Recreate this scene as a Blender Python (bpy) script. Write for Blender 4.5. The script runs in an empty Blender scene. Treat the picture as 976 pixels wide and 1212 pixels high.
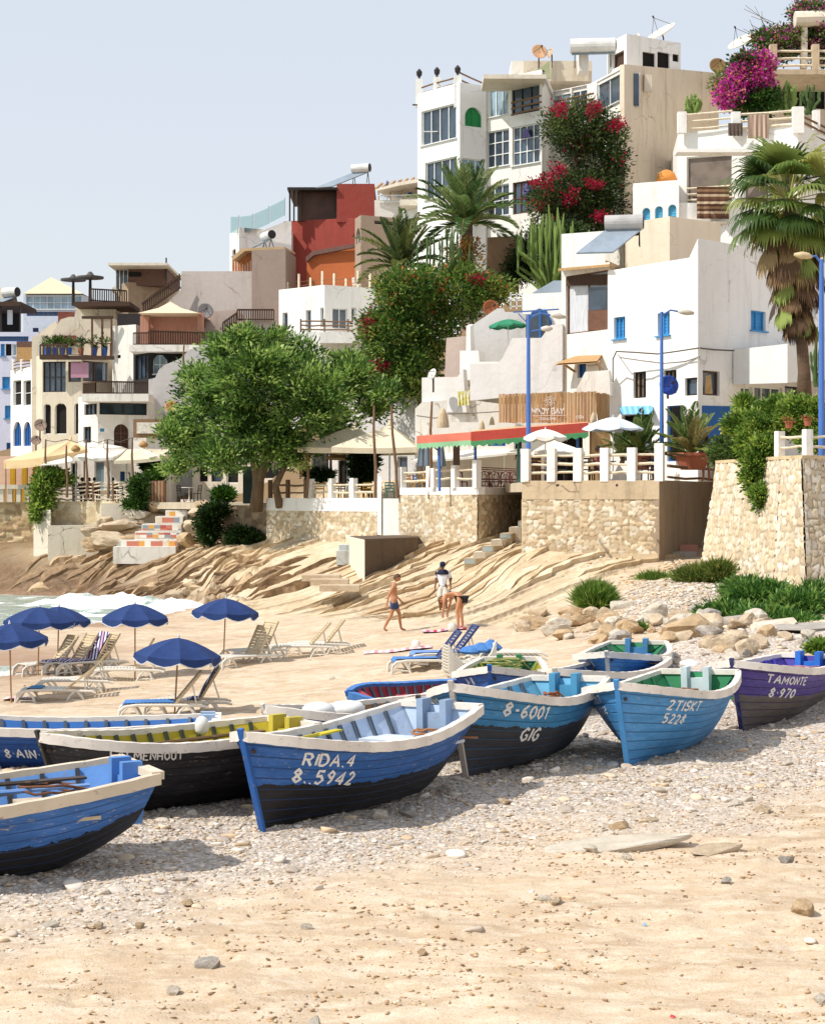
import bpy, math, random
import numpy as np
from mathutils import Vector, Matrix, noise as mnoise
R = math.radians
random.seed(7); rng = np.random.default_rng(7)
C = bpy.context.scene.collection
SC = bpy.context.scene
# ---------------------------------------------------------------- camera, sky, sun, exposure
F = 2000.0; EYE = 4.2; HY = 590.0; CX = 488.0
cam = bpy.data.objects.new('camera', bpy.data.cameras.new('camera')); C.objects.link(cam)
cam.location = (0, 0, EYE); cam.rotation_euler = (R(90), 0, 0)
cam.data.sensor_fit = 'VERTICAL'; cam.data.sensor_height = 36; cam.data.lens = 36*F/1212
cam.data.shift_y = (590-606)/1212*-1*-1
cam.data.clip_end = 5000; cam.data.clip_start = .1
SC.camera = cam
SUN_EL, SUN_AZ = R(50), R(247)           # azimuth clockwise from +Y
w = bpy.data.worlds.new('World'); SC.world = w; w.use_nodes = True
nt = w.node_tree; bg = nt.nodes['Background']
sky = nt.nodes.new('ShaderNodeTexSky'); sky.sky_type = 'NISHITA'; sky.sun_disc = False
sky.sun_elevation = SUN_EL; sky.sun_rotation = SUN_AZ; sky.altitude = 0
sky.air_density = 1.5; sky.dust_density = 1.0; sky.ozone_density = 2.0
hz = nt.nodes.new('ShaderNodeMix'); hz.data_type = 'RGBA'; hz.inputs[0].default_value = .74      # summer haze in the sky
hz.inputs[7].default_value = (5.0, 5.15, 5.6, 1); nt.links.new(sky.outputs[0], hz.inputs[6])
nt.links.new(hz.outputs[2], bg.inputs[0]); bg.inputs[1].default_value = .12
sun = bpy.data.objects.new('sun', bpy.data.lights.new('sun', 'SUN')); C.objects.link(sun)
sun.data.energy = 3.4; sun.data.angle = R(.55); sun.data.color = (1, .965, .905)
SV = Vector((math.sin(SUN_AZ)*math.cos(SUN_EL), math.cos(SUN_AZ)*math.cos(SUN_EL), math.sin(SUN_EL)))
sun.rotation_euler = SV.to_track_quat('Z', 'Y').to_euler()
SC.view_settings.view_transform = 'Standard'; SC.view_settings.look = 'None'
SC.view_settings.exposure = .43; SC.view_settings.gamma = 1
SC.cycles.use_denoising = True; SC.cycles.max_bounces = 6; SC.cycles.diffuse_bounces = 4
SC.cycles.transparent_max_bounces = 6; SC.cycles.caustics_reflective = False; SC.cycles.caustics_refractive = False
# ---------------------------------------------------------------- helpers
def P(px, py, D):
    return Vector(((px-CX)/F*D, D, EYE-(py-HY)/F*D))
def X(px, D): return (px-CX)/F*D
def Z(py, D): return EYE-(py-HY)/F*D
ORG = {}
def tag(o, label=None, cat=None, group=None, kind=None):
    if label: o['label'] = label
    if cat: o['category'] = cat
    if group: o['group'] = group
    if kind: o['kind'] = kind
    return o
def thing(name, label, cat, loc=(0, 0, 0), group=None, rz=0, local=False):
    o = bpy.data.objects.new(name, None); C.objects.link(o)
    o.empty_display_size = .2
    o.location = loc; o.rotation_euler = (0, 0, rz)
    tag(o, label, cat, group)
    ORG[o.name] = Vector((0, 0, 0)) if local else Vector(loc)
    return o
def kids(o): return [c for c in bpy.data.objects if c.parent == o]
def copy_tree(o, parent=None, label=None, loc=None, rz=None, scale=None):
    c = o.copy(); C.objects.link(c)
    if parent is not None: c.parent = parent
    if label: c['label'] = label
    if loc is not None: c.location = loc
    if rz is not None: c.rotation_euler = (0, 0, rz)
    if scale is not None: c.scale = scale if hasattr(scale, '__len__') else (scale,)*3
    for ch in TREE.get(o.name, []): copy_tree(ch, c)
    TREE[c.name] = [x for x in C.objects if x.parent == c] if False else []
    return c
TREE = {}
def link(name, me, parent=None, **kw):
    o = bpy.data.objects.new(name, me); C.objects.link(o)
    if parent is not None:
        o.parent = parent; ORG[o.name] = ORG[parent.name]
        TREE.setdefault(parent.name, []).append(o)
    tag(o, **kw)
    return o
class MB:
    def __init__(s): s.v = []; s.f = []; s.m = []; s.uv = {}; s.mi = 0; s.sm = False
    def add(s, vs, fs):
        n = len(s.v); s.v.extend(Vector(v) for v in vs)
        for f in fs: s.f.append(tuple(i+n for i in f)); s.m.append(s.mi)
        return s
    def quad(s, a, b, c, d): return s.add([a, b, c, d], [(0, 1, 2, 3)])
    def obox(s, c, ax, ay, az):
        c = Vector(c); ax = Vector(ax); ay = Vector(ay); az = Vector(az)
        vs = [c+i*ax+j*ay+k*az for k in (-.5, .5) for i, j in ((-.5, -.5), (.5, -.5), (.5, .5), (-.5, .5))]
        return s.add(vs, [(3, 2, 1, 0), (4, 5, 6, 7), (0, 1, 5, 4), (1, 2, 6, 5), (2, 3, 7, 6), (3, 0, 4, 7)])
    def box(s, x0, x1, y0, y1, z0, z1):
        return s.obox(((x0+x1)/2, (y0+y1)/2, (z0+z1)/2), (x1-x0, 0, 0), (0, y1-y0, 0), (0, 0, z1-z0))
    def bar(s, a, b, w, h=None):
        a = Vector(a); b = Vector(b); d = b-a
        if d.length < 1e-6: return s
        h = h or w
        up = Vector((0, 0, 1)) if abs(d.normalized().z) < .9 else Vector((0, 1, 0))
        sx = d.cross(up).normalized(); u2 = sx.cross(d).normalized()
        return s.obox((a+b)/2, d, sx*w, u2*h)
    def tube(s, pts, r, n=8, cap=True):
        pts = [Vector(p) for p in pts]; rs = r if hasattr(r, '__len__') else [r]*len(pts)
        vs = []; fs = []; prev = None
        for i, p in enumerate(pts):
            d = (pts[min(i+1, len(pts)-1)]-pts[max(i-1, 0)])
            d = d.normalized() if d.length > 1e-9 else Vector((0, 0, 1))
            if prev is None:
                up = Vector((0, 0, 1)) if abs(d.z) < .9 else Vector((1, 0, 0)); a = d.cross(up).normalized()
            else:
                a = prev-d*prev.dot(d); a = a.normalized() if a.length > 1e-6 else d.orthogonal().normalized()
            prev = a; b = d.cross(a)
            for k in range(n):
                t = 2*math.pi*k/n; vs.append(p+(a*math.cos(t)+b*math.sin(t))*rs[i])
        for i in range(len(pts)-1):
            for k in range(n):
                k2 = (k+1) % n
                fs.append((i*n+k, i*n+k2, (i+1)*n+k2, (i+1)*n+k))
        if cap:
            fs.append(tuple(range(n-1, -1, -1))); fs.append(tuple((len(pts)-1)*n+k for k in range(n)))
        return s.add(vs, fs)
    def prism(s, poly, z0, z1):
        n = len(poly)
        ar = sum(poly[i][0]*poly[(i+1) % n][1]-poly[(i+1) % n][0]*poly[i][1] for i in range(n))
        if ar < 0: poly = poly[::-1]
        vs = [(p[0], p[1], z0) for p in poly]+[(p[0], p[1], z1) for p in poly]
        fs = [tuple(range(n-1, -1, -1)), tuple(range(n, 2*n))]+[(i, (i+1) % n, n+(i+1) % n, n+i) for i in range(n)]
        return s.add(vs, fs)
    def lathe(s, c, prof, n=16, axis=(0, 0, 1)):
        c = Vector(c); q = Vector((0, 0, 1)).rotation_difference(Vector(axis).normalized())
        vs = []; fs = []
        for r, z in prof:
            for k in range(n):
                t = 2*math.pi*k/n; vs.append(c+q @ Vector((r*math.cos(t), r*math.sin(t), z)))
        m = len(prof)
        for i in range(m-1):
            for k in range(n):
                k2 = (k+1) % n; fs.append((i*n+k, i*n+k2, (i+1)*n+k2, (i+1)*n+k))
        fs.append(tuple(range(n-1, -1, -1))); fs.append(tuple((m-1)*n+k for k in range(n)))
        return s.add(vs, fs)
    def build(s, name, mats, parent=None, smooth=False, **kw):
        if not isinstance(mats, (list, tuple)): mats = [mats]
        if parent is not None: off = ORG[parent.name]
        elif kw.get('cat') or kw.get('kind'):
            a = np.array([tuple(v) for v in s.v]); off = Vector(((a[:, 0].min()+a[:, 0].max())/2, (a[:, 1].min()+a[:, 1].max())/2, a[:, 2].min()))
        else: off = Vector((0, 0, 0))
        me = bpy.data.meshes.new(name)
        me.from_pydata([tuple(v-off) for v in s.v], [], s.f)
        for m in mats: me.materials.append(m)
        if len(mats) > 1: me.polygons.foreach_set('material_index', s.m)
        if smooth: me.polygons.foreach_set('use_smooth', [True]*len(s.f))
        me.update()
        o = link(name, me, parent, **kw)
        if parent is None: o.location = off; ORG[o.name] = Vector(off)
        return o
def np_mesh(name, V, Fc, mats, parent=None, smooth=False, cols=None, mi=None, off=None, strat=None, **kw):
    """V (n,3), Fc (m,k) arrays; cols per-vertex rgb(a) attribute 'col'."""
    V = np.asarray(V, dtype=np.float64)
    if off is None:
        off = np.array(ORG[parent.name]) if parent is not None else np.array([(V[:, 0].min()+V[:, 0].max())/2, (V[:, 1].min()+V[:, 1].max())/2, V[:, 2].min()])
    me = bpy.data.meshes.new(name); n, k = Fc.shape
    me.vertices.add(len(V)); me.vertices.foreach_set('co', (V-off).astype(np.float32).ravel())
    me.loops.add(n*k); me.loops.foreach_set('vertex_index', Fc.astype(np.int32).ravel())
    me.polygons.add(n); me.polygons.foreach_set('loop_start', np.arange(0, n*k, k, dtype=np.int32))
    if not isinstance(mats, (list, tuple)): mats = [mats]
    for m in mats: me.materials.append(m)
    if mi is not None: me.polygons.foreach_set('material_index', mi.astype(np.int32))
    if smooth is None: me.polygons.foreach_set('use_smooth', (cols[Fc[:, 0], 1] < .5))
    elif smooth: me.polygons.foreach_set('use_smooth', np.ones(n, dtype=bool))
    if cols is not None:
        a = me.color_attributes.new('col', 'FLOAT_COLOR', 'POINT')
        c = np.ones((len(V), 4), dtype=np.float32); c[:, :cols.shape[1]] = cols
        a.data.foreach_set('color', c.ravel())
    if strat is not None: me.attributes.new('strat', 'FLOAT', 'POINT').data.foreach_set('value', strat.astype(np.float32))
    me.update(calc_edges=True); me.validate()
    o = link(name, me, parent, **kw)
    if parent is None: o.location = off; ORG[o.name] = Vector(off)
    return o
# ---------------------------------------------------------------- numpy noise
_P = rng.random((256, 256))
def vnoise(x, y):
    xi = np.floor(x).astype(int); yi = np.floor(y).astype(int); fx = x-xi; fy = y-yi
    fx = fx*fx*(3-2*fx); fy = fy*fy*(3-2*fy)
    a = _P[xi & 255, yi & 255]; b = _P[(xi+1) & 255, yi & 255]; c = _P[xi & 255, (yi+1) & 255]; d = _P[(xi+1) & 255, (yi+1) & 255]
    return (a*(1-fx)+b*fx)*(1-fy)+(c*(1-fx)+d*fx)*fy
def fbm(x, y, o=4):
    s = 0; a = .5
    for i in range(o): s = s+a*vnoise(x*2**i+17*i, y*2**i+31*i); a *= .5
    return s*2-.94
def sst(a, b, x):
    t = np.clip((x-a)/(b-a), 0, 1); return t*t*(3-2*t)
# ---------------------------------------------------------------- materials
def srgb(c):
    if isinstance(c, str): c = tuple(int(c[i:i+2], 16)/255 for i in (0, 2, 4))
    return tuple(x/12.92 if x <= .04045 else ((x+.055)/1.055)**2.4 for x in c)
class NT:
    def __init__(s, name):
        s.m = bpy.data.materials.new(name); s.m.use_nodes = True; s.t = s.m.node_tree
        s.b = s.t.nodes['Principled BSDF']
        s.co = s.n('ShaderNodeTexCoord').outputs['Object']
    def n(s, t, **kw):
        x = s.t.nodes.new(t)
        for k, v in kw.items(): setattr(x, k, v)
        return x
    def L(s, a, b): s.t.links.new(a, b)
    def noise(s, sc, det=4, rough=.6, vec=None, dist=0):
        x = s.n('ShaderNodeTexNoise'); x.inputs['Scale'].default_value = sc; x.inputs['Detail'].default_value = det
        x.inputs['Roughness'].default_value = rough; x.inputs['Distortion'].default_value = dist
        s.L(vec or s.co, x.inputs['Vector']); return x.outputs[0]
    def map(s, scale, vec=None, loc=(0, 0, 0)):
        x = s.n('ShaderNodeMapping'); x.inputs['Scale'].default_value = scale; x.inputs['Location'].default_value = loc
        s.L(vec or s.co, x.inputs['Vector']); return x.outputs[0]
    def ramp(s, fac, stops, interp='LINEAR'):
        x = s.n('ShaderNodeValToRGB'); x.color_ramp.interpolation = interp; e = x.color_ramp.elements
        while len(e) < len(stops): e.new(.5)
        for i, (p, c) in enumerate(stops):
            e[i].position = p; c = (c,)*3 if not hasattr(c, '__len__') else c; e[i].color = (*c[:3], 1)
        s.L(fac, x.inputs[0]); return x.outputs[0]
    def mix(s, fac, a, b, mode='MIX'):
        x = s.n('ShaderNodeMix', data_type='RGBA', blend_type=mode)
        for k, v in ((0, fac), (6, a), (7, b)):
            if hasattr(v, 'is_linked') or hasattr(v, 'links'): s.L(v, x.inputs[k])
            else: x.inputs[k].default_value = v if k == 0 else (*v[:3], 1)
        return x.outputs[2]
    def math(s, op, a, b=0):
        x = s.n('ShaderNodeMath', operation=op)
        for k, v in ((0, a), (1, b)):
            if hasattr(v, 'links'): s.L(v, x.inputs[k])
            else: x.inputs[k].default_value = v
        return x.outputs[0]
    def attr(s, name='col'):
        x = s.n('ShaderNodeAttribute'); x.attribute_name = name; return x.outputs['Color']
    def bump(s, h, st=.3, dist=.02, prev=None):
        x = s.n('ShaderNodeBump'); x.inputs['Strength'].default_value = st; x.inputs['Distance'].default_value = dist
        s.L(h, x.inputs['Height'])
        if prev is not None: s.L(prev, x.inputs['Normal'])
        s.L(x.outputs[0], s.b.inputs['Normal']); return x.outputs[0]
    def out(s, col, rough=.8, spec=.3, metal=0):
        if hasattr(col, 'links'): s.L(col, s.b.inputs['Base Color'])
        else: s.b.inputs['Base Color'].default_value = (*col[:3], 1)
        s.b.inputs['Roughness'].default_value = rough; s.b.inputs['Specular IOR Level'].default_value = spec
        s.b.inputs['Metallic'].default_value = metal; return s.m
MC = {}
def mat(name, col, rough=.8, var=.2, sc=1.2, bump=.3, bs=14, bd=.02, spec=.3, metal=0, stretch=(1, 1, 1), trans=0):
    if name in MC: return MC[name]
    col = srgb(col); k = NT(name)
    v = k.map(stretch)
    n1 = k.noise(sc, 5, .65, v); dk = tuple(c*(1-var) for c in col); lt = tuple(min(1, c*(1+var*.5)) for c in col)
    c = k.ramp(n1, [(.3, dk), (.5, col), (.7, lt)])
    if bump: k.bump(k.noise(bs, 4, .6, v), bump, bd)
    k.out(c, rough, spec, metal)
    if trans:
        k.b.inputs['Transmission Weight'].default_value = trans
    MC[name] = k.m; return k.m
def plaster(name, col, dirt=.35, dirtcol='8f7a62', rough=.85, bump=.35):
    """wall plaster: blotches, rain streaks, patches of another tint."""
    if name in MC: return MC[name]
    col = srgb(col); dc = srgb(dirtcol); k = NT(name)
    a = k.noise(.35, 6, .7); b = k.noise(1.0, 5, .7, k.map((1.6, 1.6, .22))); c = k.noise(2.2, 6, .75)
    base = k.ramp(a, [(.35, tuple(x*.93 for x in col)), (.6, col)])
    m1 = k.ramp(b, [(.52, 0), (.8, 1)]); m1 = k.math('MULTIPLY', m1, min(1, dirt*1.5))
    col1 = k.mix(m1, base, tuple(x*.75+y*.25 for x, y in zip(dc, col)))
    m2 = k.ramp(c, [(.6, 0), (.75, 1)]); m2 = k.math('MULTIPLY', m2, min(1, dirt*.9))
    col2 = k.mix(m2, col1, dc)
    wv = k.n('ShaderNodeVectorMath', operation='ADD'); k.L(k.co, wv.inputs[0]); nn_ = k.n('ShaderNodeTexNoise'); nn_.inputs['Scale'].default_value = 1.1; nn_.inputs['Detail'].default_value = 5; k.L(k.co, nn_.inputs['Vector']); k.L(nn_.outputs['Color'], wv.inputs[1])
    vo = k.n('ShaderNodeTexVoronoi'); vo.feature = 'DISTANCE_TO_EDGE'; vo.inputs['Scale'].default_value = .42; k.L(wv.outputs[0], vo.inputs['Vector'])
    ck = k.math('MULTIPLY', k.ramp(vo.outputs['Distance'], [(.003, 1), (.012, 0)]), k.ramp(k.noise(.6, 2), [(.5, 0), (.6, min(1, dirt*1.1))])); col2 = k.mix(ck, col2, srgb('7a6a5a'))
    rs = k.math('MULTIPLY', k.ramp(k.noise(1.0, 3, .6, k.map((3.2, 3.2, .14))), [(.62, 0), (.72, 1)]), k.ramp(k.noise(.5, 2, .5, k.map((1, 1, .6))), [(.48, 0), (.6, min(1, dirt*1.2))])); col2 = k.mix(k.math('MULTIPLY', rs, .6), col2, srgb('9a7a5c'))
    bn = k.bump(k.noise(3.0, 4, .6), bump*.8, .08); k.bump(k.noise(28, 3, .6), bump, .012, bn)
    MC[name] = k.out(col2, rough, .2); return k.m
def glass(name='window_glass', col='3c4a58'):
    if name in MC: return MC[name]
    k = NT(name); n = k.noise(.7, 3, .5); c = srgb(col)
    k.out(k.ramp(n, [(.35, tuple(x*.5 for x in c)), (.65, tuple(min(1, x*1.3) for x in c))]), .08, .8)
    k.bump(k.noise(1.5, 2, .5), .15, .02)
    MC[name] = k.m; return k.m
def leafmat(name, cols, rough=.45, tr=.45):
    """foliage: colour per leaf from the attribute, light passes through."""
    if name in MC: return MC[name]
    k = NT(name); a = k.attr(); k.out(a, rough, .35)
    t = k.n('ShaderNodeBsdfTranslucent'); k.L(a, t.inputs[0]); m = k.n('ShaderNodeMixShader'); m.inputs[0].default_value = tr
    k.L(k.b.outputs[0], m.inputs[1]); k.L(t.outputs[0], m.inputs[2]); k.L(m.outputs[0], k.t.nodes['Material Output'].inputs[0])
    MC[name] = k.m; return k.m
# ================================================================ THE GROUND
SEA = -.74
_cp = [(0,755,56),(60,743,64),(-10,747,61.5),(150,735,67),(14,831,40.4),(-60,800,48),(100,745,59),(230,745,60),(300,745,58),(400,735,56),(350,755,54),(206,848,36.5),(100,800,45),(43,825,41),(268,785,46),
 (466,745,51),(524,727,58),(400,770,48.5),(500,793,41),(600,745,50),(600,792,40),(720,760,42),(870,755,40),(976,760,38),(976,800,34.5),
 (872,862,31),(800,700,50),(700,722,50),(830,657,62),(780,662,59.5),(870,692,52),(976,702,50),(620,652,61),(565,648,67),(490,650,70),
 (430,685,66),(330,650,79),(240,652,83),(140,657,86),(60,657,89),(0,647,91),(200,695,82),(225,716,76),(100,700,86),(0,697,88),(300,700,73),(350,720,65),
 (450,700,62),(550,690,62),(650,690,56)]
_c3 = [((px-CX)/F*D, D, EYE-(py-HY)/F*D) for px, py, D in _cp]
_c3 += [(-14,5,0),(0,5,.05),(14,5,.1),(-6,14,0),(0,14,0),(6,14,.05),(-14,20,-.1),(-5,19,0),(0,22,0),(6,22,.0),(12,24,.1),(-7,24,0),(-2,26,0),(3,27,0),(2,31,0),
 (-13,30,-.35),(-20,35,-.7),(-4,31,-.15),(-16,45,-.75),(-22,56,-1.1),(-22,66,-1.2),(-18,74,-1.1),(-12,73,-.9),(-24,80,-1.1),(-30,60,-1.8),(-35,80,-2),(-33,90,-1.5),
 (14,34,.8),(16,44,1.3),(14,52,1.8),(20,56,3),(10,66,2.6),(4,66,2.4),(-2,75,2.3),(-8,88,2.2),(-18,95,2),(-26,96,2),(14,72,4.5),(8,76,4.2),(0,82,4),(-10,96,4),
 (-22,104,4.2),(-24,125,11),(-10,110,8),(-5,122,14),(3,92,13),(10,100,18.5),(28,100,23),(14,84,11),(24,88,17),(30,74,8),(30,130,28),(0,160,22),(-60,160,9),(-60,100,-2),
 (-90,60,-5),(60,60,6),(60,100,20),(90,30,4),(60,0,1),(-60,0,-3),(-40,20,-1.5),(-120,120,-6),(120,160,24),(-40,240,4),(80,260,24),(-160,300,-5),(200,300,20),(0,-40,0),(-160,-40,-6),(160,-40,4)]
_c3 = np.array(_c3); _n = len(_c3)
_d = np.hypot(_c3[:, None, 0]-_c3[None, :, 0], _c3[:, None, 1]-_c3[None, :, 1])
_A = np.zeros((_n+3, _n+3)); _A[:_n, :_n] = np.sqrt(_d**2+.6)-0*_d; _A[:_n, :_n] -= np.eye(_n)*.15
_A[:_n, _n] = 1; _A[:_n, _n+1:] = _c3[:, :2]; _A[_n, :_n] = 1; _A[_n+1:, :_n] = _c3[:, :2].T
_W = np.linalg.solve(_A, np.concatenate([_c3[:, 2], [0, 0, 0]]))
def gbase(x, y):
    x = np.atleast_1d(np.asarray(x, float)); y = np.atleast_1d(np.asarray(y, float))
    sh = x.shape; x = x.ravel(); y = y.ravel(); out = np.empty(len(x))
    for i in range(0, len(x), 20000):
        xs = x[i:i+20000]; ys = y[i:i+20000]
        d = np.sqrt((xs[:, None]-_c3[None, :, 0])**2+(ys[:, None]-_c3[None, :, 1])**2+.6)
        out[i:i+20000] = d @ _W[:_n]+_W[_n]+xs*_W[_n+1]+ys*_W[_n+2]
    return out.reshape(sh)
_rx = [-40,-21,-10.3,-5.9,-3.8,-1.5,1.85,3.3,4.6,7,9,12,40]; _ry = [86,85.5,77,65,60,56,51.5,49.3,52,56.5,60,66,70]
def w_rock(x, y):
    e = np.interp(x, _rx, _ry)+fbm(x*.5, y*.5, 3)*2.0
    return sst(-.4, .8, y-e)
_gx = [-30,-4.2,-2.2,0,1.5,3.85,6.8,12,40]; _gl = [14,16.6,18.0,19.4,21.0,22.2,24.5,27,30]; _gu = [27,27.5,28.5,31,34,38,42,44,44]
def w_grav(x, y):
    e = fbm(x*.7, y*.7, 4)*2.2
    a = sst(-1.7, 1.9, y-np.interp(x, _gx, _gl)+e); b = 1-sst(-1, 1.5, y-np.interp(x, _gx, _gu)+e)
    c = sst(4.2, 5.4, x+e*.3-(y-44)*.25)*sst(43, 45, y+e*.5)*(1-sst(52, 55, y+e))
    return np.clip(np.maximum(a*b, c), 0, 1)
def strat_t(x, y): return (x*.12+.68*np.logaddexp(0, x+1.5)-y*.60)+fbm(x*.09+5, y*.09, 2)*1.1+fbm(x*.7, y*.7, 2)*.16
def ledge(x, y, drop_shade=False):
    t = strat_t(x, y)
    T = 1.55; ph = t/T; i = np.floor(ph); fr = ph-i
    amp = .02+.26*sst(.35, .9, vnoise(i*3.7, (x*.6+y*.8)*.16))
    saw = np.where(fr < .93, fr/.93, 1-(fr-.93)/.07)
    t2 = t*2.9+2+fbm(x*.5, y*.5+7, 3)*1.2; i2 = np.floor(t2/T); fr2 = t2/T-i2; saw2 = np.where(fr2 < .88, fr2/.88, 1-(fr2-.88)/.12)
    a2 = .16*sst(.45, .8, vnoise(i2*2.3+4, (x*.6+y*.8)*.3))
    z = (saw-.5)*amp*.45+(saw2-.5)*a2*.35+fbm(x*.35, y*.35, 3)*.07+fbm(x*5, y*5, 3)*.022+sst(-5, -9, x)*sst(86, 76, y)*fbm(x*1.3, y*1.3, 4)*.9
    if drop_shade: return np.maximum((fr > .90)*np.clip(amp/.16, 0, 1), (fr2 > .86)*np.clip(a2/.09, 0, 1))  # weight of the drop faces, darkened in colour for their shade and weathering
    return z
_dn = np.column_stack([rng.uniform(-9, 12, 420), rng.uniform(12, 48, 420), rng.uniform(.08, .17, 420), rng.uniform(.025, .06, 420), rng.uniform(0, 3, 420)])
def dents(x, y):      # footprints and scuffs trodden into the sand
    o = np.zeros(len(x))
    if len(x) < 50: return o
    for dx, dy, r, h, a in _dn:
        m = (abs(x-dx) < r*4) & (abs(y-dy) < r*4)
        if m.any():
            u = (x[m]-dx)*math.cos(a)+(y[m]-dy)*math.sin(a); v = -(x[m]-dx)*math.sin(a)+(y[m]-dy)*math.cos(a); q = (u/(r*1.6))**2+(v/(r*.8))**2; o[m] += h*(np.exp(-q)-.45*np.exp(-(np.sqrt(q)-1.5)**2*4))
    return o
def gz(x, y):
    x = np.atleast_1d(np.asarray(x, float)); y = np.atleast_1d(np.asarray(y, float))
    z = gbase(x, y); r = w_rock(x, y); g = w_grav(x, y)
    far = 1-sst(96, 110, y)
    z = z+(1-r)*(fbm(x*.45, y*.45, 3)*.09*sst(10, 30, y)+fbm(x*1.3, y*1.6, 4)*.055+fbm(x*6, y*9, 3)*.016+fbm(x*2.0, y*5.5, 4)*.045*sst(34, 16, y)-dents(x, y))+g*fbm(x*3, y*3, 3)*.03
    return z+r*ledge(x, y)*far
def gzs(x, y): return float(gz(x, y)[0])
_Ds = np.geomspace(9, 130, 5000)
def G(px, py, d0=9, d1=130):
    D = _Ds[(_Ds >= d0) & (_Ds <= d1)]; x = (px-CX)/F*D; zr = EYE-(py-HY)/F*D; g = gbase(x, D)
    i = np.argmax(zr < g)
    if not (zr < g).any(): i = len(D)-1
    return Vector((x[i], D[i], gzs(x[i], D[i])))
def axis_pts(segs):
    out = []
    for a, b, s in segs: out += list(np.arange(a, b, s))
    return np.array(out)
xs = np.unique(np.concatenate([np.linspace(-500, -60, 24), np.arange(-60, -28, 2), np.arange(-28, -11, .28), np.arange(-11, 13, .1), np.arange(13, 24, .3), np.arange(24, 60, 2), np.linspace(60, 500, 24)]))
ys = np.unique(np.concatenate([np.linspace(-300, 8, 16), np.arange(8, 12, .4), np.arange(12, 22, .07), np.arange(22, 45, .1), np.arange(45, 94, .17), np.arange(94, 130, 1.5), np.linspace(130, 900, 28)]))
GX, GY = np.meshgrid(xs, ys); sh = GX.shape
GXf = GX.ravel(); GYf = GY.ravel(); GZf = gz(GXf, GYf)
rw = w_rock(GXf, GYf); gw = w_grav(GXf, GYf)*(1-rw)
wet = np.clip((1-sst(.02, .34, GZf-SEA+fbm(GXf*.5, GYf*.5, 3)*.12))*sst(38, 50, GYf), 0, 1)
ix = np.arange(sh[0]*sh[1]).reshape(sh)
Fc = np.stack([ix[:-1, :-1].ravel(), ix[:-1, 1:].ravel(), ix[1:, 1:].ravel(), ix[1:, :-1].ravel()], 1)
_sm_ = None
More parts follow.
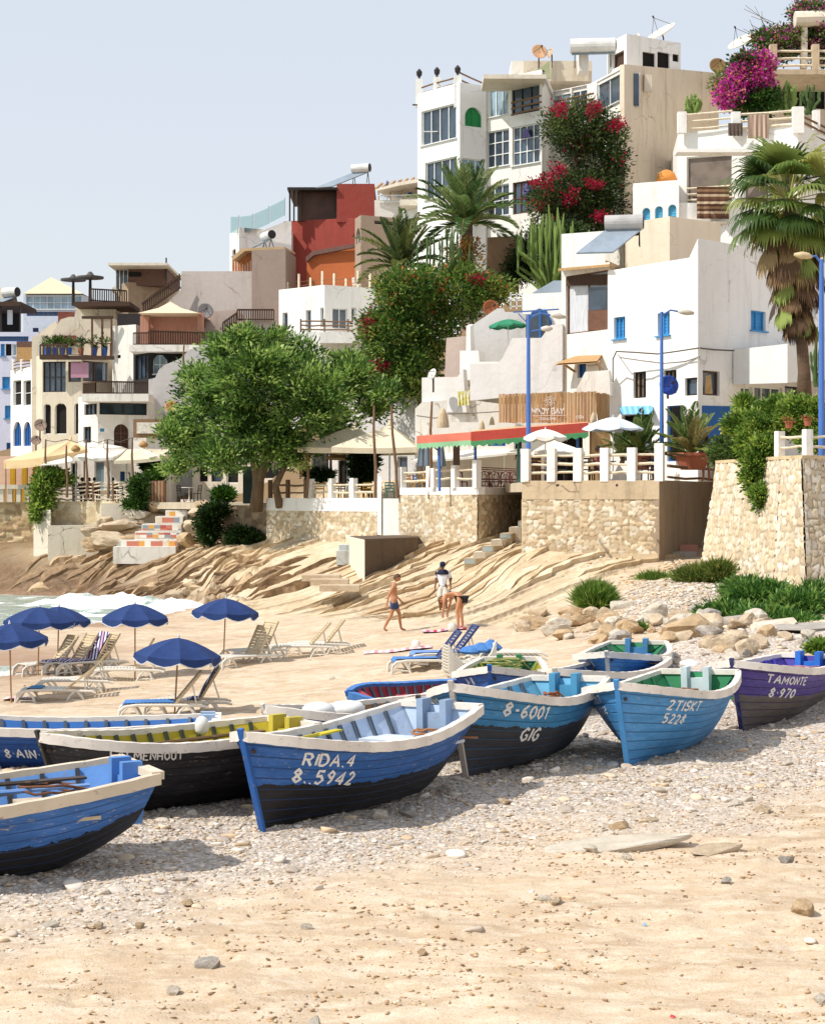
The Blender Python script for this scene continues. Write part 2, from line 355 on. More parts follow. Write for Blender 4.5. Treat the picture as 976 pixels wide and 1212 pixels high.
def ground_mat():
    k = NT('beach_ground'); a = k.n('ShaderNodeSeparateColor'); k.L(k.attr(), a.inputs[0])
    geo = k.n('ShaderNodeNewGeometry').outputs['Position']
    n0 = k.noise(.5, 5, .65, k.map((.6, 1.4, 1), geo)); n1 = k.noise(4, 5, .7, geo); n2 = k.noise(45, 3, .7, geo); n3 = k.noise(1.4, 6, .75, k.map((1, 2.2, 1), geo))
    sand = k.ramp(n0, [(.3, srgb('af977c')), (.5, srgb('c2ab8e')), (.7, srgb('cfb99e'))])
    sand = k.mix(k.math('MULTIPLY', k.ramp(n3, [(.44, 0), (.62, 1)]), .8), sand, srgb('dac9b2'))
    sand = k.mix(k.math('MULTIPLY', k.ramp(n1, [(.53, 0), (.72, 1)]), .4), sand, srgb('a98d6e'))
    sand = k.mix(k.ramp(n2, [(.36, .45), (.45, 0)]), sand, srgb('9f8566'))
    vor = k.n('ShaderNodeTexVoronoi'); vor.inputs['Scale'].default_value = 16; k.L(geo, vor.inputs['Vector'])
    gcol = k.ramp(vor.outputs['Color'], [(.1, srgb('b5aba2')), (.4, srgb('cbc0b4')), (.7, srgb('ddd2c6')), (.95, srgb('bfa58a'))])
    gcol = k.mix(k.ramp(vor.outputs['Distance'], [(.3, 0), (.75, .55)]), gcol, srgb('857869'))
    c = k.mix(a.outputs[0], sand, gcol)
    r0 = k.noise(.35, 6, .7, k.map((1.2, .8, 1), geo)); r1 = k.noise(3, 6, .75, geo)
    rock = k.ramp(r0, [(.3, srgb('b8a283')), (.48, srgb('cbb797')), (.62, srgb('d9c9ae')), (.75, srgb('c2ab89'))])
    rock = k.mix(k.math('MULTIPLY', k.ramp(r1, [(.5, 0), (.7, 1)]), .45), rock, srgb('9f7f60'))
    # damp, weed-stained foot of the rock near the water
    wr = k.mix(k.ramp(r1, [(.35, 0), (.6, 1)]), srgb('4e3f35'), srgb('8f745c'))
    sx = k.n('ShaderNodeSeparateXYZ'); k.L(geo, sx.inputs[0])
    zz = k.math('ADD', k.math('MULTIPLY', sx.outputs[0], .125), sx.outputs[2]); zz = k.math('ADD', zz, k.math('MULTIPLY', r0, .9))
    zz = k.math('MULTIPLY', k.math('ADD', zz, 2.0), .3)
    rock = k.mix(k.ramp(zz, [(.1, 1), (.42, 0)]), rock, wr)
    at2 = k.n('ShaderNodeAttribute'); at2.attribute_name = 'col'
    rock = k.mix(k.math('MULTIPLY', at2.outputs['Alpha'], .4), rock, srgb('6b513c'))  # shade of the ledge drops put into the rock colour
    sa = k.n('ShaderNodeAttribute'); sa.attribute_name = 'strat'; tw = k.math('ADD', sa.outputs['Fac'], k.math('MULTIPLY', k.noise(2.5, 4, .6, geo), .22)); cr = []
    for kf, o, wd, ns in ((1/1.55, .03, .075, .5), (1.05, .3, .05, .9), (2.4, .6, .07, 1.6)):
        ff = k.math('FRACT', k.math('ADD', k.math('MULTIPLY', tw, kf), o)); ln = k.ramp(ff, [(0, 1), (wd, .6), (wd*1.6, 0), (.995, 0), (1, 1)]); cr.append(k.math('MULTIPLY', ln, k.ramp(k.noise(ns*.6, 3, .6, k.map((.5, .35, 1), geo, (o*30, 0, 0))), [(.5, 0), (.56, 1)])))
    ledge_lines = k.math('MAXIMUM', cr[0], k.math('MAXIMUM', cr[1], k.math('MULTIPLY', cr[2], .8)))
    rock = k.mix(k.math('MULTIPLY', ledge_lines, .5), rock, srgb('6a533c'))  # dark strata lines: cracks, and thin ledge shadows painted in
    soil = k.mix(r1, srgb('6e5a44'), srgb('8d7657')); rock = k.mix(k.ramp(k.math('MULTIPLY', sx.outputs[1], .01), [(.86, 0), (.92, 1)]), rock, soil)
    c = k.mix(a.outputs[1], c, rock)
    wetc = k.mix(n1, srgb('8f6f55'), srgb('ab8a70'))
    c = k.mix(k.math('MULTIPLY', a.outputs[2], .85), c, wetc)
    b1 = k.bump(n1, .6, .06); b2 = k.bump(n2, .6, .015, b1)
    vb = k.math('MULTIPLY', k.math('SUBTRACT', 1, vor.outputs['Distance']), a.outputs[0]); b3 = k.bump(vb, .5, .04, b2)
    rb = k.math('MULTIPLY', k.noise(7, 6, .8, k.map((1, .6, 1.5), geo)), a.outputs[1]); b4 = k.bump(rb, .5, .04, b3); k.bump(k.math('SUBTRACT', 0, k.math('MULTIPLY', ledge_lines, a.outputs[1])), .6, .06, b4)
    k.out(c, .9, .15)
    rr = k.math('SUBTRACT', .9, k.math('MULTIPLY', a.outputs[2], .45)); k.L(rr, k.b.inputs['Roughness'])
    return k.m
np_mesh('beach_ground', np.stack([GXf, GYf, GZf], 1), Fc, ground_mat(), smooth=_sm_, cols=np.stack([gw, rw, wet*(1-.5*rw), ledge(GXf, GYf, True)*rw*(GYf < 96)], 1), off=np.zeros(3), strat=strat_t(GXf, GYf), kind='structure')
# ---- sea
sxs = np.unique(np.concatenate([np.linspace(-1500, -60, 24), np.arange(-60, -30, 1.5), np.arange(-30, -2, .22), np.array([2, 6, 12.])]))
sys_ = np.unique(np.concatenate([np.linspace(-800, 30, 12), np.arange(30, 55, 1.), np.arange(55, 90, .16), np.linspace(90, 2500, 30)]))
SX, SY = np.meshgrid(sxs, sys_); s2 = SX.shape; SXf = SX.ravel(); SYf = SY.ravel()
dep = SEA-gbase(SXf, SYf)
# breaking wave: ridge running along the rocks
u = (SYf-76.5)-(SXf+13)*-.55+fbm(SXf*.35, SYf*.35, 3)*2.5
win = sst(-19, -15, SXf)*(1-sst(-9.5, -7.5, SXf))
ridge = np.exp(-(u/1.1)**2)*win*.45+np.exp(-((u+3.6)/.8)**2)*win*.15
chop = fbm(SXf*.5, SYf*.9, 4)*.10+fbm(SXf*2, SYf*3, 3)*.05
SZ = SEA+ridge*(1+fbm(SXf*1.5, SYf*1.5, 3)*.9)+chop*sst(0, .8, dep)*.9
foam = np.clip(np.exp(-((u+.8)/2.0)**2)*win*1.25+(1-sst(.0, .10, dep))*.55+(np.exp(-((u+5.5)/1.1)**2)*.8)*win+sst(.56, .7, fbm(SXf*.25, SYf*.6, 4)+.5)*.5*sst(-30, -18, SXf), 0, 1.3)
foam = foam*(.62+1.0*fbm(SXf*1.2, SYf*2.4, 4)+.1)
ix = np.arange(s2[0]*s2[1]).reshape(s2)
Fs = np.stack([ix[:-1, :-1].ravel(), ix[:-1, 1:].ravel(), ix[1:, 1:].ravel(), ix[1:, :-1].ravel()], 1)
k = NT('sea_water'); fm = k.attr(); n = k.noise(9, 5, .75); nn = k.noise(1.5, 4, .6, k.map((1, 2.5, 1)))
f2 = k.math('ADD', fm, k.math('MULTIPLY', k.math('SUBTRACT', n, .5), 1.1))
fr = k.ramp(f2, [(.34, 0), (.62, 1)])
wc = k.ramp(nn, [(.35, srgb('7f958c')), (.6, srgb('a9b8aa'))])
k.out(k.mix(fr, wc, srgb('f3f1ec')), .25, .4); k.L(k.math('ADD', .15, k.math('MULTIPLY', fr, .6)), k.b.inputs['Roughness'])
k.bump(k.noise(3, 5, .7, k.map((1, 2.2, 1))), .5, .1)
np_mesh('sea_water', np.stack([SXf, SYf, SZ], 1), Fs, k.m, smooth=True, cols=np.stack([foam]*3, 1), off=np.zeros(3), kind='structure')
# ================================================================ HAND-PAINTED LETTERS (strokes)
GL = {
'A': [[(0,0),(.45,1),(.9,0)],[(.2,.38),(.7,.38)]], 'B': [[(0,0),(0,1),(.5,1),(.65,.78),(.5,.55),(0,.53)],[(.5,.55),(.75,.3),(.55,0),(0,0)]],
'C': [[(.75,.85),(.45,1),(.1,.75),(.05,.3),(.4,0),(.75,.15)]], 'D': [[(0,0),(0,1),(.45,.95),(.75,.6),(.7,.25),(.4,0),(0,0)]],
'E': [[(.65,1),(0,1),(0,0),(.65,0)],[(0,.52),(.5,.52)]], 'F': [[(.65,1),(0,1),(0,0)],[(0,.52),(.5,.52)]],
'G': [[(.75,.85),(.4,1),(.05,.65),(.05,.3),(.4,0),(.75,.15),(.75,.45),(.45,.45)]], 'H': [[(0,0),(0,1)],[(.7,0),(.7,1)],[(0,.5),(.7,.5)]],
'I': [[(.1,0),(.1,1)]], 'J': [[(.6,1),(.6,.25),(.35,0),(0,.2)]], 'K': [[(0,0),(0,1)],[(.7,1),(0,.45),(.75,0)]], 'L': [[(0,1),(0,0),(.6,0)]],
'M': [[(0,0),(.05,1),(.45,.3),(.85,1),(.9,0)]], 'N': [[(0,0),(0,1),(.7,0),(.7,1)]], 'O': [[(.4,1),(.05,.7),(.05,.3),(.4,0),(.75,.3),(.75,.7),(.4,1)]],
'P': [[(0,0),(0,1),(.55,1),(.7,.75),(.5,.5),(0,.5)]], 'R': [[(0,0),(0,1),(.5,1),(.65,.75),(.5,.52),(0,.5)],[(.3,.5),(.7,0)]],
'S': [[(.65,.85),(.35,1),(.05,.8),(.15,.55),(.6,.42),(.65,.15),(.35,0),(0,.15)]], 'T': [[(0,1),(.8,1)],[(.4,1),(.4,0)]], 'U': [[(0,1),(.05,.2),(.35,0),(.65,.2),(.7,1)]],
'V': [[(0,1),(.4,0),(.8,1)]], 'W': [[(0,1),(.2,0),(.45,.7),(.7,0),(.9,1)]], 'Y': [[(0,1),(.4,.5),(.8,1)],[(.4,.5),(.4,0)]], 'Z': [[(0,1),(.7,1),(0,0),(.7,0)]],
'0': [[(.35,1),(.05,.7),(.05,.3),(.35,0),(.65,.3),(.65,.7),(.35,1)]], '1': [[(.05,.8),(.3,1),(.3,0)]], '2': [[(.05,.8),(.3,1),(.6,.8),(.5,.5),(0,0),(.65,.03)]],
'3': [[(.05,.9),(.35,1),(.6,.78),(.3,.55),(.65,.3),(.35,0),(0,.12)]], '4': [[(.55,0),(.55,1),(0,.3),(.75,.3)]], '5': [[(.6,1),(.1,1),(.05,.55),(.4,.62),(.65,.3),(.35,0),(0,.1)]],
'6': [[(.55,1),(.15,.65),(.05,.25),(.35,0),(.62,.25),(.4,.5),(.08,.35)]], '7': [[(0,1),(.65,1),(.25,0)]], '8': [[(.33,.53),(.08,.75),(.33,1),(.58,.75),(.33,.53),(.03,.25),(.33,0),(.63,.25),(.33,.53)]],
'9': [[(.6,.65),(.35,.45),(.08,.7),(.33,1),(.6,.8),(.5,.3),(.25,0)]], '-': [[(.05,.5),(.4,.5)]], '.': [[(.1,.0),(.16,.06)]], '·': [[(.1,.45),(.16,.5)]], '&': [[(.7,0),(.15,.75),(.35,1),(.5,.75),(.05,.25),(.3,0),(.7,.4)]], ' ': []}
def stroke_text(txt, h, th, fn, jit=.03, sp=.28, seed=1):
    """ribbons of paint; fn(u, v) -> (point, normal) places the writing on a surface."""
    m = MB(); r = random.Random(seed); u0 = 0
    for ch in txt:
        g = GL.get(ch, []); wd = max([p[0] for s in g for p in s] or [.4])
        a = r.uniform(-.04, .04); dv = r.uniform(-.04, .04)
        for s in g:
            pts = []
            for (x0, y0), (x1, y1) in zip(s[:-1], s[1:]):
                for t in (0, .5): pts.append((x0+(x1-x0)*t, y0+(y1-y0)*t))
            pts.append(s[-1])
            q = [((u0+p[0]*.85+a*p[1]+r.uniform(-jit, jit)*.4)*h, (p[1]+dv+r.uniform(-jit, jit)*.4)*h) for p in pts]
            L = []
            for i, p in enumerate(q):
                a0 = q[max(i-1, 0)]; a1 = q[min(i+1, len(q)-1)]; dx, dy = a1[0]-a0[0], a1[1]-a0[1]; l = math.hypot(dx, dy) or 1
                w_ = th*r.uniform(.8, 1.15)/2; L.append(((p[0]-dy/l*w_, p[1]+dx/l*w_), (p[0]+dy/l*w_, p[1]-dx/l*w_)))
            vs = []; 
            for A, B in L:
                for c in (A, B):
                    p, n = fn(*c); vs.append(Vector(p)+Vector(n)*.006)
            m.add(vs, [(2*i, 2*i+1, 2*i+3, 2*i+2) for i in range(len(L)-1)])
        u0 += wd*.85+sp
    return m
# ================================================================ BOATS
def hullmat(name, top, bottom, wl=.45, worn=.5, ragged=.05, bump=.5, under='c9bba4'):
    k = NT(name); uv = k.n('ShaderNodeUVMap'); uv.uv_map = 'UVMap'; sx = k.n('ShaderNodeSeparateXYZ'); k.L(uv.outputs[0], sx.inputs[0])
    u, v = sx.outputs[0], sx.outputs[1]; T = srgb(top); Bt = srgb(bottom)
    n = k.noise(2.0, 6, .7, k.map((.6, 1, 2.5))); nf = k.noise(14, 5, .75, k.map((.35, 1, 2.2))); nb = k.noise(5, 4, .7)
    tc = k.ramp(n, [(.28, tuple(x*.62 for x in T)), (.5, T), (.72, tuple(min(1, x*1.25+.03) for x in T))])
    bc = k.ramp(n, [(.3, tuple(x*.6 for x in Bt)), (.55, Bt), (.75, tuple(x*1.35+.006 for x in Bt))])
    sc = k.math('MULTIPLY', k.ramp(nf, [(.60, 0), (.66, 1)]), worn); tc = k.mix(sc, tc, srgb(under))
    sc2 = k.math('MULTIPLY', k.ramp(nf, [(.66, 0), (.76, 1)]), worn*.5); bc = k.mix(sc2, bc, srgb('7d7468'))
    edge = k.math('ADD', v, k.math('MULTIPLY', k.math('SUBTRACT', nb, .5), ragged*3))
    st = k.ramp(k.math('ADD', edge, .5-wl), [(.497, 0), (.503, 1)])
    c = k.mix(st, bc, tc)
    pl = k.math('FRACT', k.math('MULTIPLY', v, 9)); seam = k.ramp(pl, [(0, 1), (.07, 1), (.13, 0), (.95, 0), (1, .8)])
    seamn = k.math('MULTIPLY', seam, k.ramp(n, [(.3, .35), (.6, .9)]))
    c = k.mix(seamn, c, tuple(x*.35 for x in T))
    b = k.bump(k.math('SUBTRACT', k.math('MULTIPLY', pl, .5), seam), .5, .012); k.bump(nf, bump, .012, b)
    return k.out(c, .5, .35)
def paintwood(name, col, worn=.5, under='8a7660', rough=.6):
    if name in MC: return MC[name]
    k = NT(name); c0 = srgb(col); n = k.noise(6, 6, .75, k.map((1, 1, 1.6))); n2 = k.noise(1.5, 4, .6); n3 = k.noise(28, 4, .7)
    c = k.ramp(n2, [(.3, tuple(x*.8 for x in c0)), (.7, tuple(min(1, x*1.08) for x in c0))])
    c = k.mix(k.math('MULTIPLY', k.ramp(n, [(.58, 0), (.66, 1)]), worn), c, srgb(under))
    c = k.mix(k.math('MULTIPLY', k.ramp(n3, [(.66, 0), (.72, 1)]), worn*.7), c, srgb('5b4a3c'))
    k.bump(n, .5, .01); MC[name] = k.out(c, rough, .3); return k.m
WOODW = paintwood('gunwale_white_paint', 'e6dccf', .55); ROPE = mat('rope', 'a5714a', bump=.6, bs=60); IRON = mat('rusty_iron', '4b3a32', .7)
def boat(label, px, py, D, theta, L=5.0, Bm=1.9, Hb=1.42, Hm=.98, Hs=1.08, heel=6, top='2e66a8', bottom='24242a', wl=.45, inside='7fa3cf', gun=None,
         inner_gun=None, text=(), worn=.5, rib='4f5a66', seats=3, seatcol='d9d4cb', pitch=0, bracket='9fb6cf', post=None, ragged=.05, dz=0, cat='boat', stripe=None, notch=True):
    base = P(px, py, D) if D else G(px, py)
    base.z = gzs(base.x, base.y)-.05+dz if D else base.z-.04+dz
    root = thing('fishing_boat', label, cat, base, 'wooden fishing boats drawn up on the beach', local=True)
    th = R(theta)
    root.rotation_euler = (-R(heel), R(pitch), math.pi/2-th)   # local x: bow to stern
    nm = 'hull_%s_%s_%d' % (top, bottom, int(wl*100)); hm = MC.get(nm) or hullmat(nm, top, bottom, wl, worn, ragged); MC[nm] = hm
    gm = paintwood('gunwale_'+gun, gun, worn) if gun else WOODW
    im = paintwood('inside_'+inside, inside, worn*.8)
    hb = lambda t: Bm/2*(1-(1-min(t/.37, 1))**2.5)*(1-.30*max(0, (t-.55)/.45)**2)
    zg = lambda t: Hm+((Hb-Hm)*(1-t/.55)**2.0 if t < .55 else (Hs-Hm)*((t-.55)/.45)**1.6)
    zk = lambda t: (.42*((t-.78)/.22)**1.7 if t > .78 else 0)
    rk = .42
    def ex(t): return 1.02-.57*sst(0, .42, t)+.12*sst(.75, 1, t)
    def hp(t, s, side, ins=0.0, sc=1.0):
        z = zk(t)+(zg(t)-zk(t))*s; x = t*L-rk*s*(1-t)**2.2+.16*s*max(0, (t-.8)/.2)
        y = max(0, hb(t)*s**ex(t)-ins) if t > 0 else 0
        return Vector((x, side*y, z))
    NT_, NS = 40, 14; ts = [(i/NT_)**1.25 for i in range(NT_+1)]; ss = [(j/NS) for j in range(NS+1)]
    m = MB(); uvs = []
    for side in (-1, 1):                         # -1: starboard (towards camera)
        vs = [hp(t, s, side) for t in ts for s in ss]; n = NS+1
        fs = []
        for i in range(NT_):
            for j in range(NS):
                q = (i*n+j, (i+1)*n+j, (i+1)*n+j+1, i*n+j+1); fs.append(q if side < 0 else q[::-1])
        m.add(vs, fs); uvs += [(t*L, s+ .0) for t in ts for s in ss]
    tv = [hp(1, s, -1) for s in ss]+[hp(1, s, 1) for s in ss]; n = NS+1
    m.add(tv, [(j, n+j, n+j+1, j+1) for j in range(NS)]); uvs += [(L, s) for s in ss]*2
    hull = m.build('hull', hm, root, smooth=True)
    ul = hull.data.uv_layers.new(name='UVMap')
    for lp in hull.data.loops: ul.data[lp.index].uv = uvs[lp.vertex_index]
    # inside skin and floor
    m = MB()
    for side in (-1, 1):
        s2 = [.22, .35, .5, .65, .8, .93, .995]; n = len(s2)
        vs = [hp(t, s, side, .05) for t in ts[2:] for s in s2]; fs = []
        for i in range(len(ts)-3):
            for j in range(n-1):
                q = (i*n+j, (i+1)*n+j, (i+1)*n+j+1, i*n+j+1); fs.append(q[::-1] if side < 0 else q)
        m.add(vs, fs)
    fl = [hp(t, .22, -1, .05) for t in ts[2:]]; fr = [hp(t, .22, 1, .05) for t in ts[2:]]; n = len(fl)
    fb = MB(); fb.add(fl+fr, [(i, i+1, n+i+1, n+i) for i in range(n-1)]); fb.build('floorboards', paintwood('floor_boards', '4a4138', .4), root)
    e = .05; tv = [hp(1, s, -1, .05)-Vector((e, 0, 0)) for s in (.22, .995)]+[hp(1, s, 1, .05)-Vector((e, 0, 0)) for s in (.995, .22)]
    m.add(tv, [(3, 2, 1, 0)])
    m.build('inner_planking', im, root, smooth=False)
    # ribs
    for i in range(13):
        t = .10+i*.068; m = MB()
        for side in (-1, 1):
            pts = [hp(t, s, side, .075) for s in (.22, .4, .6, .8, .96)]
            for a, b in zip(pts[:-1], pts[1:]): m.bar(a, b, .05, .045)
        m.bar(hp(t, .22, -1, .075), hp(t, .22, 1, .075), .05, .045); m.build('rib', paintwood('ribs_'+rib, rib, .4), root)
    # gunwale: rubbing strake outside and cap on top, around the stern too
    m = MB()
    for side in (-1, 1):
        A = [hp(t, 1, side) for t in ts]
        ring = []
        for i, p in enumerate(A):
            d = (A[min(i+1, NT_)]-A[max(i-1, 0)]).normalized(); o = Vector((-d.y, d.x, 0))*side
            if i == 0: o = Vector((-.2, side, 0)).normalized()
            w0, w1, jz = .035, -.07, .004*math.sin(i*2.3+theta)
            wob = .007*mnoise.noise(Vector((i*.8, theta, side)))
            ring += [p+o*(w0+wob)+Vector((0, 0, -.10+jz)), p+o*(w0+wob)+Vector((0, 0, .03+jz)), p+o*(w1 if i > 1 else 0)+Vector((0, 0, .03+jz)), p+o*(w1 if i > 1 else 0)+Vector((0, 0, -.06))]
        fs = [(i*4+j, i*4+(j+1) % 4, (i+1)*4+(j+1) % 4, (i+1)*4+j) for i in range(NT_) for j in range(4)]
        m.add(ring, fs if side > 0 else [f[::-1] for f in fs])
    a, b = hp(1, 1, -1), hp(1, 1, 1)
    segs = [0, .36, .64, 1] if notch else [0, 1]
    for i in range(0, len(segs)-1, 2 if notch else 1):
        p, q = a.lerp(b, segs[i]), a.lerp(b, segs[i+1]); m.bar(p+Vector((-.02, 0, .0)), q+Vector((-.02, 0, .0)), .15, .09)
    m.build('gunwale', gm, root)
    # stem post
    m = MB(); s0, s1 = hp(0, 0, 1), hp(0, 1, 1); d = (s1-s0)
    m.bar(s0+Vector((.0, 0, -.03)), s1+d*.045, .05, .08)
    m.bar(s0+Vector((0, 0, -.02)), Vector((L*.9, 0, -.02)), .07, .06)
    m.build('stem_post', paintwood('post_'+(post or top), post or top, .6), root)
    # thwarts
    sm = paintwood('thwart_'+seatcol, seatcol, .6)
    for i in range(seats):
        t = (.30, .55, .84)[i] if seats == 3 else (.42, .84)[i]
        y = hb(t)*.72**ex(t)-.03; z = zg(t)*.72; wd = .13 if i < seats-1 else .3
        MB().box(t*L-wd, t*L+wd, -y, y, z-.04, z).build('thwart', sm, root)
    bd = MB(); bd.add([hp(.02+j*.025, .93, s, .04) for j in range(6) for s in (-1, 1)], [(2*j, 2*j+2, 2*j+3, 2*j+1) for j in range(5)])
    bd.build('foredeck', sm, root)
    # motor bracket in the middle of the transom
    m = MB(); z = zg(1)
    for y in (-.2, .2): m.box(L-.12, L+.12, y-.055, y+.055, z-.62, z+.10)
    m.box(L-.05, L+.17, -.15, .15, z-.55, z-.10)
    m.build('motor_bracket', paintwood('bracket_'+bracket, bracket, .5), root)
    MB().tube([hp(.012, .83, -1)+Vector((-.01, -.02, 0)), hp(.012, .83, -1)+Vector((-.02, -.05, 0))], .028, 8).build('tow_eye', IRON, root)
    for txt, u0, v0, h, side in text:
        def fn(uu, vv, side=side, u0=u0, v0=v0):
            x = u0+uu-.22*vv
            t = max(.004, min(1, x/L)); zz = .65*zg(t)+.35*zg(u0/L)-v0+vv; s = (zz-zk(t))/(zg(t)-zk(t)); 
            for _ in range(2):
                t = max(.004, min(1, (x+rk*s*(1-t)**2.2)/L)); s = (zz-zk(t))/(zg(t)-zk(t))
            s = max(.03, min(.99, s)); p = hp(t, s, side)
            du = hp(min(1, t+.01), s, side)-p; dv = hp(t, min(1, s+.01), side)-p; nn = du.cross(dv).normalized()*(1 if side < 0 else -1)
            if nn.y*side < 0: nn = -nn
            return p, nn
        stroke_text(txt, h, h*.20, fn, seed=len(txt)+int(px)).build('lettering', mat('white_lettering', 'e4e4e2', var=.15, sc=9), root)
    root['_L'] = L; del root['_L']
    return root, hp
def stand(root, local):   # point of a boat in the world
    M = Matrix.Translation(root.location) @ root.rotation_euler.to_matrix().to_4x4()
    return M @ Vector(local)
BW = {}
BW['rida'] = boat('blue boat with black bottom lettered RIDA.4 and 8..5942, nearest in the middle', 312, 981, 21.4, 33, L=4.1, Bm=2.0, heel=1, Hb=1.32, Hm=1.0, Hs=1.2, top='2c60a6', bottom='201f22', wl=.50,
  inside='b9cbe2', text=(('RIDA.4', .24, .38, .15, -1), ('8..5942', .22, .62, .17, -1), ('RIDA', .08, .32, .13, 1), ('8..59', .10, .52, .13, 1)), bracket='8fa3bb', seatcol='c8d0da')
BW['near'] = boat('faded blue boat with peeling cream gunwale, cut by the left edge', -430, 1075, 17.3, 62, L=5.2, heel=0, Bm=2.1, Hb=1.4, Hm=.94, Hs=1.14, dz=-.02, top='4274bd', bottom='2b2a2c', wl=.47,
  inside='5f8ecb', gun='d8c8b0', worn=.95, seatcol='c9b79c', bracket='5a8ac8', ragged=.08, rib='35373c')
BW['talm'] = boat('black boat lettered TALMENHOUT with yellow and green inside, bow to the left', 80, 962, 22.1, 50, L=3.5, Bm=1.7, heel=0, Hb=1.2, Hm=.98, Hs=1.02, top='25252b', bottom='1a191b', wl=.3,
  inside='b8a52c', rib='3a4034', worn=.35, seatcol='cfc24a', bracket='bfae44', post='2a2722', text=(('TALMENHOUT', .30, .245, .11, -1),))
BW['ain'] = boat('long dark blue boat lettered 8·AIN·CHANG behind the black boat', -97, 922, 27.0, 84, L=4.6, heel=0, Bm=1.5, Hb=.95, Hm=.72, Hs=.78, top='1f4f98', bottom='1f4f98', wl=0, worn=.25,
  inside='2f66aa', text=(('8·AIN·CHANG', 1.45, .48, .145, -1),), notch=False)
BW['teint'] = boat('deep blue boat lettered TEINT with brown far gunwale, hidden behind the RIDA boat', 337, 925, 26.2, 48, L=3.5, Bm=1.7, heel=0, Hb=1.06, Hm=.84, Hs=.88, top='274f8c', bottom='24303f', wl=.4, inside='8a6a4a', text=(('TEINT', .45, .34, .17, -1),), post='d8d0c6')
BW['b6001'] = boat('teal blue boat lettered 8-6001 and GIG with charcoal bottom, right of the RIDA boat', 552, 921, 25.4, 28, L=3.9, heel=2, Bm=2.05, Hb=1.48, Hm=1.06, Hs=1.16, top='3d86b8', bottom='3a3a40', wl=.60, inside='6fb0d0',
  text=(('8-6001', .26, .42, .19, -1), ('GIG', .78, .70, .19, -1), ('GIG', .08, .36, .13, 1)), bracket='4c90b4', seatcol='7db6cf', post='b9aea2')
BW['green1'] = boat('blue boat with dark green inside and yellow inner rail, behind the 8-6001 boat', 583, 868, 31.2, 8, L=3.9, Bm=1.7, heel=1, Hb=1.18, Hm=.86, Hs=.92, top='2b5ea6', bottom='2a3a55', wl=.4, inside='2e6a44', rib='c8b440', text=(('8·4', .08, .34, .13, 1),), bracket='2e7a48', seatcol='3a7a4c')
BW['tiskt'] = boat('sky blue boat lettered 2TISKT and 5228 with green inside and no dark bottom', 743, 904, 26.8, 26, L=3.9, heel=2, Bm=2.1, Hb=1.42, Hm=1.08, Hs=1.2, top='4a8ec6', bottom='4a8ec6', wl=0, worn=.45, inside='2f7f52',
  rib='2a6a48', text=(('2TISKT', .32, .38, .15, -1), ('5228', .38, .58, .14, -1), ('TISKT', .06, .34, .11, 1), ('5228', .08, .5, .1, 1)), bracket='c9d2d6', seatcol='4a9a68')
BW['purple'] = boat('purple boat with grey bottom and bright blue stern bracket, farthest right', 878, 862, 30.8, 34, L=3.4, heel=1, Hb=1.36, Hm=1.1, Hs=1.16, top='564690', bottom='6b635e', wl=.55, inside='4a4398', rib='4338a0',
  text=(('TAMONTE', .12, .37, .14, -1), ('8·970', .3, .6, .16, -1)), bracket='2f74c8', worn=.3, seatcol='5a4ab0', post='3c3a66')
BW['mid1'] = boat('light blue boat between the 8-6001 and 2TISKT boats, just behind them', 668, 872, 32.6, 30, L=3.8, Bm=1.8, heel=1, Hb=.98, Hm=.78, Hs=.86, top='3f7fc0', bottom='2a3a50', wl=.4, inside='2c5f9e', bracket='2f74c8', seatcol='6da0cc', post='cfc8bd')
BW['mid3'] = boat('boat with green inside and white gunwale, farthest of the boats beside the rocks', 722, 826, 35.2, 16, L=3.8, Bm=1.9, heel=1, Hb=.9, Hm=.66, Hs=.76, top='4a86c0', bottom='7f8d96', wl=.3, inside='2c7a4d', bracket='4a86bb', seatcol='3f8d60', text=(('8·1', .08, .3, .11, 1),), post='cfc8bd')
BW['red'] = boat('small blue rimmed boat with red inside, in the gap above the RIDA boat', 428, 873, 32.0, 58, L=2.6, Bm=1.3, heel=-14, Hb=.75, Hm=.60, Hs=.64, top='3565ad', bottom='2d4a7e', wl=.3, inside='a8303f', gun='4c82c4', bracket='4c92d0', seatcol='b04450', seats=2)
BW['red2'] = boat('small boat with red and white painted thwart next to the 8-6001 bow', 503, 878, 28.8, 14, L=2.4, Bm=1.2, heel=1, Hb=.98, Hm=.72, Hs=.75, top='b23a45', bottom='31405e', wl=.3, inside='c95560', bracket='e0dcd4', seatcol='c83f4a', seats=2, post='3a3430')
# ================================================================ FOLIAGE TOOLS
def leafset(c, d, ln, wd, col, fold=.25):
    """diamond leaves: c centres (n,3), d directions, ln lengths, wd widths, col (n,3) -> V, F, colours."""
    n = len(c); d = d/np.linalg.norm(d, axis=1, keepdims=True)
    r = rng.normal(size=(n, 3)); s = np.cross(d, r); s /= np.linalg.norm(s, axis=1, keepdims=True)+1e-9; u = np.cross(s, d)
    ln = np.broadcast_to(ln, (n,))[:, None]; wd = np.broadcast_to(wd, (n,))[:, None]
    b = c-d*ln*.5; t = c+d*ln*.5; m1 = c+s*wd*.5+u*wd*fold; m2 = c-s*wd*.5+u*wd*fold
    V = np.stack([b, m1, t, m2], 1).reshape(-1, 3); Fq = np.arange(n*4).reshape(n, 4)
    return V, Fq, np.repeat(col, 4, axis=0)
def pal(names): return np.array([srgb(x) for x in names])
def in_ell(n, e):
    v = rng.normal(size=(n, 3)); v /= np.linalg.norm(v, axis=1, keepdims=True)
    return v
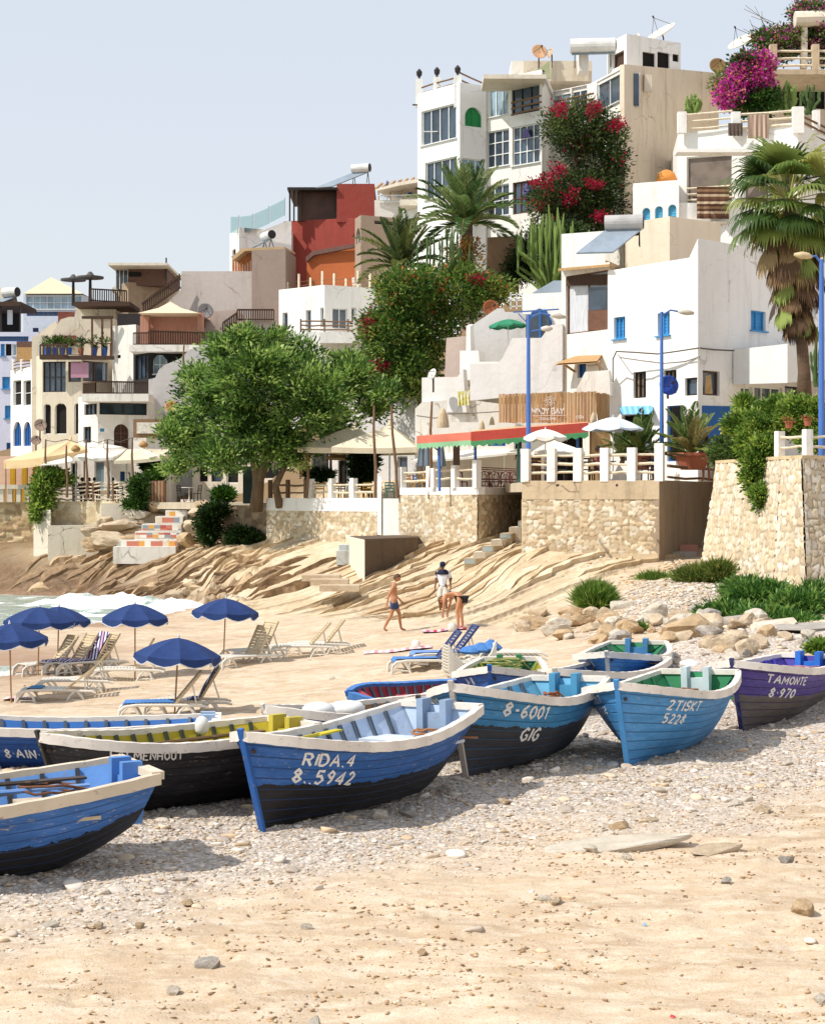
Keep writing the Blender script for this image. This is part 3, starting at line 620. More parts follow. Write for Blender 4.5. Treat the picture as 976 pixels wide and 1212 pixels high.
def crown(ells, nclump, per, spread, ln, wd, palette, flowers=None, ff=0, up=.25, shell=(.55, 1.12), vary=.4, fclump=None):
    ells = [np.array([*e[0], *e[1]], float) for e in ells]; vol = np.array([(e[3]*e[4]*e[5])**(2/3) for e in ells]); pr = vol/vol.sum()
    k = rng.choice(len(ells), nclump, p=pr); E = np.array(ells)[k]
    v = in_ell(nclump, None); rad = rng.uniform(shell[0], shell[1], nclump)[:, None]
    cc = E[:, :3]+v*E[:, 3:]*rad
    tone = rng.random(nclump)**1.2; pc = palette[np.minimum((tone*len(palette)).astype(int), len(palette)-1)]
    isf = (rng.random(nclump) < ff) if flowers is not None else np.zeros(nclump, bool)
    ci = np.repeat(np.arange(nclump), per); n = len(ci)
    off = rng.normal(size=(n, 3))*spread*np.array([1, 1, .7]); c = cc[ci]+off
    d = off/spread*.6+v[ci]*.8+rng.normal(size=(n, 3))*.45; d[:, 2] += up
    col = pc[ci]*(1+rng.uniform(-vary, vary, (n, 1)))*np.array([1, 1, 1])
    l = ln*rng.uniform(.6, 1.25, n); w_ = wd*rng.uniform(.7, 1.2, n)
    if flowers is not None:
        fl = isf[ci] & (rng.random(n) < (.92 if ff > .9 else .6)); col[fl] = flowers[rng.integers(0, len(flowers), fl.sum())]*rng.uniform(.8, 1.1, (fl.sum(), 1)); w_[fl] = l[fl]*.7; l[fl] *= .7
    return leafset(c, d, l, w_, np.clip(col, 0, 1))
LEAF = leafmat('leaves', None); DRY = leafmat('dry_leaves', None, .8, .15)
def join(*sets):
    Vs, Fs, Cs = [], [], []; o = 0
    for V, Fq, c in sets: Vs.append(V); Fs.append(Fq+o); Cs.append(c); o += len(V)
    return np.concatenate(Vs), np.concatenate(Fs), np.concatenate(Cs)
BARK = mat('bark', '6d5c49', .9, .4, 3, .9, 22, .04, stretch=(1, 1, .3)); PALMBARK = mat('palm_bark', '6b5644', .95, .35, 2, 1.0, 14, .05, stretch=(.5, .5, 3))
GREENS = pal(['1d3a12', '2b4f18', '3b6420', '4f7a28', '6b9136']); BUSHG = pal(['4a6b28', '5c8034', '74943c', '8ca44a', 'a0b058'])
# ================================================================ SUN LOUNGERS, PARASOLS
WPL = mat('white_plastic', 'dcd6c9', .45, .1, 3, .1); WPL2 = mat('shaded_plastic', 'c4b190', .55, .25, 3, .2); NAVY = mat('navy_canvas', '22396a', .85, .22, 4, .3, 40); NAVYW = mat('white_piping', 'c9ccd2', .8, .1)  # second plastic: tan tone carries the shade on the backrests
def lounger(label, loc, rz, back=52, backcol=None, group='sun loungers set out on the sand'):
    t = thing('sun_lounger', label, 'sun lounger', loc, group, rz, local=True)
    ba = R(back)
    for y in (-.31, .31):
        m = MB(); pts = [(-.02, y, .06), (.0, y, .22), (.10, y, .30), (.35, y, .335), (.9, y, .33), (1.3, y, .32), (1.75, y, .30), (1.88, y, .26)]
        m.tube([Vector(p) for p in pts], [.03, .032, .034, .034, .034, .034, .032, .025], 7)
        m.build('side_rail', WPL, t)
        for x0, x1 in ((.02, .46), (1.22, 1.62)):
            m = MB(); m.tube([(x0-.05, y, .02), (x0+.05, y, .2), (x0+.17, y, .31)], [.028, .032, .03], 6); m.tube([(x1, y, .02), (x1-.08, y, .18), (x1-.2, y, .31)], [.028, .032, .03], 6); m.tube([(x0-.05, y, .02), (x0+.08, y, .09), (x1-.1, y, .09), (x1, y, .02)], .018, 5)
            m.build('leg', WPL, t)
    m = MB()
    for i in range(13): x = .1+i*.083; m.box(x, x+.06, -.29, .29, .335, .352)
    m.build('seat_slats', WPL, t)
    m = MB(); o = Vector((1.17, 0, .345)); dx = Vector((math.cos(ba), 0, math.sin(ba))); dn = Vector((-math.sin(ba), 0, math.cos(ba)))
    for i in range(9): c = o+dx*(.06+i*.085); m.obox(c, dx*.062, (0, .56, 0), dn*.018)
    for y in (-.3, .3): m.bar(o+Vector((0, y, 0)), o+dx*.84+Vector((0, y, 0)), .045, .05)
    m.obox(o+dx*.82, dx*.07, (0, .64, 0), dn*.04)
    m.build('backrest', mat('back_'+backcol, backcol, .8, .2, 5) if backcol else WPL2, t)
    m = MB()
    for y in (-.24, .24): m.bar(o+dx*.55+Vector((0, y, 0)), Vector((1.62, y, .31)), .03)
    m.build('backrest_prop', WPL, t)
    return t
def towel(label, a, mtl, w_=.56, thick=.02, cat='towel', loc=None):
    pass
def cloth_strip(label, path, width, mtl, axis, name='beach_towel', cat='towel', group=None):
    """towel laid over a line of points; axis = sideways unit vector."""
    m = MB(); ax = Vector(axis)*width; n = 6; r = random.Random(len(label))
    rows = []
    for i, p in enumerate(path):
        row = [Vector(p)+ax*((j/n-.5)*(1+.05*math.sin(i)))+Vector((0, 0, r.uniform(0, .015))) for j in range(n+1)]; rows.append(row)
    top = [v for row in rows for v in row]; k_ = len(top); bot = [v-Vector((0, 0, .012)) for v in top]; fs = []
    for i in range(len(path)-1):
        for j in range(n):
            a = i*(n+1)+j; fs.append((a, a+1, a+n+2, a+n+1)); fs.append((k_+a, k_+a+n+1, k_+a+n+2, k_+a+1))
    m.add(top+bot, fs); return m.build(name, mtl, smooth=True, label=label, cat=cat, group=group)
def stripes(name, cols, sc=12, axis=(1, 0, 0)):
    if name in MC: return MC[name]
    k = NT(name); sx = k.n('ShaderNodeSeparateXYZ'); k.L(k.co, sx.inputs[0])
    i = 0 if axis[0] else (1 if axis[1] else 2); f = k.math('FRACT', k.math('MULTIPLY', sx.outputs[i], sc)); n = len(cols)
    c = k.ramp(f, [(j/n, srgb(c)) for j, c in enumerate(cols)], 'CONSTANT'); k.bump(k.noise(30), .3, .01)
    MC[name] = k.out(c, .85, .1); return k.m
def parasol(label, px, yb, D, H, rad, lean=(0, 0), canvas=None, group='navy beach parasols', name='beach_parasol', valance=.17, rise=.36, pole=None, piping=True, nside=8, rot=0.2, cat='parasol', base=None, poler=.019):
    b = base if base is not None else P(px, yb, D)
    if base is None: b.z = gzs(b.x, b.y)
    t = thing(name, label, cat, b, group); canvas = canvas or NAVY
    top = b+Vector((lean[0], lean[1], H)); ax = (top-b).normalized(); sx = ax.cross(Vector((0, 1, 0))).normalized(); sy = ax.cross(sx)
    MB().tube([b-Vector((0, 0, .25)), top+ax*.06], poler, 8).build('pole', pole or mat('pole_wood', 'b48d62', .6), t)
    m = MB(); nr = 5; ns = nside*4; vs = []
    for i in range(nr+1):
        f = i/nr
        for k_ in range(ns):
            a = 2*math.pi*k_/ns+rot; ph = (k_ % 4)/4; sag = math.sin(ph*math.pi)
            rr = rad*f*(math.cos(math.pi/nside)/math.cos((ph-.5)*2*math.pi/nside))*(1-.03*sag*f); z = -rise*(f**1.55)-.03*sag*f
            vs.append(top+sx*rr*math.cos(a)+sy*rr*math.sin(a)+ax*z)
    fs = [(i*ns+k_, i*ns+(k_+1) % ns, (i+1)*ns+(k_+1) % ns, (i+1)*ns+k_) for i in range(nr) for k_ in range(ns)]
    m.add(vs, fs); m.build('canopy', canvas, t, smooth=False)
    if valance:
        m = MB(); mp = MB(); rim = vs[nr*ns:]; low = []
        for k_ in range(ns):
            ph = (k_ % 4)/4; low.append(rim[k_]-ax*(valance*(.55+.45*math.sin(ph*math.pi)))+(rim[k_]-top).normalized()*.015)
        m.add(rim+low, [(k_, (k_+1) % ns, ns+(k_+1) % ns, ns+k_) for k_ in range(ns)]); m.build('valance', canvas, t)
        if piping:
            for k_ in range(ns): mp.bar(low[k_], low[(k_+1) % ns], .018, .018)
            mp.build('piping', NAVYW, t)
    m = MB()
    for k_ in range(nside): a = 2*math.pi*k_/nside+rot; m.bar(top-ax*.08, top+sx*rad*.93*math.cos(a)+sy*rad*.93*math.sin(a)-ax*(rise+.01), .012)
    m.build('ribs', mat('rib_metal', '8d8d8d', .4), t); MB().lathe(top, [(.03, 0), (.022, .05), (.006, .09)], 8, ax).build('finial', NAVYW, t)
    return t
pr = [('navy parasol nearest the boats, in front of two loungers', 206, 848, 36.4, 1.70, .93, (.10, 0)), ('navy parasol second from the left at the front row of the back sand', 160, 806, 44, 1.95, .90, (0, 0)),
      ('navy parasol farthest right, alone beside two loungers facing the sea', 264, 786, 46, 1.78, .90, (.08, 0)), ('navy parasol over the group of loungers with striped towels', 45, 778, 45.6, 1.85, .98, (.05, 0)),
      ('navy parasol half hidden behind the one over the striped towels', 68, 770, 47.5, 1.80, .88, (.05, 0)), ('navy parasol cut by the left edge of the photo', 14, 831, 40.4, 1.90, .92, (-.05, 0))]
for i, a in enumerate(pr): parasol(a[0], a[1], a[2], a[3], a[4], a[5], a[6], rot=.2+i*.37)
def gl(px, py, D):
    p = P(px, py, D); p.z = gzs(p.x, p.y); return p
BLUET = mat('blue_towel', '4a7ab5', .9, .2, 6, .5); NAVYT = mat('navy_towel', '333f66', .9, .15, 6, .5)
lg = [('white lounger under the left-edge parasol, nearer of its pair', 22, 829, 40.6, 4, 38), ('white lounger under the left-edge parasol, farther of its pair', 45, 824, 41.8, 4, 50),
      ('lounger left end of the group with striped towels', 22, 772, 46.0, 38, 56), ('lounger second from left in the striped towel group', 45, 772, 45.8, 38, 56), ('lounger in the striped towel group, under the striped towel', 62, 772, 45.6, 38, 58), ('lounger right end of the striped towel group', 72, 771, 45.8, 36, 58),
      ('lounger behind the front parasol with its back raised, alone', 108, 806, 43.6, 5, 60),
      ('nearer lounger beside the farthest right parasol', 256, 790, 45.0, 40, 62), ('farther lounger beside the farthest right parasol', 266, 788, 46.0, 40, 62),
      ('nearer lounger of the empty pair in the middle of the sand', 318, 776, 47.6, 6, 48), ('farther lounger of the empty pair in the middle of the sand', 338, 774, 48.6, 6, 52),
      ('nearer lounger of the pair under the front navy parasol', 142, 852, 36.0, 8, 50), ('farther lounger of the pair under the front navy parasol', 172, 849, 36.9, 8, 58)]
LO = []
for lb, px, py, D, rz, bk in lg: LO.append(lounger(lb, gl(px, py, D), R(rz), bk))
for lb, px, py, D in (('lounger with navy back cloth nearest the stacked loungers, left of its pair', 462, 794, 41.0), ('lounger with navy back cloth, right of its pair by the stack', 484, 794, 41.8)):
    LO.append(lounger(lb, gl(px, py, D), R(10), 52, '39456e'))
def on(l, p): return Matrix.Translation(l.location) @ l.rotation_euler.to_matrix().to_4x4() @ Vector(p)
def axis_y(l): return l.rotation_euler.to_matrix() @ Vector((0, 1, 0))
def lay(l, label, mtl, x0=.05, x1=1.15, back=None, wd=.6):
    pts = [on(l, (x0, 0, .30)), on(l, (x0+.06, 0, .375)), on(l, ((x0+x1)/2, 0, .38)), on(l, (x1, 0, .38))]
    if back: ba = R(back); pts += [on(l, (1.15+math.cos(ba)*f-.03, 0, .385+math.sin(ba)*f)) for f in (.3, .6, .86)]
    cloth_strip(label, pts, wd, mtl, axis_y(l))
lay(LO[11], 'bright blue towel on the seat of the lounger under the front parasol', BLUET); lay(LO[12], 'navy and white towel over the raised back beside the front parasol', stripes('tw1', ['2c3c66', '2c3c66', 'c9ccd6', '32427a'], 5), .9, 1.15, 58)
lay(LO[4], 'purple and white striped towel on a lounger in the left group', stripes('tw2', ['4a3f6e', 'd8d2da', '54497c', 'c9a0b0', '45406a', 'e0dade'], 3.2), .2, 1.15, 58); lay(LO[3], 'pink and blue striped towel on the seat in the left group', stripes('tw3', ['8f8fb5', 'd9b8bf', '4c4c80', 'e4dcdc'], 4), .2, 1.15)
lay(LO[13], 'blue towel on the seat of the left navy-backed lounger', BLUET); lay(LO[14], 'dusty blue towel on the seat of the right navy-backed lounger', mat('dusty_blue_towel', '6f8fc4', .9))
lay(LO[0], 'bunched turquoise towel at the foot of the lounger by the left edge', mat('turq_towel', '3a84b8', .9), .2, .6)
for lb, px, py, D, c, l_, w_ in (('pink and white patterned towel spread on the sand behind the loungers', 430, 772, 47, ['d9b3b4', 'e9dcd6', 'c98f98', 'e2c8c4'], 1.9, .8), ('red and lilac towel by the feet of the bending woman', 500, 747, 50.5, ['c8a9bd', 'c23f3f', 'dcc6cf', 'b96a7a'], 1.3, .7), ('small white and pink cloth left of the lounger by the left edge', 5, 826, 41, ['e2cfcb', 'd7a8a8'], .7, .5)):
    p = gl(px, py, D); cloth_strip(lb, [p+Vector((i*l_/6, .05*math.sin(i*2), gzs(p.x+i*l_/6, p.y)-p.z+.03)) for i in range(7)], w_, stripes('sp'+str(px), c, 2.3), (0, 1, 0))
def small_bag(label, p, col, s=.22):
    m = MB(); m.lathe(p, [(s*.5, 0), (s*.62, s*.3), (s*.55, s*.8), (s*.3, s*1.05), (.02, s*1.1)], 9); o = m.build('beach_bag', mat('bag_'+col, col, .8, .2, 8), smooth=True, label=label, cat='bag'); return o
small_bag('grey bag on the sand by the feet of the bending woman', gl(535, 748, 50.2), 'cfc8bf', .25); small_bag('small white bag on the pink towel', gl(492, 769, 47), 'e6ddd0', .22)
# stacks of loungers, each one a thing of its own
def flat_lounger(label, loc, rz, tilt, z):
    t = thing('stacked_lounger', label, 'sun lounger', loc+Vector((0, 0, z)), 'white loungers piled in stacks behind the boats', rz, local=True); t.rotation_euler = (0, tilt, rz)
    for y in (-.3, .3): MB().tube([(0, y, .0), (.1, y, .06), (.9, y, .07), (1.7, y, .05), (1.85, y, -.02)], .026, 6).build('side_rail', WPL, t)
    m = MB(); [m.box(.1+i*.11, .18+i*.11, -.28, .28, .065, .08) for i in range(15)]; m.build('seat_slats', WPL, t)
def curved_lounger(label, loc, rz, z):
    t = thing('stacked_lounger', label, 'sun lounger', loc+Vector((0, 0, z)), 'white loungers piled in stacks behind the boats', rz, local=True)
    prof = [(0, .52), (.12, .30), (.3, .14), (.55, .10), (.8, .16), (.95, .34), (1.05, .60)]
    for y in (-.3, .3): MB().tube([(x, y, z_) for x, z_ in prof], .026, 6).build('side_rail', WPL, t)
    m = MB(); ax = Vector((0, .28, 0))
    for (x0, z0), (x1, z1) in zip(prof[:-1], prof[1:]):
        for f in (.2, .7):
            c = Vector((x0+(x1-x0)*f, 0, z0+(z1-z0)*f)); d = Vector((x1-x0, 0, z1-z0)).normalized(); m.obox(c, d*.06, ax*2, Vector((-d.z, 0, d.x))*.015)
    m.build('seat_slats', WPL, t)
sp = gl(527, 815, 36.5); 
ORD = ['lowest', 'second from the bottom', 'third from the bottom', 'fourth from the bottom', 'middle', 'fourth from the top', 'third from the top', 'second from the top', 'topmost']
for i in range(9): curved_lounger('curved white lounger, %s of the stack behind the 8-6001 bow' % ORD[i], sp, R(12), .02+i*.065)
sp2 = gl(566, 800, 38.5)
for i in range(6): flat_lounger('flat white lounger, %s of the low stack beside the curved ones' % (ORD[:3]+ORD[6:])[i], sp2+Vector((-.3, 0, 0)), R(8), 0, .08+i*.095)
m = MB(); p0 = sp+Vector((.75, .1, .95))
for i in range(3): m.lathe(p0+Vector((i*.22-.2, .05*i, -.05+.03*i)), [(.18, -.06), (.26, 0), (.18, .08), (.05, .12+.03*i)], 12)
m.build('beach_towel', BLUET, smooth=False, label='heap of blue towels thrown over the curved lounger stack', cat='towel')
# ================================================================ ROCKS
def rock_np(seed, sub=2, rough=.35, flat=.65):
    import bmesh
    bm = bmesh.new(); bmesh.ops.create_icosphere(bm, subdivisions=sub, radius=1); r = random.Random(seed); o = Vector((r.random()*50,)*3)
    cuts = [(Vector((r.gauss(0, 1), r.gauss(0, 1), r.gauss(0, .7))).normalized(), r.uniform(.42, .82)) for _ in range(11)]
    for v in bm.verts:
        p = v.co.copy()
        for n, d in cuts:
            e = p.dot(n)-d
            if e > 0: p -= n*e*.97
        p *= 1+rough*.25*mnoise.noise(p*1.6+o)+rough*.22*mnoise.noise(p*4.5+o); p.z *= flat; v.co = p
    V = np.array([tuple(v.co) for v in bm.verts]); Fq = np.array([[x.index for x in f.verts] for f in bm.faces]); bm.free(); return V, Fq
def rockmat(name, a, b, c):
    k = NT(name); n = k.noise(2.2, 7, .75); n2 = k.noise(9, 6, .8)
    col = k.ramp(n, [(.3, srgb(a)), (.5, srgb(b)), (.7, srgb(c))]); col = k.mix(k.math('MULTIPLY', k.ramp(n2, [(.55, 0), (.7, 1)]), .4), col, srgb('8a6a4c'))
    b1 = k.bump(n, .6, .08); k.bump(n2, .5, .03, b1); MC[name] = k.out(col, .9, .15); return k.m
RM = [rockmat('boulder_tan', 'a8937a', 'c4af93', 'd6c7ae'), rockmat('boulder_orange', 'a48a69', 'bba07d', 'ccb597'), rockmat('boulder_pale', 'b3a693', 'cdc1ae', 'ddd4c6'), rockmat('boulder_grey', '8d857d', 'aaa298', 'c4bcb0')]
RPRO = [rock_np(i, 3, .4, .62) for i in range(8)]
RME = []
for i, (V, Fq) in enumerate(RPRO):
    for j in range(4):
        me = bpy.data.meshes.new('boulder'); me.from_pydata(V.tolist(), [], Fq.tolist()); me.materials.append(RM[j]); RME.append(me)
        me.polygons.foreach_set('use_smooth', [False]*len(Fq))
def boulder(px, py, D, sx, sy, sz, kind, rz, label, group, sink=.25, shp=None, xyz=None):
    p = xyz or (gl(px, py, D) if D else G(px, py)); me = RME[((shp if shp is not None else int(px*7+py)) % 8)*4+kind]
    o = bpy.data.objects.new('boulder', me); C.objects.link(o); o.scale = (sx, sy, sz/.62); o.rotation_euler = (.1*math.sin(px), .1*math.cos(py), rz)
    o.location = p+Vector((0, 0, sz*(.62-sink*1.5))); tag(o, label, 'rock', group); ORG[o.name] = p; return o
HEAP = 'boulders heaped between the beach and the green bushes'
big = [(640,748,.95,.5,.28,1,'long flat orange slab at the left end of the boulder heap'),(690,742,.75,.5,.3,1,'flat orange rock second from the left end of the heap'),(722,735,.6,.4,.38,0,'rounded tan rock near the top of the heap'),(745,752,.62,.45,.38,1,'orange rock at the foot of the heap, above the green boat'),
 (775,728,.5,.4,.42,2,'pale round boulder standing on top of the heap'),(735,720,.42,.35,.3,2,'pale rock high on the heap beside the round one'),(805,742,.5,.4,.36,2,'pale rock in the middle of the heap'),(822,752,1.0,.5,.5,1,'largest orange brown slab, tilted, in the middle of the heap'),
 (838,738,.62,.4,.34,0,'tan rock right behind the largest slab'),(850,765,.55,.42,.3,0,'tan rock below the largest slab, towards the purple boat'),(875,762,.45,.4,.34,2,'pale pointed rock behind the purple boat bow'),(872,742,.7,.4,.28,0,'long tan rock at the foot of the bushes'),
 (905,752,.55,.42,.32,2,'pale rock above the purple boat'),(918,742,.8,.45,.4,2,'big pale rock leaning by the concrete slab'),(893,735,.45,.4,.4,2,'upright pale rock by the bushes'),(960,772,.5,.4,.32,0,'tan rock at the right edge beyond the purple boat'),(788,762,.5,.35,.26,1,'orange rock behind the green inside boat'),(700,752,.42,.35,.24,0,'low tan rock left of the green inside boat')]
for i, (px, py, sx, sy, sz, kd, lb) in enumerate(big):
    D = np.interp(px, [620, 760, 900, 976], [49.3, 43.0, 40.6, 38.6])+(750-py)*.16; boulder(px, py, D, sx*.88, sy*.88, sz*.85, kd, i*.7-.4 if i not in (0, 7) else .15, lb, HEAP, shp=i)
rr = random.Random(5)
for i in range(75):
    px = rr.uniform(615, 976); py = rr.uniform(722, 768)+(px > 850)*12; D = np.interp(px, [620, 760, 900, 976], [49.3, 43.0, 40.6, 38.6])+(750-py)*.16; s = rr.uniform(.12, .36)
    boulder(px, py, D, s*rr.uniform(1, 1.5), s, s*.75, rr.choice([0, 0, 1, 2, 2, 3]), rr.uniform(0, 3), 'smaller rock filling the heap between the beach and the bushes', 'smaller rocks of the heap', sink=.15)
near = [(60,1096,.13,2,'round pale cream stone on the sand at left'),(117,1100,.10,0,'small brown stone right of the round cream one'),(248,1144,.19,3,'smooth grey oval stone low on the open sand'),(47,1029,.26,0,'smooth sandy oval stone under the near blue boat'),(225,1070,.13,1,'brown stone on the sand below the pebble belt'),(363,1100,.10,2,'white stone in the middle of the foreground sand'),
 (500,1130,.09,1,'little orange stone near the bottom middle'),(645,1064,.14,2,'white stone left in the cluster of stones'),(657,1071,.16,0,'tan stone in the cluster left of the flat slab'),(742,1017,.12,2,'clean white stone below the flat slab'),(930,1023,.17,3,'grey round stone at right'),(953,1083,.24,1,'square brown stone by the right edge'),
 (970,1184,.12,2,'pale stone at the bottom right edge'),(858,1047,.12,3,'dark flat stone on the sand at right'),(735,982,.22,1,'brown stone lying on the flat slab'),(905,962,.2,0,'tan stone on the pebbles at right'),(597,950,.17,0,'rusty stone near the 8-6001 boat'),(560,913,.26,3,'grey stone under the RIDA stern'),(372,1212,.16,2,'pale stone at the bottom edge'),(205,1175,.12,2,'white stone near the bottom left'),
 (870,952,.18,2,'pale stone on the slope right of the slab'),(700,1010,.16,2,'pale stone at the left tip of the slab'),(445,968,.22,2,'pale stone against the RIDA hull'),(480,962,.24,3,'larger grey stone against the RIDA hull'),(770,975,.14,0,'tan stone beyond the slab'),(165,1098,.1,1,'yellowish stone beside brown ones on the left sand')]
for i, (px, py, s, kd, lb) in enumerate(near): boulder(px, py, 0, s*.78, s*.6, s*.42, kd, i*1.3, lb, None, sink=.15, shp=i+3)
for px, py, sx, sy, sz, kd, lb in ((722,1003,1.15,.42,.13,2,'flat pale rock slab half buried in the foreground beach'),(965,752,1.9,.8,.16,3,'flat concrete-like slab by the right edge above the purple boat'),(845,1008,.4,.2,.1,0,'thin brown flake of rock right of the flat slab')):
    o = boulder(px, py, 0 if py > 800 else 41, sx, sy, sz, kd, .1, lb, None, sink=.3, shp=3)
# layered ledges of the rock slab: wedges that follow the strata
def strat_dir(x, y):
    e = .2; a = [float(strat_t(np.array([x+dx]), np.array([y+dy]))[0]) for dx, dy in ((e, 0), (-e, 0), (0, e), (0, -e))]; g = Vector((a[0]-a[1], a[2]-a[3], 0)).normalized(); return g
LEDGE = []
for nm, a_, b_, c_ in (('ledge_tan', 'a58c6c', 'c6b08e', 'dac9ad'), ('ledge_pale', 'b59f80', 'd0bea0', 'e0d3bb'), ('ledge_brown', '9a8062', 'ba9f7d', 'ceb594'), ('ledge_dark', '66523f', '8c745a', 'ad9272')): LEDGE.append(rockmat(nm, a_, b_, c_))
q_ = random.Random(21); LM = MB()
def wedge(x, y, L, W, h, mi_):
    pts = []; p = Vector((x, y, 0)); n = int(L/.28); nx = q_.random()*99
    for i in range(n):
        g = strat_dir(p.x, p.y); tn = Vector((-g.y, g.x, 0)); tn = tn if tn.x > 0 else -tn; f = i/(n-1); tap = min(1, 6*f*(1-f)+.12); j = q_.uniform(-.05, .05)
        fr = p+g*(j+.25*mnoise.noise(Vector((nx+i*.35, 0, 0)))); bk = p-g*W*tap*(1+.3*mnoise.noise(Vector((nx, i*.5, 0)))); pts.append((fr, bk, tap)); p = p+tn*.28
    ns = len(pts); X_ = np.array([[v.x, v.y] for t3 in pts for v in t3[:2]]); Zb = gz(X_[:, 0], X_[:, 1]).reshape(-1, 2); vs = []
    for i, (fr, bk, tap) in enumerate(pts):
        zf = Zb[i, 0]+h*tap*(1+.25*mnoise.noise(Vector((i*.6, nx, 0)))); mid = fr.lerp(bk, .35); vs += [Vector((fr.x, fr.y, zf-.9*h-.35))+(fr-bk).normalized()*-.06, Vector((fr.x, fr.y, zf)), Vector((mid.x, mid.y, zf*.65+Zb[i, 1]*.35+.02)), Vector((bk.x, bk.y, Zb[i, 1]-.05))]
    LM.mi = mi_; LM.add(vs, [(i*4+k_, (i+1)*4+k_, (i+1)*4+k_+1, i*4+k_+1) for i in range(ns-1) for k_ in range(3)]+[(0, 1, 2, 3), ((ns-1)*4+3, (ns-1)*4+2, (ns-1)*4+1, (ns-1)*4)])
cnt = 0
while cnt < 120:
    x, y = q_.uniform(-21, 11), q_.uniform(50, 90)
    if w_rock(np.array([x]), np.array([y]))[0] < .9 or y > 60+max(0, -x)*1.55+8 or (x > 6.5 and y < 53): continue
    dk = x < -5 and gzs(x, y) < .75; wedge(x, y, q_.uniform(2.0, 8.5) if not dk else q_.uniform(1.2, 4), q_.uniform(.5, 1.3), q_.uniform(.04, .19) if not dk else q_.uniform(.1, .3), (3 if q_.random() < .75 else 2) if dk else q_.choice([0, 0, 0, 1, 1, 2])); cnt += 1
cnt = 0
while cnt < 70:
    x, y = q_.uniform(-21, -7), q_.uniform(74, 91)
    z_ = gzs(x, y)
    if w_rock(np.array([x]), np.array([y]))[0] < .6 or z_ < -.6 or z_ > 1.5: continue
    wedge(x, y, q_.uniform(1.0, 3.6), q_.uniform(.4, 1.1), q_.uniform(.08, .26), 3 if z_ < .4 and q_.random() < .8 else q_.choice([2, 2, 0])); cnt += 1
LM.build('rock_ledges', LEDGE, kind='structure')
# pebble belt
ico = rock_np(3, 1, .3, .7)
def scatter(name, label, cat, N, area, wfun, smin, smax, colsH, protos, pw=2.5, sink=.3, lift=0):
    x = rng.uniform(area[0], area[1], N*3); y = rng.uniform(area[2], area[3], N*3); k_ = rng.random(N*3) < wfun(x, y); x = x[k_][:N]; y = y[k_][:N]; n = len(x)
    z = gz(x, y); s = smin+(smax-smin)*rng.random(n)**pw; a = rng.uniform(0, 6.28, n); V0, F0 = protos; nv = len(V0)
    sc = np.stack([s*rng.uniform(.9, 1.5, n), s*rng.uniform(.7, 1.1, n), s*rng.uniform(.5, .9, n)], 1)
    loc = V0[None]*sc[:, None]; ca = np.cos(a)[:, None]; sa = np.sin(a)[:, None]
    Vx = loc[..., 0]*ca-loc[..., 1]*sa+x[:, None]; Vy = loc[..., 0]*sa+loc[..., 1]*ca+y[:, None]; Vz = loc[..., 2]+(z+s*(.35-sink)+lift)[:, None]
    V = np.stack([Vx, Vy, Vz], 2).reshape(-1, 3); Fq = (F0[None]+(np.arange(n)*nv)[:, None, None]).reshape(-1, 3)
    col = colsH[rng.integers(0, len(colsH), n)]*rng.uniform(.8, 1.15, (n, 1)); return np_mesh(name, V, Fq, PEB, cols=np.repeat(np.clip(col, 0, 1), nv, 0), smooth=False, kind='stuff', label=label, cat=cat)
k = NT('pebble'); k.bump(k.noise(20, 4), .4, .01); PEB = k.out(k.mix(k.math('MULTIPLY', k.noise(25, 4), .35), k.attr(), srgb('a08a70')), .85, .2)
PC = pal(['d6cabb', 'cabcaa', 'e0d5c7', 'c0b1a0', 'd1b797', 'dac6aa', 'b5a89a', 'e8dfd2'])
scatter('pebbles', 'grey and cream pebbles of the belt the boats lie on', 'pebbles', 72000, (-11, 14, 14, 40), lambda x, y: w_grav(x, y)*np.clip(30/y-.55, .15, 1), .009, .040, PC, ico, 2.4)
scatter('pebbles', 'bigger loose stones among the pebbles by the boats', 'pebbles', 2600, (-10, 14, 15, 46), lambda x, y: w_grav(x, y)*.9+.02, .05, .14, PC, rock_np(11, 2, .4, .65), 3.0)
scatter('gravel_chips', 'brown chips and grit strewn over the foreground sand', 'gravel', 26000, (-8, 12, 11, 28), lambda x, y: np.clip(.22+.9*sst(.50, .68, fbm(x*.7, y*1.1, 4)+.5), 0, 1), .006, .036, pal(['a88664', 'b8966e', 'c9ad88', '8a6c50', 'd9c9b0', 'b89a76', 'd0b794', 'cdb08a']), ico, 2.6, sink=.2)
scatter('gravel_chips', 'pale grit in the patch of gravel below the bushes', 'gravel', 9000, (3, 11, 42, 56), lambda x, y: w_grav(x, y), .03, .11, PC, ico, 2.5)
scatter('gravel_chips', 'stones at the foot of the bastion and walls', 'gravel', 1100, (6, 12, 50, 60), lambda x, y: .05+.7*sst(.5, .7, fbm(x*.5, y*.5)+.5), .04, .16, pal(['cdb28c', 'dbc6a4', 'b8986f', 'e2d6c2']), ico, 3)
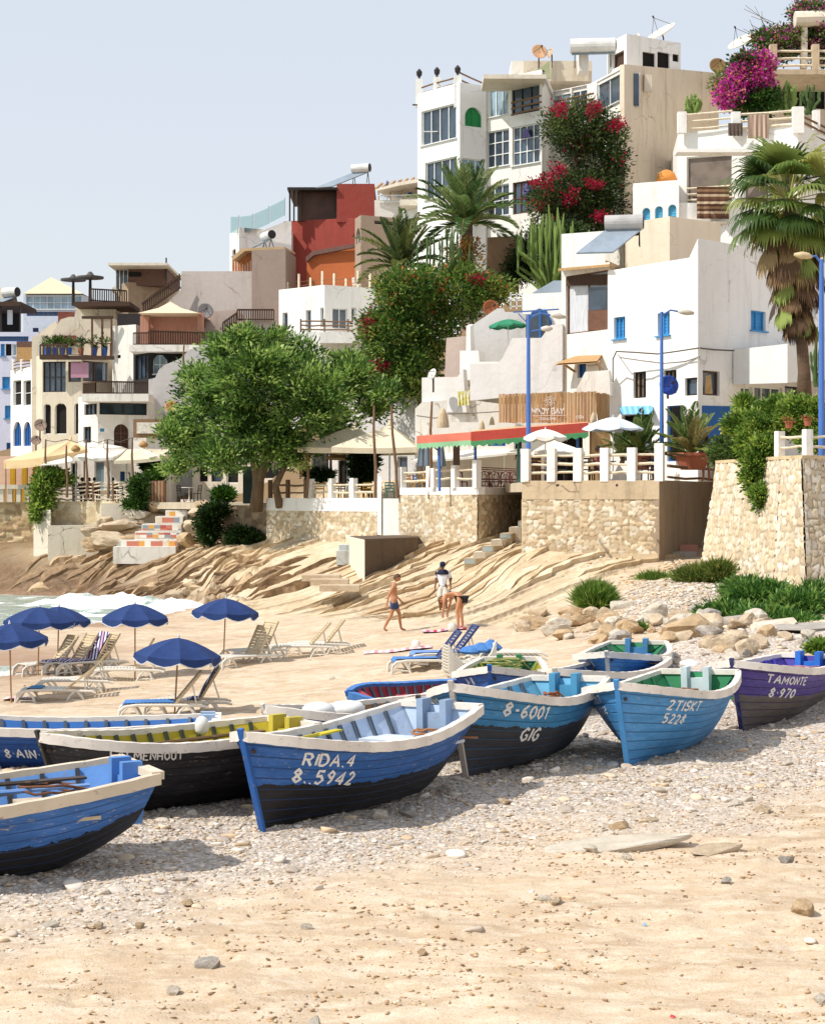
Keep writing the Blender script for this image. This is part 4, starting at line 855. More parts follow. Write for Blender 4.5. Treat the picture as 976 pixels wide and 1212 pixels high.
# ---------------------------------------------------------------- things lying in the boats
def inboat(b, p): return stand(BW[b][0], p)
def oar(label, b, p, q, col='8a7458'):
    a, c = inboat(b, p), inboat(b, q); d = (c-a).normalized(); t = thing('oar', label, 'oar', a)
    mm = paintwood('oar_'+col, col, .5); MB().tube([a, c-d*.5], .028, 6).build('shaft', mm, t); s = d.cross(Vector((0, 0, 1))).normalized()
    MB().obox(c-d*.25, d*.6, s*.13, Vector((0, 0, .025))).build('blade', mm, t)
oar('dark weathered oar lying along the near blue boat', 'near', (2.6, .45, .98), (4.75, .25, 1.02), '4a4038'); oar('blue painted oar beside the dark one in the near boat', 'near', (3.0, .25, .92), (4.7, -.05, .98), '6f93c4')
oar('worn pale oar across the thwart of the near boat', 'near', (1.6, -.2, .84), (4.5, .5, .9), 'a8987c'); oar('yellow handled oar resting on the RIDA gunwale at the bow', 'rida', (.5, .5, .98), (2.6, .70, .97), 'c9b92c'); oar('pale blue oar inside the RIDA boat', 'rida', (.9, .1, .7), (3.4, -.1, .74), 'a9bdd4')
oar('grey oar inside the 2TISKT boat', 'tiskt', (.8, .5, .75), (3.2, .2, .8), '7d8a74'); oar('brown oar leaning inside the black boat', 'talm', (.5, .3, .85), (3.2, .2, .9), '6b5236')
def ropes(label, b, c, r=.25, n=3, col='a5714a', seed=1, ext=.2):
    c = inboat(b, c); q = random.Random(seed); pts = []
    for i in range(n*14):
        a = i/14*2*math.pi; rr_ = r*(.6+.4*q.random()); pts.append(c+Vector((rr_*math.cos(a)*1.3, rr_*math.sin(a), .012*i/3+q.uniform(-.02, .02))))
    pts += [c+Vector((r+ext*i, q.uniform(-.05, .05), .03)) for i in range(1, 4)]
    MB().tube(pts, .016, 5).build('rope_coil', mat('rope_'+col, col, .9, .3, 8, .6, 60), smooth=True, label=label, cat='rope')
ropes('brown rope tied at the RIDA stern bracket', 'rida', (3.5, -.2, .78), .16, 3); ropes('rope coil on the stern seat of the 2TISKT boat', 'tiskt', (3.1, 0, .78), .2, 4, '8f5a3c', 2); ropes('rope loose on the stern thwart of the near boat', 'near', (4.3, .1, .9), .3, 2, '6e4a35', 3)
ropes('pinkish rope and cable heap in the purple boat', 'purple', (2.5, -.1, .78), .32, 5, 'b07a86', 4); ropes('rope hung at the stern bracket of the 8-6001 boat', 'b6001', (3.3, 0, .78), .13, 4, '9c5a34', 5); ropes('frayed rope by the stern of the boat between the two bows', 'mid1', (3.4, 0, .75), .15, 3, '8f6a54', 6)
ropes('tangle of green and tan cord inside the green boat', 'green1', (2.7, 0, .78), .35, 5, '9a9a5c', 7)
def canister(label, b, p, col, s=.24, ht=.16):
    p = inboat(b, p); m = MB(); m.lathe(p, [(s*.6, 0), (s, ht*.2), (s, ht*.7), (s*.75, ht), (s*.2, ht*1.15)], 14); m.build('float', mat('float_'+col, col, .4, .1, 4), smooth=True, label=label, cat='float')
canister('white plastic float on the bow of the TEINT boat', 'teint', (.75, .1, .80), 'dcdcd8', .26, .2); canister('white rounded cover right of the TEINT bow post', 'teint', (1.35, .1, .78), 'e2e1dd', .28, .2); canister('small white knob-like buoy on the black boat', 'talm', (2.4, .5, .9), 'e0deda', .1, .22)
canister('white plastic tub left of the 2TISKT bow, behind it', 'mid3', (2.5, -1.35, .1), 'e4e2dc', .3, .35)

for px, py, col, lb in ((712, 1004, 'd9308f', 'scrap of bright pink plastic beside the flat pale slab'), (762, 1096, '7fa8d0', 'pale blue scrap of plastic on the lower sand'), (795, 1208, 'c43a3a', 'tiny red scrap at the bottom edge of the photo'), (855, 1047, '2b2723', 'black flip-flop like scrap at right on the sand')):
    p = G(px, py); MB().add([p+Vector(v) for v in ((-.02, 0, .01), (.025, -.01, .01), (.03, .025, .015), (-.01, .025, .025), (0, .01, .03))], [(0, 1, 2, 3), (0, 1, 4), (1, 2, 4), (2, 3, 4), (3, 0, 4)]).build('litter', mat('litter_'+col, col, .5), label=lb, cat='litter')
# ================================================================ STONE WALLS AND TERRACES
STONE = (lambda: None)
def _sm():
    k = NT('rubble_stone'); a = k.attr(); n = k.noise(9, 5, .75); c = k.mix(k.math('MULTIPLY', k.ramp(n, [(.45, 0), (.7, 1)]), .35), a, srgb('9c7c58'))
    st = k.noise(.6, 5, .7, k.map((1.5, 1.5, .3))); c = k.mix(k.math('MULTIPLY', k.ramp(st, [(.55, 0), (.75, 1)]), .3), c, srgb('7c6650'))
    k.bump(n, .6, .02); return k.out(c, .92, .12)
STONE = _sm()
SP1 = pal(['cbbb9f', 'd8cbb3', 'b8a486', 'e0d5c1', 'cfbd9f', 'c2ae90']); 
def wall_face_np(a, b, at, bt, zb, zt, cell, depth, mortar, palette, seed=0, res=.05, asp=1.5):
    """a,b: bottom corners (x,y); at,bt: top corners; returns displaced stone face."""
    a, b, at, bt = [np.array(p, float) for p in (a, b, at, bt)]; L = np.hypot(*(b-a)); Hh = zt-zb
    nu = max(4, int(L/res)); nv = max(4, int(Hh/res)); U, Vv = np.meshgrid(np.linspace(0, L, nu), np.linspace(0, Hh, nv)); u = U.ravel(); v = Vv.ravel()
    gx = u/(cell*asp)+.25*vnoise(u*2+seed, v*2)*2; gy = v/cell+.25*vnoise(u*2, v*2+seed)*2; ix_ = np.floor(gx).astype(int); iy_ = np.floor(gy).astype(int); f1 = np.full(len(u), 9.); f2 = f1.copy(); cid = np.zeros(len(u), int)
    for dx in (-1, 0, 1):
        for dy in (-1, 0, 1):
            cx = ix_+dx; cy = iy_+dy; h = _P[(cx*7+seed) & 255, (cy*13) & 255]; h2 = _P[(cx*5+91) & 255, (cy*3+seed) & 255]
            d = np.maximum(abs(gx-cx-.15-.7*h), abs(gy-cy-.15-.7*h2))*.7+.3*np.hypot(gx-cx-.15-.7*h, gy-cy-.15-.7*h2)
            m_ = d < f1; f2 = np.where(m_, f1, np.minimum(f2, d)); cid = np.where(m_, (cx*31+cy*57) & 255, cid); f1 = np.where(m_, d, f1)
    e = f2-f1; rnd = _P[cid, (cid*3+seed) & 255]; rnd2 = _P[(cid*5) & 255, cid]
    hgt = sst(.02, .16, e)*depth*(.5+.8*rnd)+fbm(u*7, v*7, 3)*depth*.25
    col = palette[(rnd2*len(palette)).astype(int) % len(palette)]*(.85+.3*rnd[:, None]); mo = (1-sst(.03, .12, e))[:, None]; col = col*(1-mo)+mortar*mo
    tt = (u/L)[:, None]; w_ = (v/Hh)[:, None]; nrm = np.array([(b-a)[1], -(b-a)[0]])/L
    xy = (a+(b-a)*tt)*(1-w_)+(at+(bt-at)*tt)*w_+nrm*hgt[:, None]; V = np.column_stack([xy, zb+v])
    ii = np.arange(nu*nv).reshape(nv, nu); Fq = np.stack([ii[:-1, :-1].ravel(), ii[:-1, 1:].ravel(), ii[1:, 1:].ravel(), ii[1:, :-1].ravel()], 1); return V, Fq, col
def xy(px, D): return (X(px, D), D)
def off2(a, b, d):
    a = np.array(a, float); b = np.array(b, float); n = np.array([(b-a)[1], -(b-a)[0]])/np.hypot(*(b-a)); return tuple(a+n*d), tuple(b+n*d)
def stonewall(label, pts, zb, zt, cell=.2, depth=.035, batter=0, pal_=None, mortar='a6957a', core='c7b493', band=None, res=.05, name='stone_wall', thick=.5, asp=1.5, bandmat=None, seed=1):
    base = Vector((*pts[0], zb)); t = thing(name, label, 'wall', base); sets = []
    for i, (a, b) in enumerate(zip(pts[:-1], pts[1:])):
        a2, b2 = a, b
        if batter:
            a2 = tuple(np.array(a)+np.array(batter[i])); b2 = tuple(np.array(b)+np.array(batter[i+1]))
        sets.append(wall_face_np(a2, b2, a, b, zb, zt, cell, depth, np.array(srgb(mortar)), SP1 if pal_ is None else pal_, seed+i*17, res, asp))
    V, Fq, c = join(*sets); np_mesh('stone_facing', V, Fq, STONE, t, cols=c)
    m = MB(); cp = [np.array(p)+[0, .03] for p in pts]; back = [p+[0, thick] for p in cp][::-1]
    m.prism([tuple(p) for p in cp]+[tuple(p) for p in back], zb, zt-.01); m.build('wall_core', mat('core_'+core, core, .9, .2, 1.5, .5), t)
    if band:
        h, out, bm_ = band; m = MB()
        for a, b in zip(pts[:-1], pts[1:]):
            a1, b1 = off2(a, b, out); a0, b0 = off2(a, b, -.35); m.prism([a1, b1, b0, a0], zt-.004, zt+h)
        m.build('coping', bm_, t)
    return t
WP = plaster('white_plaster', 'efece6', .35, 'a9977f'); WP2 = plaster('white_plaster_worn', 'e6e0d6', .7, '9c8a72'); CONC = plaster('concrete_render', 'c6b294', .8, '7c6a56', bump=.6); CONCD = plaster('shaded_concrete', 'a08e78', .9, '6a5a4a', bump=.8)  # last concrete is a darker copy with shade in its colour
CREAM = plaster('cream_plaster', 'e0d5c2', .5, '9a8060'); LOG = mat('pale_log', 'd8c9b0', .85, .3, 6, .5, 30, stretch=(1, 1, 1)); LOGB = mat('brown_log', '7a5f48', .9, .3, 6, .5, 30)
def post_rail(label, A, B, n, zf, h, pw, rails, pm, rm, rr=.05, group=None, name='post_and_rail_fence', last=True, heads=None, wav=.03, parent=None, first=True):
    t = parent or thing(name, label, 'fence', Vector((*A, zf)), group); A = Vector((*A, 0)); B = Vector((*B, 0)); r = random.Random(len(label or 'x')+n); d = (B-A).normalized()
    for i in range(n+1):
        if (i == n and not last) or (i == 0 and not first): continue
        p = A.lerp(B, i/n); hh = h*(heads[i] if heads else 1); nn = Vector((d.y, -d.x, 0)); m = MB()
        m.obox((p.x, p.y, zf+hh/2-.02), d*pw, nn*pw, (0, 0, hh+.04)); m.build('post', pm, t)
    for i in range(n):
        p, q = A.lerp(B, i/n), A.lerp(B, (i+1)/n)
        for z in rails:
            pts = [p.lerp(q, f)+Vector((0, 0, zf+z+r.uniform(-wav, wav))) for f in (0, .35, .7, 1)]; MB().tube(pts, rr*r.uniform(.8, 1.15), 7).build('rail', rm, t)
    return t
# main wall under the restaurant terrace
aR, bR, cR = xy(618, 61), xy(780, 59), xy(845, 66)
t = stonewall('rubble stone wall of cream stones under the white railed terrace, with a smooth band on top', [aR, bR], .9, 4.18, .17, .035, seed=3, res=.045)
m = MB(); a1, b1 = off2(aR, bR, .05); a0, b0 = off2(aR, bR, -.4); m.prism([a1, b1, b0, a0], 4.17, 4.84); m.build('coping', CONC, t)
m = MB(); q0 = off2(bR, cR, .04); q1 = off2(bR, cR, -.5); m.prism([(b1[0]+.002, b1[1]), q0[1], q1[1], q1[0]], .9, 4.84); m.build('side_face', CONCD, t)  # face turned from the sun, its shade painted as darker concrete
m = MB(); f0 = off2(aR, bR, .16); f1 = off2(aR, bR, 0); m.prism([f0[0], f0[1], f1[1], f1[0]], .9, 2.26); m.build('footing', CONC, t)
for px in (661, 731):
    m = MB(); p = P(px, 574, 58.9-(px-661)*.012); m.tube([p+Vector((0, .3, 0)), p+Vector((-.1, -.45, -.02))], .045, 7); m.build('drain_spout', IRON, t)
aM, bM, cM = xy(472, 73), xy(565, 68), xy(621, 73.5)
t = stonewall('rubble stone wall with white parapet between the blank white gate panel and the stone steps', [aM, bM, cM], 1.2, 4.36, .18, .035, band=(.3, .04, WP), seed=21, pal_=SP1, res=.055)
aL, bL = xy(316, 82), xy(447, 75)
t = stonewall('rubble stone wall with white parapet between the broad tree and the blank white gate panel', [aL, bL], 1.2, 3.62, .2, .04, band=(.6, .04, WP), seed=41, res=.06)
t = thing('gate_panel', 'blank white panel standing between two white posts above the old concrete block', 'gate', Vector((*xy(460, 74), 2)))
m = MB(); m.prism([xy(449, 74.6), xy(472, 73.2), xy(472, 73.5), xy(449, 74.9)], 2.4, 4.2); m.build('panel', plaster('panel_white', 'd9d6d0', .2), t)
m = MB(); m.prism([xy(446.5, 74.6), xy(451, 74.3), xy(451, 74.8), xy(446.5, 75)], 2.6, 5.15); m.build('post', WP, t); m = MB(); m.prism([xy(471, 73.1), xy(475, 72.9), xy(475, 73.3), xy(471, 73.5)], 2.6, 5.05); m.build('post', WP, t)
MB().box(X(451, 73), X(474, 73), 71.8, 73, 1.4, 2.55).build('step', plaster('step_blue', 'c3c6c2', .5), t)
t = thing('concrete_block', 'old rough concrete block at the foot of the blank gate panel', 'wall', Vector((*xy(450, 67), 1)))
m = MB(); m.prism([xy(431, 65.6), xy(495, 69), xy(494, 74), xy(414, 71)], .2, 2.62); m.build('block', plaster('block_shaded', '665749', .9, '43382e', bump=.9), t)  # dark plaster puts the shade of the front into the colour
m = MB(); m.prism([xy(429, 65.5), xy(431.5, 65.4), xy(415, 71), xy(413, 71)], .2, 2.60); m.build('lit_face_paint', STONE if False else CREAM, t)  # cream sheet over the block paints its sunlit side
for i, (x0, x1, y0, y1, D) in enumerate([(398, 417, 652, 659, 71.5), (401, 417, 645, 652, 72), (357, 402, 681, 688, 62.5), (367, 412, 686, 694, 61.5), (378, 425, 693, 701, 60.5)]):
    m = MB(); zt_ = Z(y0, D); m.box(X(x0, D), X(x1, D), D, D+1.2, zt_-(.6 if i < 2 else .22), zt_); o = m.build('rough_step', plaster('step_blue', 'c3c6c2', .5) if i < 2 else RM[0], label=['pale blue painted step at the foot of the concrete block, lower one', 'pale blue painted step at the foot of the concrete block, upper one', 'rough step cut in the rock, upper of three', 'rough step cut in the rock, middle of three', 'rough step cut in the rock, lowest of three'][i], cat='step')
# stone steps between the two walls
t = thing('stone_steps', 'short flight of stone steps with pale blue risers climbing right along the rubble wall', 'steps', Vector((*xy(585, 64), 1.5)))
BLS = plaster('blue_riser', 'b4c0c0', .5)
for i in range(7):
    px = 549+i*10.6; y = 667-i*7.4+2; D = 63.2+i*.55; z1 = Z(y-8, D); m = MB(); m.prism([xy(px, D), xy(px+14, D+.1), xy(622, D+2.2), xy(622, D+3.4), xy(px+4, D+1.4)], z1-1.2, z1); m.build('step', CREAM if i % 2 else CONC, t)
    m = MB(); m.prism([xy(px+.3, D-.02), xy(px+13, D+.05), xy(px+13, D+.09), xy(px+.3, D+.02)], z1-.2, z1-.03)
    if i % 2 == 0: m.build('riser_paint', BLS, t)
t = thing('brick_steps', 'two low steps, pink and grey, at the foot of the brown side wall', 'steps', Vector((*xy(806, 60), 1.9)))
MB().box(X(789, 60.5), X(824, 60.5), 60.5, 61.6, 1.5, Z(653, 60.5)).build('step', plaster('grey_step', 'b2aaa0', .5), t); MB().box(X(804, 61.3), X(825, 61.3), 61.3, 62.4, 1.5, Z(645, 61.3)).build('step', plaster('pink_step', 'c78f7c', .5), t)
# bastion
b0, b1_, b2 = xy(848, 58), xy(943, 50.5), xy(1075, 55)
t = stonewall('tall battered bastion wall of big cream stones at the right edge', [b0, xy(925, 51.9), xy(948, 50.7), xy(972, 51.3), b2], .6, 5.42, .24, .04, batter=[(-.9, -.95), (-.6, -1.3), (-.15, -1.45), (.25, -1.45), (.6, -1.4)], seed=60, res=.045, thick=.3, asp=1.15, mortar='a2937a', pal_=pal(['d8cbb4', 'e0d5c1', 'c4b295', 'd2c1a3', 'ccb99b', 'dacdb6']))
CP = mat('stone_cap', 'cdb690', .9, .3, 2, .7)
m = MB(); m.prism([off2(b0, b1_, .06)[0], (xy(925, 51.9)[0]-.04, 51.84), (xy(948, 50.7)[0], 50.63), (xy(972, 51.3)[0]+.02, 51.23), off2(xy(972, 51.3), b2, .06)[1], xy(1075, 60), xy(850, 60)], 5.40, 5.50); m.build('coping', CP, t)
# left walls
t = stonewall('rough dark stone retaining wall farthest left below the blocky balustrade', [xy(-90, 93), xy(48, 92)], .4, 4.0, .3, .07, seed=80, res=.075, pal_=pal(['b29874', 'c4ab86', '9f8566', 'd0bb97']))
t = stonewall('low pale retaining wall below the log fence of the beach cafe', [xy(52, 91), xy(160, 89.4)], .6, 4.05, .3, .025, seed=90, res=.075, mortar='d6c7a8', pal_=pal(['dccbaa', 'd2bf9c', 'c9b590', 'e2d4b8']))
m = MB(); m.prism([xy(40, 89.6), xy(60, 89), xy(62, 91), xy(44, 92)], .5, 3.6); m.build('buttress', CREAM, t)
MB().box(X(57, 88.6), X(117, 88.6), 88.6, 90, .6, Z(622, 88.6)).build('concrete_block', plaster('block_grey', 'cdc2ae', .8, '9a8c78'), t)
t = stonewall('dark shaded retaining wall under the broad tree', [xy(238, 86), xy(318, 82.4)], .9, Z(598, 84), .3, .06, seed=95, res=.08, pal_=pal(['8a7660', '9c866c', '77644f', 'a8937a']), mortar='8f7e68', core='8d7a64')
# floors
FL = plaster('terrace_floor_cement', 'c2b49c', .5)
def floor(poly, z, th=.35, name='terrace_floor'): MB().prism(poly, z-th, z).build(name, FL, kind='structure')
floor([(aR[0]+.1, aR[1]+.1), (bR[0]-.05, bR[1]+.1), (cR[0]-.1, cR[1]), (cR[0]+3, 80), (aR[0]-.3, 80)], 4.80); floor([(aM[0], aM[1]+.3), (bM[0], bM[1]+.3), (cM[0]-.2, cM[1]+.2), xy(622, 90), xy(470, 90)], 4.45)
floor([xy(318, 83), (bL[0], bL[1]+.4), xy(473, 75), xy(470, 96), xy(318, 98)], 4.05); floor([xy(-90, 93.4), xy(48, 92.4), xy(52, 91.4), xy(160, 89.8), xy(236, 86.4), xy(318, 84), xy(318, 120), xy(-120, 120)], 4.0)
floor([off2(b0, b1_, -.2)[0], (xy(925, 52.2)[0], 52.3), (xy(948, 51.2)[0], 51.2), off2(b1_, b2, -.9)[1], (20, 80), (11.9, 80), (11.9, 66.4)], 5.35)
# tiled steps up to the tree terrace
t = thing('tiled_steps', 'white stairs with risers of little red, orange and grey tiles between rough rocks', 'steps', Vector((*xy(185, 86), 1.6)))
k = NT('tiled_riser'); v = k.n('ShaderNodeTexVoronoi'); v.feature = 'F1'; v.distance = 'CHEBYCHEV'; v.inputs['Randomness'].default_value = 0; v.inputs['Scale'].default_value = 3.3; k.L(k.map((1, .001, 1)), v.inputs['Vector'])
TILE = k.out(k.ramp(v.outputs['Color'], [(0, srgb('e4dccf')), (.25, srgb('c47a66')), (.42, srgb('d9c9b4')), (.5, srgb('8d98a0')), (.62, srgb('d8a04e')), (.72, srgb('e8e0d4')), (.85, srgb('b5584e'))], 'CONSTANT'), .4)
st = [(134, 208, 650, 84.5), (141, 210, 642, 85.2), (160, 214, 632, 85.8), (168, 215, 623, 86.4), (184, 217, 614, 87), (196, 222, 607, 87.6), (204, 232, 600, 88.2), (214, 240, 594, 88.8)]
for i, (x0, x1, y, D) in enumerate(st):
    z1 = Z(y-3, D); zn = z1-.36; MB().box(X(x0, D), X(x1, D), D, D+1.4, zn-.5, z1).build('step', WP2, t)
    if i: MB().box(X(x0, D)+.03, X(x1, D)-.03, D-.02, D+.005, zn+.04, z1-.07).build('tiled_riser', TILE, t)
MB().prism([xy(120, 89.2), xy(238, 89.6), xy(238, 91), xy(120, 91)], .5, 3.95).build('stair_side_wall', CREAM, t)
for i, (px, py, D, s1, s2, s3, kd) in enumerate([(128,640,86,1.0,.7,.55,0),(112,646,86.5,.7,.6,.5,1),(145,624,87.5,1.1,.7,.5,0),(168,610,88.6,1.1,.6,.45,2),(182,602,89.2,.8,.5,.4,1),(128,622,88.2,.9,.6,.5,0),(222,640,84.6,.8,.5,.5,1),(228,626,85.5,.6,.5,.5,0),(236,612,86,.6,.5,.55,0),(243,600,86.6,.5,.5,.5,1),(150,640,86.2,.7,.5,.4,1),(108,632,88,.6,.5,.45,0)]):
    boulder(px, py, D, s1*1.15, s2, s3*.75, kd, i*.35, '%s rock %s of the tiled stairs' % (['sloping tan', 'cracked orange', 'pale layered', 'broad flat', 'dark seamed', 'narrow wedge', 'square edged', 'rounded corner', 'low ledge', 'steep upper', 'long ledge', 'small outer'][i], 'left' if px < 200 else 'right'), 'rocks beside the tiled stairs', xyz=P(px, py, D))
q_ = random.Random(4)
for i in range(26):
    f = q_.random(); s = q_.uniform(.22, .5); px, py = (112+f*75+q_.uniform(-8, 8), 650-f*46+q_.uniform(-5, 5)) if i < 18 else (216+f*28+q_.uniform(-3, 3), 650-f*46+q_.uniform(-4, 4)); D = 86.2+f*3+(py < 625)*.3
    boulder(px, py, D, s*1.7, s, s*.4, q_.choice([0, 0, 1, 2]), q_.uniform(-.4, .4), 'small flat stone wedged in the rocks beside the tiled stairs', 'small stones beside the tiled stairs', xyz=P(px, py, D))
# fences along the terraces
PW = WP
t = post_rail('white post fence with three pale log rails on the restaurant terrace', xy(622, 61), xy(780, 59.1), 5, 4.84, 1.15, .3, (.28, .58, .9), PW, LOG, heads=[1, 1, 1, 1, 1, 1.12])
post_rail('brown log railing running back from the big white corner post', xy(790, 60), xy(846, 65.8), 1, 4.84, 1.0, .12, (.1, .5, .95), LOGB, LOGB, rr=.05, first=False)
post_rail('short white post fence with log rails left of the red chairs', xy(514, 70.6), xy(564, 68.1), 2, 4.66, .95, .26, (.35, .7), PW, LOG, heads=[.85, .95, 1.15])
t = thing('metal_railing', 'dark red metal railing with looped bars between the white corner post and the upper terrace', 'fence', Vector((*xy(568, 68.4), 4.66)))
m = MB(); A = Vector((*xy(568, 68.5), 0)); B = Vector((*xy(619, 73), 0)); RED = mat('red_metal', '6b3b34', .6, .2)
for z in (.05, .72, .80): m.bar(A+Vector((0, 0, 4.66+z)), B+Vector((0, 0, 4.66+z)), .04)
m.build('rails', RED, t)
for i in range(7):
    c = A.lerp(B, (i+.5)/7)+Vector((0, 0, 5.0)); d = (B-A).normalized(); MB().tube([c+d*.28*math.cos(a*.5236)+Vector((0, 0, .3*math.sin(a*.5236))) for a in range(13)], .018, 5).build('loop', RED, t)
post_rail('white post fence with two log rails just right of the gate panel', xy(476, 73), xy(509, 71.2), 1, 4.64, .92, .26, (.3, .66), PW, LOG)
post_rail('white post fence with two log rails right of the broad tree', xy(368, 79.2), xy(445, 75.3), 3, 4.2, .92, .26, (.28, .62), PW, LOG, last=False)
post_rail('brown log fence in the shade at the foot of the broad tree', xy(320, 82), xy(362, 79.8), 2, 4.2, .9, .16, (.28, .62), LOGB, LOGB)
t = post_rail('wavy log fence of the beach cafe on the low pale wall', xy(64, 91), xy(158, 89.6), 4, 4.05, 1.0, .1, (.12, .35, .58, .8, 1.0), LOGB, LOG, wav=.07, rr=.045)
t = thing('balustrade', 'blocky pale balustrade with dark gaps on the farthest left wall', 'fence', Vector((*xy(10, 92), 4)))
for i in range(9): px = -40+i*10; MB().box(X(px, 92), X(px+5, 92), 91.9, 92.3, 4, 4.75).build('pillar', CREAM, t)
MB().box(X(-60, 92), X(45, 92), 91.8, 92.4, 4.72, 4.95).build('handrail', CREAM, t)
t = post_rail('white post fence with two pale log rails on top of the bastion', xy(922, 52.8), xy(955, 51.3), 1, 5.5, .8, .24, (.28, .6), PW, LOG, rr=.045); post_rail('', xy(955, 51.3), xy(1020, 53.6), 2, 5.5, .8, .24, (.28, .6), PW, LOG, rr=.045, parent=t, first=False)
# ================================================================ HOUSES
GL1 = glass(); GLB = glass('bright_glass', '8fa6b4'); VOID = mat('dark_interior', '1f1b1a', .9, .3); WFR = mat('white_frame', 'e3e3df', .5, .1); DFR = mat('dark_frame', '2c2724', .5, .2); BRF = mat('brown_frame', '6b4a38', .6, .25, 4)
BLU = paintwood('blue_shutter', '3f8fc8', .2); DBL = paintwood('deep_blue_paint', '2b5f9e', .3); GRN = paintwood('green_shutter', '2f8f50', .15); SKYB = paintwood('pale_blue_paint', '5fb4d8', .15); GRILL = stripes('grille', ['3a332e', '8f7a62'], 6)
CURT = mat('pale_curtain', 'c5c7cb', .9, .25, 5, .5, 12, stretch=(4, 4, .3)); WOOD = mat('plank_wood', 'b58f62', .85, .4, 3, .6, 20, stretch=(6, 6, .4)); WOODD = mat('dark_wood', '4a372b', .85, .3, 4, .5, 20, stretch=(5, 5, .5))
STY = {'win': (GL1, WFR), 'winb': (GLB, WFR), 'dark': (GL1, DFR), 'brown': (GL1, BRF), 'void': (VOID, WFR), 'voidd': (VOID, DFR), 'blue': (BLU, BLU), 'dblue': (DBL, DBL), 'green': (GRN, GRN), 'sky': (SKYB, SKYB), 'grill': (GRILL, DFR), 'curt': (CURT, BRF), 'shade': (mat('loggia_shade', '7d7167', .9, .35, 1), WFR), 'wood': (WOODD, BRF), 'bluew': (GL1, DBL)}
def pxu(a, b, px):
    """distance along a->b where the sight line of column px crosses the wall."""
    k_ = (px-CX)/F; dx, dy = b[0]-a[0], b[1]-a[1]; s = (k_*a[1]-a[0])/(dx-k_*dy); return s*math.hypot(dx, dy), a[1]+dy*s
def house(name, label, pts, ytop, zb, wm, wins=(), depth=8, parapet=.35, yref=0, roof=True, cat='house', sill=True, noback=False, ztop=None):
    """pts: seen corners left to right as (px, D); wins: (face, px0, px1, py0, py1, style, nx, ny, arch, name)"""
    P2 = [xy(*p) for p in pts]; zt = ztop if ztop is not None else Z(ytop, pts[yref][1]); base = Vector((P2[0][0], P2[0][1], zb)); t = thing(name, label, cat, base)
    dl = 0 if len(P2) == 2 else -.0; back = [(P2[-1][0]+depth*.1, P2[-1][1]+depth), (P2[0][0]+depth*.1, P2[0][1]+depth)]; poly = P2+back
    m = MB(); nf = len(P2)-1; th = .2; W = []
    for fi in range(len(poly)):
        a, b = poly[fi], poly[(fi+1) % len(poly)]; Lf = math.hypot(b[0]-a[0], b[1]-a[1]); d = ((b[0]-a[0])/Lf, (b[1]-a[1])/Lf); n = (d[1], -d[0])
        hs = []
        for wi in wins:
            if wi[0] != fi or fi >= nf: continue
            u0, D0 = pxu(a, b, wi[1]); u1, D1 = pxu(a, b, wi[2]); Dm = (D0+D1)/2; z1 = Z(wi[3], Dm); z0 = Z(wi[4], Dm); u0 = max(.03, u0); u1 = min(Lf-.03, u1); z0 = max(z0, zb+.02); z1 = min(z1, zt-.05)
            if u1-u0 > .05 and z1-z0 > .05: hs.append((u0, u1, z0, z1)); W.append((a, d, n, u0, u1, z0, z1, wi))
        us = sorted({0, Lf, *[h[0] for h in hs], *[h[1] for h in hs]}); zs = sorted({zb, zt, *[h[2] for h in hs], *[h[3] for h in hs]})
        pt = lambda u, z, o=0: (a[0]+d[0]*u-n[0]*o, a[1]+d[1]*u-n[1]*o, z)
        for i in range(len(us)-1):
            for j in range(len(zs)-1):
                um, zm = (us[i]+us[i+1])/2, (zs[j]+zs[j+1])/2
                if any(h[0] < um < h[1] and h[2] < zm < h[3] for h in hs): continue
                m.quad(pt(us[i], zs[j]), pt(us[i+1], zs[j]), pt(us[i+1], zs[j+1]), pt(us[i], zs[j+1]))
        for h in hs:
            for (ua, za), (ub, zb_) in (((h[0], h[2]), (h[1], h[2])), ((h[1], h[2]), (h[1], h[3])), ((h[1], h[3]), (h[0], h[3])), ((h[0], h[3]), (h[0], h[2]))): m.quad(pt(ua, za), pt(ua, za, th), pt(ub, zb_, th), pt(ub, zb_))
    # arches
    for (a, d, n, u0, u1, z0, z1, wi) in W:
        if len(wi) > 8 and wi[8]:
            r = (u1-u0)/2; hr = min(r*1.05, z1-z0); uc = (u0+u1)/2; q = lambda u, z, o=0: (a[0]+d[0]*u-n[0]*o, a[1]+d[1]*u-n[1]*o, z)
            for s in (-1, 1):
                arc = [(uc+s*r*math.cos(x*math.pi/16), z1-hr+hr*math.sin(x*math.pi/16)) for x in range(9)]; cr = (uc+s*r, z1)
                for (ua, za), (ub, zb_) in zip(arc[:-1], arc[1:]):
                    m.add([q(*cr, -.001), q(ua, za, -.001), q(ub, zb_, -.001)], [(0, 1, 2) if s < 0 else (0, 2, 1)]); m.quad(q(ua, za), q(ub, zb_), q(ub, zb_, th), q(ua, za, th))
    # roof: parapet and deck
    n = len(poly); cx = sum(p[0] for p in poly)/n; cy = sum(p[1] for p in poly)/n
    inn = [(cx+(p[0]-cx)*.94, cy+(p[1]-cy)*.94) for p in poly]
    for i in range(n):
        j = (i+1) % n; m.quad((*poly[i], zt), (*poly[j], zt), (*inn[j], zt), (*inn[i], zt)); m.quad((*inn[i], zt), (*inn[j], zt), (*inn[j], zt-parapet), (*inn[i], zt-parapet))
    m.add([(*p, zt-parapet) for p in inn], [tuple(range(n))]); m.build('wall', wm, t)
